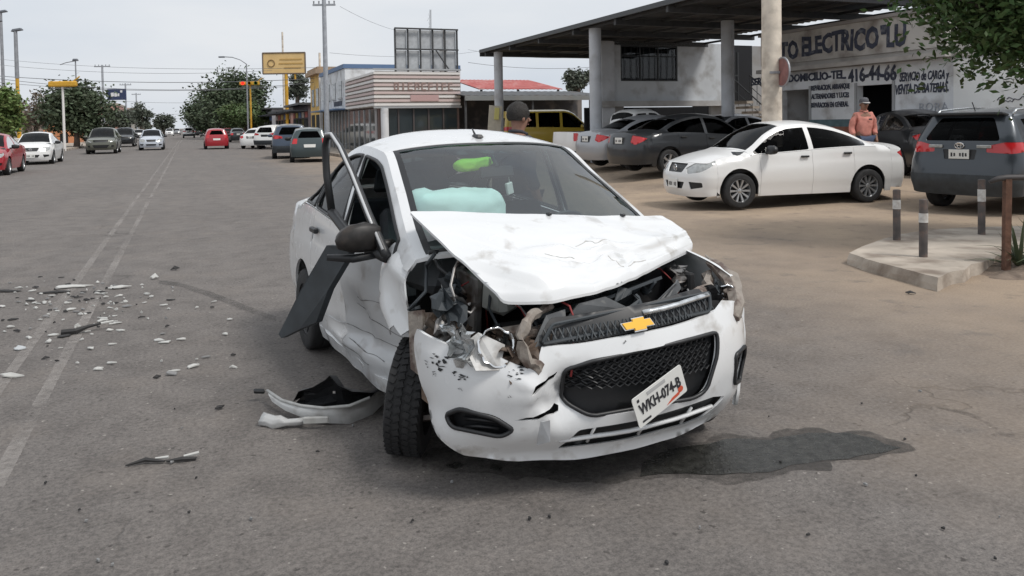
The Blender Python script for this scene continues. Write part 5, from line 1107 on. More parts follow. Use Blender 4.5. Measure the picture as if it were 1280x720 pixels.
shard('door_trim', [(1.70, -.895, .96), (1.50, -.97, .95), (1.30, -1.075, .68), (1.20, -1.125, .53), (1.125, -1.165, .415), (1.16, -1.155, .40), (1.31, -1.085, .475), (1.43, -1.02, .53), (1.53, -.975, .72), (1.66, -.905, .90)], .04, M['trim'])
# cabin
for yy in (-.34, .34): hp(seat_mesh((1.38, yy, .36), .46, .56).build('seat', M['seat'], hero))
hp(seat_mesh((.45, 0, .40), 1.15, .5).build('rear_seat', M['seat'], hero))
b = MB(); b.box((1.98, 0, .86), (.42, 1.34, .20), (0, R(-4), 0), .92, .06); b.box((1.84, .36, .93), (.26, .40, .10), bev=.04); hp(b.build('dashboard', M['dash'], hero))
b = MB(); cw = Vector((1.66, .36, .90)); ax = Vector((-.9, 0, .45)).normalized(); u = Vector((0, 1, 0)); v = ax.cross(u)
b.tube([cw + (u * math.cos(t) + v * math.sin(t)) * .18 for t in np.linspace(0, 2 * math.pi, 29)], .014, 7, False)
for t in (0, math.pi, -math.pi / 2): b.tube([cw, cw + (u * math.cos(t) + v * math.sin(t)) * .17], .016, 6)
b.lathe([(.001, .02), (.06, .02), (.07, 0), (.07, -.02)], 14, frame(cw, u, v)); b.tube([cw, cw - ax * .25], .03, 7); hp(b.build('steering_wheel', M['black'], hero, True, 50))
def pillow(c, sz, n=20, seed=1):
    vs = []; fs = []
    for i in range(n + 1):
        th = math.pi * i / n
        for j in range(2 * n):
            ph = 2 * math.pi * j / (2 * n); f_ = lambda t, e: math.copysign(abs(t) ** e, t)
            p = Vector((f_(math.cos(th), .8) * sz[0], f_(math.sin(th) * math.cos(ph), .55) * sz[1], f_(math.sin(th) * math.sin(ph), .6) * sz[2])); p += Vector(noise.noise_vector(p * 7 + Vector((seed, 0, 0)))) * .028 + Vector(noise.noise_vector(p * 19 + Vector((0, seed, 0)))) * .010; vs.append(p + Vector(c))
    for i in range(n):
        for j in range(2 * n): fs.append((i * 2 * n + j, i * 2 * n + (j + 1) % (2 * n), (i + 1) * 2 * n + (j + 1) % (2 * n), (i + 1) * 2 * n + j))
    return vs, fs
vs, fs = pillow((1.70, -.33, 1.10), (.16, .30, .13)); hp(mobj('airbag', vs, fs, M['airbag'], hero))
b = MB(); b.box((1.56, .0, 1.30), (.03, .22, .065), (0, R(-15), R(8)), bev=.02); b.tube([(1.57, 0, 1.33), (1.50, 0, 1.39)], .012, 6); hp(b.build('rear_view_mirror', M['black'], hero))
vs, fs = pillow((1.47, -.10, 1.34), (.05, .12, .035), 8, 9); hp(mobj('sun_visor_cloth', vs, fs, M['lime'], hero))
b = MB(); b.box((1.54, .09, 1.20), (.02, .05, .07), (.2, 0, .3), bev=.006); b.tube([(1.54, .09, 1.23), (1.55, .08, 1.31)], .003, 4); hp(b.build('hanging_charm', M['plate'], hero))
Wd = .62
poly = HG.band(-.62, 1.86, lambda x: .50, lambda x: max(HG.low(x), .15) + .012); hp(slab('underbody', poly, -Wd, Wd, M['blackm'], hero))
for o in HP: o.location.x += -WBH / 2
# ------------------------------------------------------------------ shops further up the street
def shop_front(root, s0, s1, t, z0, z1, n, mg, mf, face='road', depth=.12):
    """glazed front with separate panes between mullions on a wall parallel to the road (face 'road') or across it (face 'cam')"""
    for i in range(n):
        a, b_ = s0 + (s1 - s0) * i / n, s0 + (s1 - s0) * (i + 1) / n
        if face == 'road':
            pst('pane', mg, root, (a + .05, b_ - .05, t + depth, t + depth + .02, z0, z1)); pst('mullion', mf, root, (a - .04, a + .04, t + depth - .05, t + depth + .06, z0, z1))
        else:
            pst('pane', mg, root, (t + depth, t + depth + .02, a + .05, b_ - .05, z0, z1)); pst('mullion', mf, root, (t + depth - .05, t + depth + .06, a - .04, a + .04, z0, z1))
whiteP = plaster('shopwhite', (.66, .68, .70)); pink = mat('sign_pink', (.58, .47, .45), .7); stripe = mat('stripe_white', (.72, .70, .68), .6); ink_r = mat('sign_brown', (.27, .19, .17), .7); blueT = mat('blue_trim', (.10, .17, .30), .6); yellowP = plaster('yellow', (.62, .40, .12))
alum = mat('aluminium', (.45, .46, .47), .4, metal=.5)
ss_ = build('corner_shop', 44, 11, 'corner shop with white striped sign board and dark glass below', 'shop')
A0, T0, T1 = 40.0, 8.7, 13.3
pst('wall', plaster('brownwall', (.16, .11, .10)), ss_, (A0 + .3, A0 + 8, T0 + .3, T1, .1, 2.5)); pst('upper_wall', plaster('beigewall', (.45, .42, .39)), ss_, (A0 + .1, A0 + 8, T0 + .12, T1, 2.5, 4.3))
for i in range(9):
    z = 2.55 + i * .2; pst('sign_slat', stripe if i % 2 == 0 else pink, ss_, (A0 + .02, A0 + .10, T0 + .02, T1, z, z + .12)); pst('sign_slat', stripe if i % 2 == 0 else pink, ss_, (A0 + .14, A0 + 8, T0 + .02, T0 + .12, z, z + .12))
pst('sign_rail', alum, ss_, (A0 - .02, A0 + .1, T0, T1 + .05, 2.42, 2.52), (A0 - .02, A0 + .1, T0, T1 + .05, 4.36, 4.44)); shop_front(ss_, T0 + .5, T1 - .1, A0 + .1, .15, 2.4, 5, glass_b, mat('dark_alu', (.07, .06, .06), .5), 'cam'); shop_front(ss_, A0 + .6, A0 + 7.8, T0 + .1, .15, 2.4, 5, glass_b, alum, 'road')
b = MB(); p = ST(A0 + .05, T0 + .55); b.tube([(p.x, p.y, .1), (p.x, p.y, 2.42)], .2, 14); b.build('column', whiteP, ss_, True, 40)
for k in range(9):                                 # faded letters, too worn to read
    a = T0 + 1.05 + k * .36
    if k in (1, 6): pst('sign_letter', ink_r, ss_, (A0 - .01, A0 + .015, a + .08, a + .16, 3.32, 3.74))
    else: pst('sign_letter', ink_r, ss_, (A0 - .01, A0 + .015, a, a + .07, 3.32, 3.74), (A0 - .01, A0 + .015, a + .07, a + .25, 3.67, 3.74), (A0 - .01, A0 + .015, a + .07, a + .25, 3.32 + .18 * (k % 2), 3.39 + .18 * (k % 2)), *(((A0 - .01, A0 + .015, a + .18, a + .25, 3.39, 3.67),) if k % 3 == 0 else ()))
pst('sign_panel', mat('sign_red', (.48, .32, .31), .7), ss_, (A0 - .01, A0 + .015, T0 + 1.9, T0 + 3.4, 2.78, 3.1))
keep(ss_)
# bare billboard frame on the shop roof
bf = build('billboard', 41, 11.5, 'empty grey billboard frame standing on the striped shop', 'billboard'); zb0, zb1 = 4.45, 6.62; ba, bb = 10.15, 13.55
sheet = mat('grey_panel', (.42, .44, .46), .7, noise_amt=.12)
for i in range(5):
    for j in range(2): a = ba + (bb - ba) * i / 5; q = zb0 + (zb1 - zb0) * j / 2; pst('panel', sheet, bf, (41.3, 41.33, a + .05, a + (bb - ba) / 5 - .05, q + .05, q + (zb1 - zb0) / 2 - .05))
for i in range(6): a = ba + (bb - ba) * i / 5; pst('frame_post', beam, bf, (41.18, 41.28, a - .04, a + .04, 4.2, zb1))
for j in range(3): q = zb0 + (zb1 - zb0) * j / 2; pst('frame_rail', beam, bf, (41.08, 41.17, ba - .04, bb + .04, q - .04, q + .04))
b = MB(); b.tube([ST(41.0, 12.3, 5.5), ST(41.0, 13.0, 4.5)], .04, 6); b.build('brace', beam, bf); keep(bf)
cp = build('concrete_column', 43, 13.4, 'rough concrete column rising behind the striped shop', 'column'); pst('shaft', plaster('conc', (.36, .34, .33)), cp, (42.8, 43.2, 13.15, 13.5, .1, 6.3)); 
b = MB()
for k in range(3): b.tube([ST(42.9 + k * .12, 13.2 + k * .1, 6.3), ST(42.9 + k * .12, 13.2 + k * .1, 6.9)], .015, 5); 
b.build('rebar', MATS['rusty_steel'], cp); keep(cp)
an = build('radio_mast', 60, 16, 'thin lattice radio mast behind the billboard frame', 'mast'); b = MB(); p = AT(538, 160, 60); q0 = AT(538, 12, 60)
for dx, dy in ((-.12, 0), (.12, 0), (0, .2)): b.tube([(p.x + dx, p.y + dy, .1), (q0.x + dx * .4, q0.y + dy * .4, q0.z)], .02, 5)
for k in range(14): z = .8 + k * (q0.z - 1) / 14; b.tube([(p.x - .1, p.y, z), (p.x + .1, p.y, z + .3), (p.x, p.y + .18, z + .6)], .012, 4)
b.build('lattice', alum, an); keep(an)
wb_ = build('white_shop', 53, 11, 'white two-storey shop with blue roof trim and glass front', 'shop')
pst('wall', whiteP, wb_, (48.1, 57.5, 8.75, 16, 2.6, 5.0)); pst('trim', blueT, wb_, (48.05, 57.55, 8.66, 16, 5.003, 5.25)); pst('ground_floor', plaster('greyblue', (.20, .24, .28)), wb_, (48.1, 57.5, 9.1, 16, .1, 2.6)); shop_front(wb_, 48.2, 57.4, 8.85, .15, 2.5, 8, glass_b, alum)
for i in range(4): pst('window', glass_b, wb_, (49.2 + i * 2.2, 50.2 + i * 2.2, 8.72, 8.745, 3.3, 4.3))
for i in range(3): pst('window_sill', plaster('sillw', (.5, .5, .5)), wb_, (49.1 + i * 2.2, 50.3 + i * 2.2, 8.66, 8.748, 3.2, 3.28))
[pst('sign_letter', navy, wb_, (49.2 + k * .5, 49.5 + k * .5, 8.72, 8.745, 2.8, 3.1)) for k in range(6)]; pst('shop_canopy', blueT, wb_, (48.1, 57.5, 8.0, 8.74, 2.52, 2.6)); keep(wb_)
yb = build('yellow_building', 60, 11, 'small yellow building with tiled cornice and white posts', 'building'); pst('wall', yellowP, yb, (58.0, 63, 8.8, 15, .1, 5.3)); pst('cornice', plaster('corn', (.40, .28, .18)), yb, (57.8, 63.2, 8.45, 15, 5.303, 5.6), (57.9, 63.1, 8.6, 15, 5.6, 5.8))
for i in range(2): pst('window', glass_b, yb, (58.8 + i * 2.2, 60.0 + i * 2.2, 8.76, 8.795, 3.0, 4.3)); pst('door', dark_in, yb, (58.7 + i * 2.3, 60.1 + i * 2.3, 8.76, 8.795, .15, 2.4))
pst('corner_post', stripe, yb, (57.85, 57.99, 8.7, 8.9, .1, 5.2)); keep(yb)
for k, (s0, s1, zt_, c, lab) in enumerate(((66, 76, 3.3, (.10, .085, .10), 'low dark-roofed shop with purple wall and posters'), (78, 92, 3.0, (.34, .20, .17), 'low reddish shop row beside the parked cars'), (96, 112, 3.6, (.30, .30, .32), 'far grey shop beside the street trees'))):
    q = build('street_shop', (s0 + s1) / 2, 11, lab, 'shop'); pst('wall', plaster('sh%d' % k, c), q, (s0, s1, 9.0, 16, .1, zt_)); pst('roof', tin, q, (s0 - .2, s1 + .2, 8.2, 16.2, zt_ + .003, zt_ + .18))
    for i in range(5):
        a = s0 + (s1 - s0) * (i + .15) / 5; pst('shop_opening', (dark_in, glass_b)[i % 2], q, (a, a + (s1 - s0) * .13, 8.95, 8.995, .15, 2.2)); pst('poster', mat('poster%d' % ((i + k) % 4), [(.45, .12, .10), (.6, .55, .5), (.12, .2, .4), (.55, .42, .1)][(i + k) % 4], .7), q, (a, a + (s1 - s0) * .13, 8.94, 8.99, 2.3, 2.75))
    b = MB(); 
    pst('awning', mat('dark_awning', (.03, .035, .045), .8), q, (s0, s1, 7.6, 8.9, 2.8, 2.88)); keep(q)
# sheds behind the canopy
sh = build('tin_shed', 46, 17, 'open shed with faded red tin roof behind the yellow van', 'shed'); S1 = 44.0
redroof = mat('red_tin', (.42, .10, .09), .7, noise_amt=.2, nscale=1.5, dirt=(.4, .3, .28), dirt_amt=.6, dscale=1.5)
def shed_roof(name, m_, parent, s0, s1, t0, t1, z0, z1, th=.05):
    n = 40; b = MB()
    for k in (0, th):
        for i in range(n + 1): t_ = t0 + (t1 - t0) * i / n; r_ = .025 * (i % 2); b.v += [ST(s0, t_, z0 + r_ + k), ST(s1, t_, z1 + r_ + k)]
    for i in range(n): a = 2 * i; b.f.append((a, a + 1, a + 3, a + 2)); c = 2 * (n + 1) + a; b.f.append((c, c + 2, c + 3, c + 1)); b.f.append((a, a + 2, c + 2, c))
    return b.build(name, m_, parent)
shed_roof('roof_sheet', redroof, sh, S1, S1 + 5, t_at(600, S1), t_at(704, S1), 3.55, 4.35); pst('wall', plaster('shedw', (.14, .12, .11)), sh, (S1 + 3.5, S1 + 3.7, t_at(590, S1), t_at(760, S1), .2, 3.5))
for px in (604, 650, 700): a = t_at(px, S1); pst('post', beam, sh, (S1 + .1, S1 + .22, a - .06, a + .06, .2, 3.56))
keep(sh)
sh = build('tin_shed', 39, 17, 'dark open workshop shed with low grey tin roof', 'shed'); S1 = 38.5
shed_roof('roof_sheet', tin, sh, S1, S1 + 4.5, t_at(582, S1), t_at(764, S1), 2.95, 3.35); pst('wall', plaster('shedd', (.05, .05, .055)), sh, (S1 + 4, S1 + 4.2, t_at(582, S1), t_at(764, S1), .2, 3.2))
for px in (584, 668, 740): a = t_at(px, S1); pst('post', beam, sh, (S1 + .1, S1 + .2, a - .05, a + .05, .2, 2.96))
pst('fascia', plaster('fasg', (.20, .21, .21)), sh, (S1 - .06, S1 - .01, t_at(582, S1), t_at(764, S1), 2.75, 3.0)); keep(sh)
# left side: block wall, far buildings
lw = build('block_wall', 60, -11.5, 'grey block wall under the trees on the far pavement', 'wall'); pst('wall', plaster('lw', (.36, .34, .33)), lw, (48, 58, -12.0, -11.8, .1, 1.5), (58.3, 70, -12.0, -11.8, .1, 1.6)); pst('pillar', plaster('lp', (.42, .40, .38)), lw, (58.0, 58.28, -12.1, -11.7, .1, 1.9), (47.7, 47.98, -12.1, -11.7, .1, 1.9), (70.0, 70.3, -12.1, -11.7, .1, 1.9)); keep(lw)
def far_house(s0, s1, t0, t1, h, c, lab, nw=3, roofc=None):
    q = build('far_building', (s0 + s1) / 2, (t0 + t1) / 2, lab, 'building'); pst('wall', mat('far_%.2f%.2f%.2f' % c, c, .9, noise_amt=.15, nscale=.7), q, (s0, s1, t0, t1, .1, h)); pst('parapet', mat('far_par', (.40, .33, .28), .9), q, (s0 - .1, s1 + .1, t0 - .1, t1 + .1, h + .003, h + .35))
    for i in range(nw):
        a = t0 + (t1 - t0) * (i + .25) / nw; pst('window', glass_b, q, (s0 - .04, s0 - .003, a, a + (t1 - t0) * .4 / nw, h * .55, h * .82)); pst('door', dark_in, q, (s0 - .04, s0 - .003, a, a + (t1 - t0) * .4 / nw, .15, h * .4))
    keep(q); return q
far_house(150, 165, -17.5, -11, 5.6, (.42, .24, .20), 'reddish far building on the left of the street'); far_house(118, 128, -16, -11.2, 3.2, (.55, .52, .48), 'low white far shop behind the oncoming cars', 2); far_house(100, 108, -15.5, -11.6, 3.0, (.55, .24, .12), 'orange and white far shop under the blue sign', 2); far_house(200, 215, -19, -11, 6.0, (.34, .32, .30), 'grey far building near the end of the street'); far_house(82, 92, -19, -13.5, 3.0, (.33, .25, .21), 'brown house half hidden by the left trees')
far_house(180, 200, 10, 18, 4.5, (.45, .40, .36), 'beige far building beyond the right-hand trees')
# ------------------------------------------------------------------ poles, signals, signs, wires
galv = mat('galvanised', (.30, .31, .33), .55, metal=.4, noise_amt=.15); woodp = mat('pole_concrete', (.66, .59, .50), .85, noise_amt=.2, nscale=4, dirt=(.22, .17, .13), dirt_amt=.6, dscale=3); yel = mat('yellow_paint', (.60, .33, .03), .55, noise_amt=.15, nscale=3)
def pole(name, label, cat, px, d, z1, r0, r1, m_, group=None, arms=(), base=.0):
    p = AT(px, 300, d); g_ = gz(p.x, p.y) + base; o = empty(name, (p.x, p.y, g_), 0, label, cat, group); b = MB(); b.tube([(0, 0, 0), (0, 0, z1 * .5), (0, 0, z1)], [r0, (r0 + r1) / 2, r1], 12); b.build('shaft', m_, o, True, 50)
    for (z, half, th) in arms:
        b = MB(); b.box((0, 0, z), (2 * half, th, th)); b.build('crossarm', m_, o)
        for k in (-.9, -.45, .45, .9): c = MB(); c.tube([(k * half, 0, z + th / 2), (k * half, 0, z + th / 2 + .16)], [.035, .05], 6); c.build('insulator', galv, o)
    return o
zof = lambda px, py, d: AT(px, py, d).z
pole('utility_pole', 'tall concrete utility pole with crossarm beside the white shop', 'pole', 412, 44, 8.6, .15, .11, mat('pole_grey', (.34, .36, .39), .8, noise_amt=.15), arms=((zof(411, 6, 44), .62, .10),))
pl = pole('utility_pole', 'thick weathered concrete pole at the forecourt edge', 'pole', 965.5, 17.2, 9.0, .215, .19, woodp)
rs_ = empty('round_sign', Vector(AT(978, 90, 16.9)), 0, 'round reddish sign seen edge-on, fixed to the concrete pole', 'sign'); b = MB(); mtx = frame((0, 0, 0), Vector((.16, -.987, 0)), (0, 0, 1)); b.lathe([(.001, -.012), (.31, -.012), (.31, .012), (.001, .012)], 28, mtx); b.build('disc', mat('sign_back', (.24, .11, .10), .6, noise_amt=.3, nscale=5), rs_, False); b = MB(); b.box((-.12, .1, 0), (.22, .05, .05)); b.build('bracket', galv, rs_); b = MB(); b.lathe([(.29, .013), (.32, .013), (.32, -.013), (.29, -.013)], 28, mtx, True); b.build('rim', galv, rs_)
pole('utility_pole', 'short grey pole beside the yellow building', 'pole', 405, 60, zof(405, 66, 60), .10, .08, woodp)
for px, d, y_, lab in ((135, 92, 81, 'crossarm power pole holding the blue sign'), (163, 125, 104, 'crossarm power pole behind the blue sign'), (176, 160, 116, 'most distant crossarm power pole on the left')): pole('power_pole', lab, 'pole', px, d, zof(px, y_, d), .16, .11, mat('pole_grey', (.34, .36, .39), .8), 'power poles on the left', ((zof(px, y_ + 2, d), .9, .12),))
pole('power_pole', 'slim pole rising behind the yellow billboard', 'pole', 359.5, 82, zof(359, 40, 82), .11, .09, woodp)
for px, d, y0_, lab, two in ((29, 50, 38, 'yellow lamp post nearest on the left pavement', 0), (11.5, 55, 15, 'tallest lamp post at the left edge', 1), (4, 52, 27, 'lamp post at the very left edge with round head', 1)):
    z1 = zof(px, y0_, d); o = pole('lamp_post', lab, 'lamp post', px, d, z1, .13, .09, galv if two else yel, 'lamp posts on the left pavement'); b = MB(); b.box((.1, 0, z1 + .04), (.7, .25, .16), (0, R(-8), 0), .8, .04); b.build('lamp_head', mat('lamp_grey', (.12, .13, .15), .5), o)
    if not two: b = MB(); b.tube([(0, 0, z1 * .62), (0, 0, z1 - .02)], [.125, .105], 12); b.build('upper_shaft', galv, o, True, 40); b = MB(); b.box((.1, 0, .55), (.6, .5, 1.1), bev=.03); b.build('meter_box', stripe, o)
lo_ = pole('lamp_post', 'grey street lamp with short arm above the left tree', 'lamp post', 102, 78, zof(102, 76, 78), .09, .06, galv); b = MB(); z1 = zof(102, 76, 78); b.tube([(0, 0, z1), (-.9, 0, z1 - .15), (-1.5, 0, z1 - .35)], .04, 6); b.build('arm', galv, lo_); b = MB(); b.box((0, 0, z1 + .1), (.55, .3, .22), (0, 0, 0), .8, .05); b.build('lamp_head', mat('lamp_grey', (.12, .13, .15), .5), lo_)
lo_ = pole('lamp_post', 'street lamp with long curved arm before the big right tree', 'lamp post', 314, 80, zof(314, 80, 80), .09, .06, galv); b = MB(); z1 = zof(314, 80, 80); b.tube([(0, 0, z1), (-.6, 0, z1 + .42), (-1.4, 0, z1 + .70), (-2.3, 0, z1 + .76)], .045, 6); b.build('arm', galv, lo_, True); b = MB(); b.box((-2.45, 0, z1 + .74), (.6, .22, .14), bev=.04); b.build('lamp_head', mat('lamp_grey', (.12, .13, .15), .5), lo_)
def signal(px, d, ypx, label, flip=1, lit=None, pm=stripe):
    z = zof(px, ypx, d); o = pole('traffic_light', label, 'traffic light', px, d, z + .05, .10, .08, pm); b = MB(); b.box((.05 * flip, -.05, z), (2.1, .34, .42), bev=.08); h = b.build('signal_head', yel, o); b = MB(); b.box((-.1, .05, z - .3), (1.5, .06, .08)); b.build('bracket', galv, o)
    for k, c in enumerate(((.5, .03, .02), (.5, .3, .02), (.02, .2, .06))):
        x = (-.68 + k * .68) * 1; b = MB(); b.lathe([(.001, 0), (.14, 0), (.15, .03), (.17, .16), (.18, .16), (.165, 0)], 16, frame((x, -.22 if lit is not None else .12, z), (1 if lit is not None else -1, 0, 0), (0, 0, 1))); b.build('lens', mat('lens_%d_%s' % (k, lit), c, .3, emit=c if lit == k else None, estr=2.0 if lit == k else 0), h)
    b = MB(); b.tube([(.7, 0, z + .1), (1.3, .0, z + .55)], .05, 6); b.build('visor_arm', yel, o); return o
signal(85, 60, 105, 'orange horizontal traffic light on white post at left', 1)
signal(318, 84, 104, 'horizontal traffic light showing red before the right tree', -1, 0, yel)
q = empty('traffic_light', GP(405, 62), 0, 'yellow traffic light hanging on the pole by the yellow building', 'traffic light'); b = MB(); z = zof(405, 118, 62); b.box((0, -.15, z - .3), (.35, .3, 1.5), bev=.05); b.build('signal_head', yel, q); b = MB(); b.tube([(.05, 0, 0), (.05, 0, z + .6)], .07, 8); b.build('shaft', yel, q)
# yellow billboard
bp_ = GP(361, 76); bb_ = empty('billboard', bp_, 0, 'yellow billboard with round mark on a single yellow post', 'billboard'); z0, z1 = zof(361, 92, 76), zof(361, 66, 76); wv = 53 * .076
b = MB(); b.box((0, 0, (z0 + z1) / 2), (wv, .2, z1 - z0), bev=.03); b.build('panel', mat('board_yellow', (.72, .50, .22), .6, noise_amt=.08, nscale=1.), bb_); b = MB(); fr = [(-wv / 2, z0), (wv / 2, z0), (wv / 2, z1), (-wv / 2, z1), (-wv / 2, z0)]
for i in range(4): b.tube([(fr[i][0], -.1, fr[i][1]), (fr[i + 1][0], -.1, fr[i + 1][1])], .07, 6)
b.build('frame', mat('board_frame', (.16, .12, .09), .6), bb_); b = MB(); b.tube([(.15, .0, 0), (.15, 0, z0)], .16, 10); b.tube([(1.0, .0, z0 - .6), (1.0, 0, z0)], .09, 8); b.build('post', yel, bb_, True, 50)
b = MB(); b.tube([(-wv * .30 + .32 * math.cos(t), -.12, (z0 + z1) / 2 + .32 * math.sin(t)) for t in np.linspace(0, 2 * math.pi, 25)], .05, 6, False); b.build('round_mark', mat('board_ink', (.25, .16, .07), .7), bb_)
for i, (a, b2) in enumerate(((-.1, .42), (-.12, .44), (.0, .40))):
    b = MB(); b.box((wv * (a + b2) / 2, -.115, z0 + (z1 - z0) * (.68 - i * .2)), (wv * (b2 - a), .02, .13)); b.build('text_line', mat('board_pale', (.50, .31, .10), .7), bb_)
bs = empty('hanging_sign', AT(146, 118, 90), 0, 'dark blue sign with white lettering on the left pole', 'sign'); b = MB(); b.box((0, 0, 0), (2.1, .15, 1.25), bev=.03); b.build('panel', mat('sign_blue', (.03, .045, .11), .5), bs); 
for k, (x, z, w2, h2) in enumerate(((-.45, -.02, .34, .42), (-.08, -.04, .30, .40), (.22, -.05, .2, .3), (.55, .32, .24, .24))): c = MB(); c.box((x, -.085, z), (w2, .02, h2), (0, R(6 * k - 8), 0), bev=.05); c.build('sign_letter', mat('sign_white', (.75, .75, .75), .5), bs)
b = MB(); b.box((-1.1, 0, .3), (.4, .06, .06)); b.box((-1.1, 0, -.3), (.4, .06, .06)); b.build('bracket', galv, bs)
wire = mat('cable_black', (.16, .165, .175), .7)
def cable(a, b_, sag, r_, label):
    a, b_ = AT(*a), AT(*b_); pts = [a.lerp(b_, i / 16) - Vector((0, 0, sag * 4 * (i / 16) * (1 - i / 16))) for i in range(17)]; q = MB(); q.tube([p - a for p in pts], r_ * .75, 5); o = q.build('overhead_cable', wire, None, True); o.location = a; tag(o, label, 'cable', 'overhead cables')
for i, (a, b_, sg_, r_) in enumerate((((-40, 92, 60), (411, 97, 60), .5, .03), ((-40, 93, 60), (411, 101, 60), .9, .025), ((-30, 78, 75), (340, 88, 75), .6, .02), ((-30, 100, 80), (360, 108, 80), .7, .03), ((0, 74, 90), (411, 84, 60), .5, .02), ((60, 118, 110), (330, 124, 110), .8, .025), ((100, 140, 150), (300, 136, 150), .8, .03))):
    cable(a, b_, sg_, r_, ('thick lower cable', 'second cable', 'thin high cable', 'third cable', 'slanting thin cable', 'low far cable', 'most distant cable')[i] + ' strung across the street against the sky')
cable((425, 8, 44), (520, 42, 60), .3, .012, 'thin cable from the tall pole to the billboard frame'); cable((412, 66, 44), (620, 60, 60), .4, .012, 'thin cable passing behind the billboard frame'); cable((585, 78, 60), (780, 80, 60), .4, .02, 'cable seen under the canopy above the red roof'); cable((585, 62, 60), (780, 66, 60), .5, .012, 'upper cable seen under the canopy roof')
# ------------------------------------------------------------------ trees
def leaf_mat(n, c): 
    m = mat('leaves_' + n, c, .6, island=.35); m.node_tree.nodes['Principled BSDF'].inputs['Specular IOR Level'].default_value = .25
    return m
bark = mat('bark', (.13, .10, .08), .9, noise_amt=.3, nscale=8, bump=.4, bscale=20)
def tree(name, label, base, th, cz_, rad, nleaf, lsz, lm, seed, group=None, trunk_r=.18, clumps=60, lo=.2, flat=1., cat='tree', lean=(0, 0)):
    r_ = np.random.RandomState(seed); root = empty(name, base, 0, label, cat, group); cx_, cy_ = lean
    C = []
    while len(C) < clumps:
        v = r_.normal(size=3); v /= np.linalg.norm(v); q = v * (lo + (1 - lo) * r_.rand() ** .5)
        bump_ = 1 + .28 * noise.noise(Vector(v * 2.1) + Vector((seed, 0, 0)))
        q = q * bump_; C.append((q[0] * rad[0] + cx_, q[1] * rad[1] + cy_, q[2] * rad[2] + cz_))
    C = np.array(C); mr_ = min(rad)
    idx = r_.randint(0, clumps, nleaf); cs = mr_ * (.16 + .16 * r_.rand(clumps)); off = r_.normal(size=(nleaf, 3)) * cs[idx][:, None] * [1, 1, .75]; Pc = C[idx] + off
    u = r_.normal(size=(nleaf, 3)); u[:, 2] *= .6; u /= np.linalg.norm(u, axis=1)[:, None]; v = r_.normal(size=(nleaf, 3)); v -= (v * u).sum(1)[:, None] * u; v /= np.linalg.norm(v, axis=1)[:, None]
    sz = lsz * (.6 + .8 * r_.rand(nleaf))[:, None]
    V = np.stack([Pc - u * sz * .5, Pc + v * sz * .24, Pc + u * sz * .5, Pc - v * sz * .24], 1).reshape(-1, 3)
    me = bpy.data.meshes.new('crown'); me.from_pydata(V.tolist(), [], np.arange(nleaf * 4).reshape(-1, 4).tolist()); me.materials.append(lm); o = bpy.data.objects.new('crown', me); COL.objects.link(o); o.parent = root
    b = MB(); top_ = Vector((cx_ * .7, cy_ * .7, cz_ - rad[2] * .2)); b.tube([(0, 0, -.1), (cx_ * .1 + .05, cy_ * .1, th * .5), (cx_ * .3, cy_ * .3, th), top_], [trunk_r * 1.3, trunk_r, trunk_r * .8, trunk_r * .35], 9)
    for i in range(9):
        e = Vector(C[r_.randint(clumps)]); st = Vector((cx_ * .3, cy_ * .3, th)).lerp(top_, r_.rand()); b.tube([st, st.lerp(e, .5) + Vector((0, 0, .15)), e], [trunk_r * .42, trunk_r * .25, trunk_r * .08], 6)
    b.build('trunk', bark, root, True); return root
dk = leaf_mat('dark', (.075, .098, .058)); md = leaf_mat('mid', (.095, .135, .055)); lt = leaf_mat('light', (.13, .18, .06)); dry = leaf_mat('dry', (.16, .13, .10)); dull = leaf_mat('dull', (.10, .115, .09))
def tr(px, d, ytop, ybot, wpx, label, lm, seed, nl=2600, lsz=.30, grp=None, name='street_tree', **k):
    nl = int(nl * 2.2); lsz *= 1.15
    p = GP(px, d); z1 = zof(px, ytop, d); z0 = max(.6, zof(px, ybot, d)); return tree(name, label, p, z0 + .4, (z0 + z1) / 2, (wpx * d / 2000, wpx * d / 2000, (z1 - z0) / 2), nl, lsz, lm, seed, grp, trunk_r=.012 * d ** .7, **k)
tr(100, 68, 106, 170, 66, 'large dark tree behind the left traffic light', dk, 3, 5500, .32, clumps=70); tr(6, 46, 112, 168, 46, 'bright green tree at the left edge', lt, 4, 3000, .26, clumps=50); tr(50, 72, 118, 165, 48, 'bare brownish tree between the left trees', dry, 5, 1500, .2, clumps=50)
tr(300, 112, 96, 165, 72, 'tall dark tree right of the road in the distance', dk, 6, 6000, .45, clumps=80); tr(264, 126, 118, 163, 44, 'dark tree at the left of the far right clump', dk, 7, 3500, .45, clumps=50); tr(310, 95, 129, 160, 56, 'lower bright green tree before the tall dark one', md, 8, 3500, .32, clumps=60)
tr(376, 95, 95, 128, 26, 'small tree behind the yellow billboard', dull, 9, 1200, .3, clumps=30); tr(250, 170, 140, 165, 30, 'far small tree near the vanishing street', dull, 10, 1200, .5, clumps=30); tr(210, 185, 145, 163, 26, 'far round tree left of the vanishing street', dull, 11, 1000, .5, clumps=30); tr(182, 130, 128, 158, 22, 'far slim tree behind the power pole', dull, 14, 900, .4, clumps=30)
tr(155, 105, 138, 162, 26, 'greyish tree beside the orange shop', dull, 15, 1200, .35, clumps=30); tr(725, 62, 92, 118, 34, 'grey bush tree showing over the shed roof', dull, 16, 1500, .25, clumps=30)
tr(170, 260, 150, 162, 90, 'distant hedge of trees at the end of the left side', dull, 21, 2500, .8, clumps=60); tr(262, 300, 150, 161, 70, 'distant hedge of trees at the end of the right side', dull, 22, 2500, .8, clumps=60)
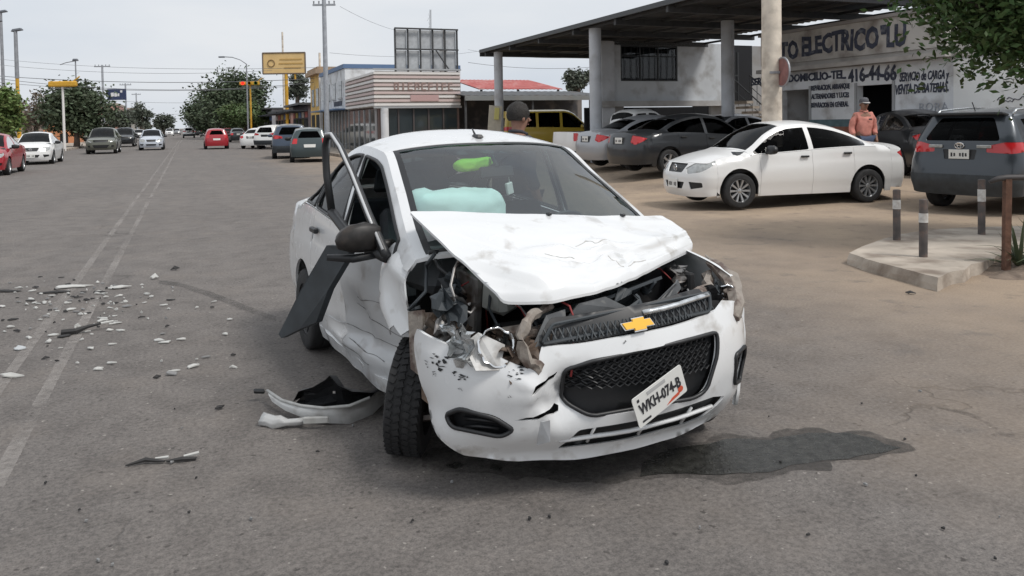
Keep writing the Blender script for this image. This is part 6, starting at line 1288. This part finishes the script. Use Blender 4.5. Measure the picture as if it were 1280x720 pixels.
# overhanging tree at the upper right, trunk outside the frame
bp2 = AT(1352, 300, 9.6); tree('overhanging_tree', 'leafy dark green tree hanging in from the upper right', (bp2.x, bp2.y, 0), 2.0, 3.25, (2.0, 1.15, 1.2), 46000, .10, leaf_mat('near', (.058, .10, .034)), 31, trunk_r=.16, clumps=210, lo=.25, lean=(.0, .0))
# ------------------------------------------------------------------ cars in the street and on the forecourt
white, silv, dgrey, suvc, olive, redc, blueg, dblue, yelv, blackp = M['paint_white'], paint('silver', (.36, .37, .39), .3, .4), paint('dark_grey', (.026, .029, .033), .3, .3), paint('slate', (.050, .060, .072), .28, .35), paint('olive', (.13, .135, .11), .35, .2), paint('red', (.36, .02, .03), .25), paint('white_blue', (.50, .54, .60), .3), paint('blue_grey', (.05, .07, .105), .3, .3), paint('yellow', (.50, .36, .05), .35), paint('black', (.018, .019, .021), .3)
def C(sp, label, c, f, pm, cat='car', **k):
    p = Vector((c[0], c[1], gz(*c[:2]))); return car(sp, 'parked_car' if 'parked' in label else 'car', label, cat, p, f, pm, **k)
C(SEDAN, 'white sedan parked side-on before the workshop, with multi-spoke wheels', (4.99, 14.95), (-.967, -.253), white, glass='glass_dark', step=.07, style='ten')
suv_sp = suvspec('glass_dark'); suv_sp['extra'] = [plate_txt(False, .965, 'VST-90-12', w=.32, h=.15, off=.02), ring_emblem(False, 1.10, .07, False, ry=.045)]
sv, svg = C(suv_sp, 'dark slate SUV parked at the right edge, seen from behind', (9.10, 14.15), (.83, .557), suvc, 'SUV', glass='glass_dark', step=.08)
b = MB()
for sg in (1, -1):
    pts = [(x - 1.33, sg * .60, float(svg.rail(x)) + .09) for x in (-.4, 0, .6, 1.2)]; b.tube([(pts[0][0] - .1, pts[0][1], pts[0][2] - .07)] + pts + [(pts[-1][0] + .12, pts[-1][1], pts[-1][2] - .07)], .018, 6)
b.build('roof_rail', M['silver'], sv, True)
b = MB(); b.box((-.62 - 1.33 - .06, 0, 1.60), (.22, 1.15, .04), (0, R(8), 0), bev=.015); b.build('spoiler', M['black'], sv); b = MB(); b.tube([(-.45 - 1.33, 0, 1.66), (-.55 - 1.33, 0, 1.80)], .008, 5); b.build('antenna', M['black'], sv)
for sg in (1, -1): b = MB(); b.box((-.955 - 1.33, sg * .38, 1.09), (.03, .22, .05), bev=.01); b.build('lamp_insert', M['lens'], sv)
C(SEDANB, 'black car parked between the white sedan and the SUV', (9.75, 19.6), (.05, 1), blackp, glass='glass_dark', step=.14, lod=1)
C(SEDANB, 'dark grey sedan parked with its rear to the street under the canopy', (4.75, 21.2), (.906, .423), dgrey, glass='glass_dark', step=.08)
C(SEDANB, 'silver sedan parked behind the dark grey sedan', (4.15, 23.9), (.906, .423), silv, glass='glass_dark', step=.10)
PICK['extra'] = []; C(PICK, 'white pickup parked beside the silver sedan', (4.1, 27.0), (.906, .423), white, 'pickup', glass='glass_dark', step=.12, lod=1, seats=False)
C(VAN, 'yellow van parked behind the canopy column', (2.0, 36.2), (.985, .17), yelv, 'van', glass='glass_dark', step=.12, lod=1)
o = empty('raised_hood_car', (7.0, 25.4, .25), 0, 'white raised hood of a car under repair behind the dark sedan', 'car'); o.name = 'repair_car'
SG_ = Geo(SEDAN)
def hoodup():
    r2, _ = car(SEDANB, 'repair_car', 'car under repair with raised pale hood behind the dark sedan', 'car', (6.9, 25.3, .25), (-.906, -.423), silv, step=.14, lod=1)
    for ch in r2.children:
        if ch.name.startswith('hood'):
            p = Vector((2.5 - 1.3, 0, 1.0)); ch.matrix_local = Matrix.Translation(p) @ Matrix.Rotation(R(-48), 4, 'Y') @ Matrix.Translation(-p) @ Matrix.Translation((-1.3, 0, 0))
            ch.data.materials.clear(); ch.data.materials.append(white)
bpy.data.objects.remove(o); hoodup()
rv = (-RV.x, -RV.y); fv = (RV.x, RV.y)
def gp2(px, d): p = AT(px, 300, d); return (p.x, p.y)
far_kw = dict(step=.16, lod=1)
C(SEDAN, 'red car cut off by the left edge of the road', gp2(-8, 29.5), rv, redc, **far_kw)
C(SEDAN, 'white low sedan coming along the left lane', gp2(52, 38.5), rv, white, glass='glass_mid', **far_kw)
C(suvspec('glass_dark'), 'olive boxy off-roader coming behind the white sedan', gp2(134, 53), rv, olive, 'SUV', glass='glass_mid', **far_kw)
C(suvspec('glass_dark'), 'dark vehicle behind the olive off-roader', gp2(160, 72), rv, dgrey, 'SUV', **far_kw)
C(HATCH, 'pale blue-white hatchback coming towards the camera', gp2(194, 60), rv, blueg, glass='glass_mid', **far_kw)
C(HATCH, 'red hatchback driving away in the right lane', gp2(273.5, 60), fv, redc, **far_kw)
C(suvspec('glass_dark'), 'small white car far ahead in the middle of the road', gp2(240, 128), fv, white, **far_kw)
C(SEDANB, 'white sedan parked at the right kerb, left of the white SUV', gp2(326, 60), (fv[0] * .95 + .3, fv[1]), white, **far_kw)
C(suvspec('glass_dark'), 'white SUV parked at the right kerb', gp2(352, 58), (fv[0] + .5, fv[1] * .8), white, 'SUV', **far_kw)
C(suvspec('glass_dark'), 'dark blue car parked behind the teal-grey one', gp2(366, 41), (fv[0] + .1, fv[1]), dblue, 'car', **far_kw)
C(HATCH, 'dark teal-grey hatchback parked nearest at the right kerb', gp2(389, 36.5), (fv[0] + .12, fv[1]), paint('teal_grey', (.045, .065, .07), .3, .2), **far_kw)
for i, (px, d, m_, lab) in enumerate(((216, 165, white, 'far pale car left of the road centre'), (225, 190, silv, 'far silver car near the vanishing point'), (252, 170, dgrey, 'far dark car right of the road centre'), (300, 86, dgrey, 'dark car parked under the bright green tree'), (178, 110, white, 'far white car behind the oncoming hatchback'), (288, 98, redc, 'far dark red car parked under the trees'))): C(SEDANB, lab, gp2(px, d), fv if px > 235 else rv, m_, step=.25, lod=1, seats=False)
# ------------------------------------------------------------------ street furniture near the camera
bol = mat('bollard_paint', (.085, .075, .072), .7, noise_amt=.25, nscale=10, dirt=(.2, .13, .1), dirt_amt=.7, dscale=9); band = mat('bollard_band', (.60, .60, .58), .5, dirt=(.25, .2, .17), dirt_amt=.6, dscale=12)
for (px, py, h, tl, b0, b1, lab) in ((1121, 300, .60, .5, .62, .80, 'bollard at the back left of the pavement corner'), (1154, 321, .60, -.5, .60, .76, 'bollard nearest the road on the pavement corner'), (1227, 293, .68, .6, .60, .82, 'bollard beside the rusty post, bright white band')):
    p = GR(px, py, .12); o = empty('bollard', p, 0, 'short dark steel ' + lab, 'bollard', 'bollards on the pavement corner', (R(tl), R(-tl), 0)); r_ = .042; b = MB(); b.tube([(0, 0, -.05), (0, 0, h * .99), (0, 0, h)], [r_, r_, r_ * .8], 16); b.build('post', bol, o, True, 40); b = MB(); b.tube([(0, 0, h * b0), (0, 0, h * b1)], r_ + .003, 16, False); b.build('band', band, o, True)
rust2 = mat('old_rust', (.11, .055, .035), .85, noise_amt=.4, nscale=12, bump=.3, bscale=40)
p = GR(1258, 341, .02); o = empty('rusty_post', p, 0, 'rusty iron post with curved dark cap at the right edge', 'post'); b = MB(); b.box((0, 0, .45), (.06, .06, .96), (0, R(.5), 0)); b.build('post', rust2, o); b = MB(); b.tube([(-.16, .02, .90), (-.09, .0, .935), (0, 0, .945), (.25, -.02, .945), (.6, -.04, .94)], [.02, .028, .03, .03, .03], 8); b.build('rail', mat('dark_cap', (.05, .045, .045), .6), o, True); b = MB(); b.tube([(.32, .0, .93), (.32, .02, .0)], .03, 8); b.build('rear_post', rust2, o)
# spiky plant
def spiky(px, py, n, h, label, seed):
    r_ = random.Random(seed); p = GR(px, py, .05); root = empty('spiky_plant', p, 0, label, 'plant'); lm = leaf_mat('agave', (.075, .095, .055))
    for i in range(n):
        a = r_.uniform(0, 2 * math.pi); el = r_.uniform(.35, 1.4); L_ = h * r_.uniform(.7, 1.1); u = Vector((math.cos(a) * math.cos(el), math.sin(a) * math.cos(el), math.sin(el))); sd_ = Vector((-math.sin(a), math.cos(a), 0)); b = MB(); vs = []
        for k in range(5):
            t = k / 4; c = u * L_ * t + Vector((0, 0, -.35 * L_ * t * t * math.cos(el))); w_ = .022 * (1 - t) ** .7 + .002; vs += [c - sd_ * w_, c + Vector((0, 0, -.012 * (1 - t))), c + sd_ * w_]
        fs = []
        for k in range(4): q = k * 3; fs += [(q, q + 1, q + 4, q + 3), (q + 1, q + 2, q + 5, q + 4)]
        b.add(vs, fs); b.build('leaf', lm, root, True)
    return root
spiky(1274, 335, 34, .55, 'spiky green plant at the right edge behind the rusty post', 4); spiky(1315, 330, 30, .75, 'taller spiky plant just beyond the right edge', 6)
# ------------------------------------------------------------------ man in a salmon shirt
def skin_mesh(name, V, E, Rr, m_, parent, sub=2):
    me = bpy.data.meshes.new(name); me.from_pydata(V, E, []); o = bpy.data.objects.new(name, me); COL.objects.link(o); md_ = o.modifiers.new('skin', 'SKIN'); md_.use_smooth_shade = True
    for i, r_ in enumerate(Rr): me.skin_vertices[0].data[i].radius = r_ if isinstance(r_, tuple) else (r_, r_)
    me.skin_vertices[0].data[0].use_root = True; s_ = o.modifiers.new('sub', 'SUBSURF'); s_.levels = sub; s_.render_levels = sub
    dg = bpy.context.evaluated_depsgraph_get(); nm = bpy.data.meshes.new_from_object(o.evaluated_get(dg)); bpy.data.objects.remove(o); nm.materials.clear(); nm.materials.append(m_); nm.polygons.foreach_set('use_smooth', [True] * len(nm.polygons)); o = bpy.data.objects.new(name, nm); COL.objects.link(o); o.parent = parent; return o
def make_man(px, d, rz, label, shirt, cap=True, sc=1., skinc=(.28, .15, .10)):
    pp = AT(px, 300, d); pg = gz(pp.x, pp.y); man = empty('person', (pp.x, pp.y, pg), rz, label, 'person'); man.scale = (sc, sc, sc)
    skin = mat('skin_%.2f' % skinc[0], skinc, .6, noise_amt=.08, nscale=20); jean = mat('jeans', (.05, .07, .12), .85, noise_amt=.2); cap_m = mat('cap_grey', (.10, .10, .11), .8); capw = mat('cap_pale', (.5, .48, .47), .8)
    V = [(0, 0, .98), (0, 0, 1.20), (0, .01, 1.42), (0, .0, 1.51), (0, -.012, 1.575), (0, -.025, 1.62), (0, -.012, 1.70), (-.19, .01, 1.42), (-.25, .03, 1.16), (-.25, -.05, .93), (-.25, -.09, .84), (.19, .01, 1.42), (.25, .03, 1.16), (.25, -.05, .93), (.25, -.09, .84), (-.10, 0, .92), (-.11, 0, .50), (-.11, .02, .08), (-.12, -.13, .04), (.10, 0, .92), (.11, 0, .50), (.11, .02, .08), (.12, -.13, .04)]
    E_d = [(0, 1), (1, 2), (2, 3), (3, 4), (4, 5), (5, 6), (2, 7), (7, 8), (8, 9), (9, 10), (2, 11), (11, 12), (12, 13), (13, 14), (0, 15), (15, 16), (16, 17), (17, 18), (0, 19), (19, 20), (20, 21), (21, 22)]
    Rr = [(.15, .11), (.16, .115), (.15, .10), .055, (.065, .075), (.078, .092), (.072, .085), .06, .05, .04, .035, .06, .05, .04, .035, .085, .065, .05, .04, .085, .065, .05, .04]
    skin_mesh('body', V, E_d, Rr, skin, man)
    sh_ = skin_mesh('shirt', [(0, 0, .90), (0, 0, 1.20), (0, .01, 1.40), (0, .0, 1.475), (-.165, .01, 1.425), (-.225, .02, 1.30), (-.255, .03, 1.14), (-.252, -.03, 1.0), (.165, .01, 1.425), (.225, .02, 1.30), (.255, .03, 1.14), (.252, -.03, 1.0)], [(0, 1), (1, 2), (2, 3), (2, 4), (4, 5), (5, 6), (6, 7), (2, 8), (8, 9), (9, 10), (10, 11)], [(.185, .14), (.18, .135), (.165, .12), .075, .078, .075, .066, .058, .078, .075, .066, .058], shirt, man, 3)
    for v in sh_.data.vertices: v.co += Vector(noise.noise_vector(v.co * 9)) * .016
    b = MB(); b.tube([(-.055, -.065, 1.50), (0, -.085, 1.485), (.055, -.065, 1.50), (.07, .0, 1.525), (.045, .06, 1.53), (-.045, .06, 1.53), (-.07, .0, 1.525), (-.055, -.065, 1.50)], .016, 6, False); b.build('collar', shirt, man, True)
    skin_mesh('trousers', [(0, 0, .96), (-.10, 0, .90), (-.11, 0, .50), (-.11, .02, .10), (.10, 0, .90), (.11, 0, .50), (.11, .02, .10)], [(0, 1), (1, 2), (2, 3), (0, 4), (4, 5), (5, 6)], [(.17, .125), .10, .08, .07, .10, .08, .07], jean, man)
    for sg in (1, -1):
        for k in range(4): b = MB(); a = -.09 + (-.025 + k * .017); b.tube([(sg * .25, a, .82), (sg * .252, a - .005, .775), (sg * .245, a - .012, .74 + .004 * k)], [.010, .009, .007], 6); b.build('finger', skin, man, True)
        b = MB(); b.tube([(sg * .24, -.12, .85), (sg * .23, -.145, .81), (sg * .23, -.15, .78)], [.011, .010, .008], 6); b.build('thumb', skin, man, True)
        b = MB(); b.tube([(sg * .082, -.015, 1.61), (sg * .092, -.01, 1.64), (sg * .084, -.015, 1.665)], [.012, .016, .01], 6); b.build('ear', skin, man, True)
        b = MB(); b.box((sg * .032, -.108, 1.655), (.026, .012, .010), bev=.003); b.build('eye', M['ink'], man)
    b = MB(); b.tube([(0, -.108, 1.655), (0, -.135, 1.625), (0, -.112, 1.615)], [.010, .016, .012], 6); b.build('nose', skin, man, True); b = MB(); b.box((0, -.106, 1.588), (.045, .012, .010), bev=.004); b.build('mouth', mat('lips', (.2, .08, .07), .6), man)
    if cap:
        b = MB(); b.lathe([(.094, 1.69), (.098, 1.715), (.092, 1.755), (.062, 1.79), (.001, 1.80)], 20, Matrix.Translation((0, -.012, 0))); cp_ = b.build('cap', cap_m, man, True); b = MB(); b.prism([(.078 * math.cos(t), -.07 - .10 * abs(math.sin(t)) ** .7) for t in np.linspace(0, math.pi, 12)], Matrix.Translation((0, -.01, 1.70)) @ Matrix.Rotation(R(12), 4, 'X'), .010); b.build('cap_brim', capw, cp_); b = MB(); b.box((0, -.108, 1.668), (.13, .02, .028), bev=.008); b.build('sunglasses', M['black'], man); b = MB(); b.box((.07, -.140, 1.33), (.07, .006, .03)); b.build('shirt_badge', M['black'], man)
    else:
        hm = mat('dark_hair', (.018, .015, .013), .7, noise_amt=.3, nscale=40, bump=.5, bscale=90); vs = []; fs = []; n1, n2 = 9, 18
        for i in range(n1 + 1):
            th = .62 * math.pi * i / n1
            for j in range(n2):
                ph = 2 * math.pi * j / n2; r_ = 1 + .12 * noise.noise(Vector((i, j, 0)) * .9); cut = 1.08 if math.sin(ph) > -.5 else min(1, .70 + .25 * abs(math.cos(ph))); t2 = th * cut
                vs.append((.104 * math.sin(t2) * math.cos(ph) * r_, -.008 + .112 * math.sin(t2) * math.sin(ph) * r_, 1.685 + .118 * math.cos(t2) * r_))
        for i in range(n1):
            for j in range(n2): fs.append((i * n2 + j, (i + 1) * n2 + j, (i + 1) * n2 + (j + 1) % n2, i * n2 + (j + 1) % n2))
        mobj('hair', vs, fs, hm, man)
    return man
make_man(1079.5, 17.0, R(8), 'man in salmon shirt and grey cap standing behind the white sedan', mat('salmon_shirt', (.62, .25, .20), .85, noise_amt=.15, nscale=9, bump=.4, bscale=16))
make_man(649, 7.3, R(120), 'dark-haired person standing behind the wrecked car, only the head showing', mat('dark_shirt', (.05, .05, .06), .9, noise_amt=.2), False, .985, (.26, .14, .10))
o = empty('leaning_board', GP(620, 33.2), 0, 'pale board leaning against the far canopy column', 'board'); b = MB(); b.box((0, 0, 1.05), (.55, .04, 2.1), (R(-8), R(6), R(10)), bev=.01); b.build('board', mat('board_beige', (.48, .44, .36), .8, noise_amt=.1), o); b = MB(); b.box((.12, -.05, 1.75), (.2, .04, .5), (R(-8), R(6), R(10)), bev=.01); b.build('label', mat('board_yel', (.55, .5, .18), .8), o)
# ------------------------------------------------------------------ wreckage on the road
dbw = mat('debris_white', (.50, .50, .48), .5, dirt=(.2, .18, .16), dirt_amt=.6, dscale=9); dbb = mat('debris_black', (.03, .029, .029), .7); dbg = mat('debris_grey', (.22, .22, .22), .6); dbr = mat('debris_red', (.5, .06, .05), .3)
def lump(name, label, px, py, L_, W_, m_, ang, seed, h=.02, cat='debris', group=None, n=9):
    r_ = random.Random(seed); p = GR(px, py, 0); k = n; ring = []
    for i in range(k): a = 2 * math.pi * i / k; q = r_.choice((r_.uniform(.45, .7), r_.uniform(.8, 1.25))); ring.append((L_ / 2 * math.cos(a) * q, W_ / 2 * math.sin(a) * q))
    vs = [(x, y, .004 + r_.uniform(0, h * .5)) for x, y in ring]; vs += [(x * .96, y * .96, z + .007) for (x, y), (_, _, z) in zip(ring, vs)]; vs.append((0, 0, h + .006))
    fs = [(i, (i + 1) % k, k + (i + 1) % k, k + i) for i in range(k)] + [(k + i, k + (i + 1) % k, 2 * k) for i in range(k)]; vs.append((0, 0, h * .6)); fs += [((i + 1) % k, i, 2 * k + 1) for i in range(k)]
    o = mobj(name, vs, fs, m_, None, False); o.location = p; o.rotation_euler = (r_.uniform(-.06, .06), r_.uniform(-.06, .06), ang); return tag(o, label, cat, group)
gD = 'broken pieces scattered along the centre lines'
lump('bumper_shard', 'long white bumper shard lying across the centre line', 90, 360, .50, .12, dbw, .25, 1, .03); lump('bumper_shard', 'dark strip tucked under the long white shard', 72, 366, .34, .06, dbb, .2, 2, .02); lump('bumper_shard', 'broad white shard right of the long one', 149, 361, .22, .10, dbw, .4, 3, .03); lump('bumper_shard', 'black strip at the left edge of the road', 10, 365, .30, .06, dbb, .1, 4, .02)
lump('plastic_piece', 'pale square piece near the left edge', 25, 437, .13, .10, mat('debris_pale', (.45, .47, .48), .5), .1, 5, .015); lump('plastic_piece', 'white sliver cut by the left edge', 14, 472, .14, .05, dbw, .1, 6, .03); lump('plastic_piece', 'small bright white chip below the black stick', 122, 463, .085, .045, dbw, .2, 7, .02); lump('plastic_piece', 'white chip right of the pale square', 62, 429, .06, .05, dbw, .2, 8, .03)
# black stick with a white tip
p = GR(97, 417, 0); o = empty('broken_strip', p, 0, 'bent black strip with white tip standing out of the debris', 'debris'); b = MB(); b.tube([(-.10, -.04, .02), (.0, -.02, .025), (.06, .03, .045), (.13, .12, .05)], [.025, .025, .016, .008], 6); b.build('strip', dbb, o); b = MB(); b.tube([(.125, .11, .05), (.20, .16, .055)], [.012, .008], 6); b.build('tip', dbw, o)
p = GR(200, 580, 0); o = empty('broken_strip', p, R(4), 'thin black and white strip lying alone in the foreground', 'debris'); b = MB(); b.tube([(-.15, -.02, .008), (-.07, .01, .02), (.02, .0, .012)], [.004, .012, .006], 6); b.tube([(.03, .0, .012), (.10, .01, .016), (.16, .02, .012)], [.006, .012, .008], 6); b.build('strip', dbb, o); b = MB(); b.tube([(.10, .03, .02), (.165, .05, .026)], [.007, .010], 6); b.tube([(-.03, .025, .018), (.03, .03, .02)], [.005, .008], 6); b.build('tip', dbw, o)
lump('plastic_piece', 'dark ring-shaped scrap beyond the debris', 219, 338, .12, .06, dbb, .5, 9, .05); lump('plastic_piece', 'white lump on the road behind the debris', 194, 349, .09, .07, dbw, .5, 10, .06); lump('plastic_piece', 'black chip in the middle of the left lane', 196, 473, .05, .04, dbb, .3, 11, .02); lump('plastic_piece', 'black chip near the shadow of the car', 274, 512, .06, .035, dbb, .9, 12, .02); lump('plastic_piece', 'small dark chip right of the wreck', 1138, 368, .11, .05, dbb, .1, 13, .03, n=7)
rs = random.Random(21)
for i in range(95):
    px, py = rs.gauss(95, 65), 378 + abs(rs.gauss(0, 34)) - rs.uniform(0, 28)
    if rs.random() < .25: px, py = rs.uniform(40, 300), rs.uniform(360, 470)
    if py < 342 or px < -20: continue
    w_ = rs.random(); c_, nm = (dbw, 'white') if w_ < .55 else (dbb, 'black') if w_ < .85 else (dbg, 'grey') if w_ < .97 else (dbr, 'red')
    L_ = rs.uniform(.02, .10) * (1 if rs.random() < .8 else 1.5); lump('debris_chip', {'white': 'small white paint and plastic chip among the debris left of the car', 'black': 'small black plastic chip among the debris left of the car', 'grey': 'small grey plastic chip among the debris left of the car', 'red': 'small red lens chip among the debris left of the car'}[nm], px, py, L_, L_ * rs.uniform(.2, .6), c_, rs.uniform(-.5, .7), 100 + i, rs.uniform(.006, .022), group=nm + ' chips among the debris', n=6)
for i in range(95):
    px, py = rs.gauss(105, 48), rs.gauss(374, 16)
    if py < 345 or px < 0: continue
    w_ = rs.random(); c_, nm = (dbw, 'white') if w_ < .6 else (dbb, 'black') if w_ < .85 else (dbg, 'grey'); L_ = rs.uniform(.012, .06) if i > 30 else rs.uniform(.03, .10); lump('debris_chip', 'small %s chip in the thick of the debris on the centre lines' % nm, px, py, L_, L_ * rs.uniform(.25, .7), c_, rs.uniform(-.6, .8), 500 + i, rs.uniform(.006, .025), group=nm + ' chips on the centre lines', n=6)
for i in range(40):
    px, py = rs.uniform(20, 1250), rs.uniform(470, 710)
    if 480 < px < 950 and py < 600: continue
    L_ = rs.uniform(.010, .026); lump('pebble', 'tiny pebble on the open asphalt in the foreground', px, py, L_, L_ * .7, rs.choice([dbb, dbb, dbg]), rs.uniform(0, 3), 300 + i, L_ * .5, 'pebble', 'pebbles on the foreground asphalt', 6)
# torn-off fender with the black wheel-arch liner still in it
fr_ = empty('torn_fender', GR(400, 515, 0), 0, 'torn-off silver-white fender with black arch liner beside the front wheel', 'car part')
fm = mat('fender_silver', (.50, .50, .49), .3, coat=.3, dirt=(.2, .18, .16), dirt_amt=.6, dscale=7, rnoise=.15)
o0 = GR(400, 515, 0)
def W_(px, py, z): return GR(px, py, z) - o0
upper = [W_(334, 489, .07), W_(352, 501, .07), W_(376, 508, .08), W_(405, 511, .09), W_(437, 508, .10), W_(462, 498, .12), W_(482, 478, .15)]
lower = [W_(340, 502, .055), W_(356, 513, .04), W_(378, 522, .03), W_(405, 529, .01), W_(437, 530, .0), W_(466, 518, .0), W_(488, 494, .02)]
mid = [(a + b_) / 2 + Vector((.0, -.012, .008)) for a, b_ in zip(upper, lower)]; rows = [upper, mid, lower]; back = [[p_ + Vector((0, .02, -.008)) for p_ in r_] for r_ in rows]; n = len(upper); vs = [v for r_ in rows for v in r_] + [v for r_ in back for v in r_]; fs = []
for k in range(2):
    for i in range(n - 1): q = (k * n + i, (k + 1) * n + i, (k + 1) * n + i + 1, k * n + i + 1); fs += [q, tuple(x + 3 * n for x in q[::-1])]
for i in range(n - 1): fs += [(i + 1, i, 3 * n + i, 3 * n + i + 1), (2 * n + i, 2 * n + i + 1, 5 * n + i + 1, 5 * n + i)]
fs += [(0, n, 4 * n, 3 * n), (n, 2 * n, 5 * n, 4 * n), (n - 1, 4 * n - 1, 5 * n - 1, 2 * n - 1), (2 * n - 1, 5 * n - 1, 6 * n - 1, 3 * n - 1)]
mobj('fender_skin', vs, fs, fm, fr_, True, 50)
b = MB(); b.tube([v + Vector((0, .0, .004)) for v in upper[:6]], .009, 6); b.build('wheel_arch_lip', dbw, fr_, True)
ln_t = [W_(368, 502, .02), W_(372, 488, .14), W_(388, 486, .17), W_(404, 474, .25), W_(414, 468, .30), W_(424, 480, .22), W_(440, 487, .18), W_(460, 490, .15), W_(482, 486, .14), W_(492, 470, .16)]; ln_b = [W_(372, 505, .03), W_(384, 507, .02), W_(398, 508, .02), W_(412, 508, .02), W_(424, 508, .02), W_(434, 507, .02), W_(446, 504, .02), W_(462, 498, .02), W_(480, 488, .02), W_(494, 480, .02)]
n = len(ln_t); sub = 6; vs = []; r_ = random.Random(4)
for a, b_ in zip(ln_t, ln_b):
    for k in range(sub): q = a.lerp(b_, k / (sub - 1)); q = q + Vector((r_.uniform(-.012, .012), r_.uniform(-.03, .03) + .05 * math.sin(k), r_.uniform(-.006, .006))); vs.append(q)
m0 = len(vs); vs += [v + Vector((0, .008, 0)) for v in vs]; fs = []
for i in range(n - 1):
    for k in range(sub - 1): q = (i * sub + k, i * sub + k + 1, (i + 1) * sub + k + 1, (i + 1) * sub + k); fs += [q, tuple(x + m0 for x in q[::-1])]
mobj('arch_liner', vs, fs, M['black'], fr_, False)
b = MB(); b.tube([W_(330, 524, .03), W_(350, 527, .035), W_(380, 527, .03)], [.028, .03, .022], 8); rough(b.build('lower_bracket', fm, fr_, True), .02, 16.); b = MB(); b.box(W_(395, 525, .05), (.13, .02, .035), (0, 0, .05), bev=.008); b.build('white_tab', dbw, fr_); b = MB(); b.box(W_(324, 489, .06), (.06, .03, .02), (.3, .2, .5), bev=.006); b.build('clip', M['black'], fr_); b = MB(); b.box(W_(418, 490, .14), (.018, .015, .02), bev=.004); b.build('clip', M['chrome'], fr_)
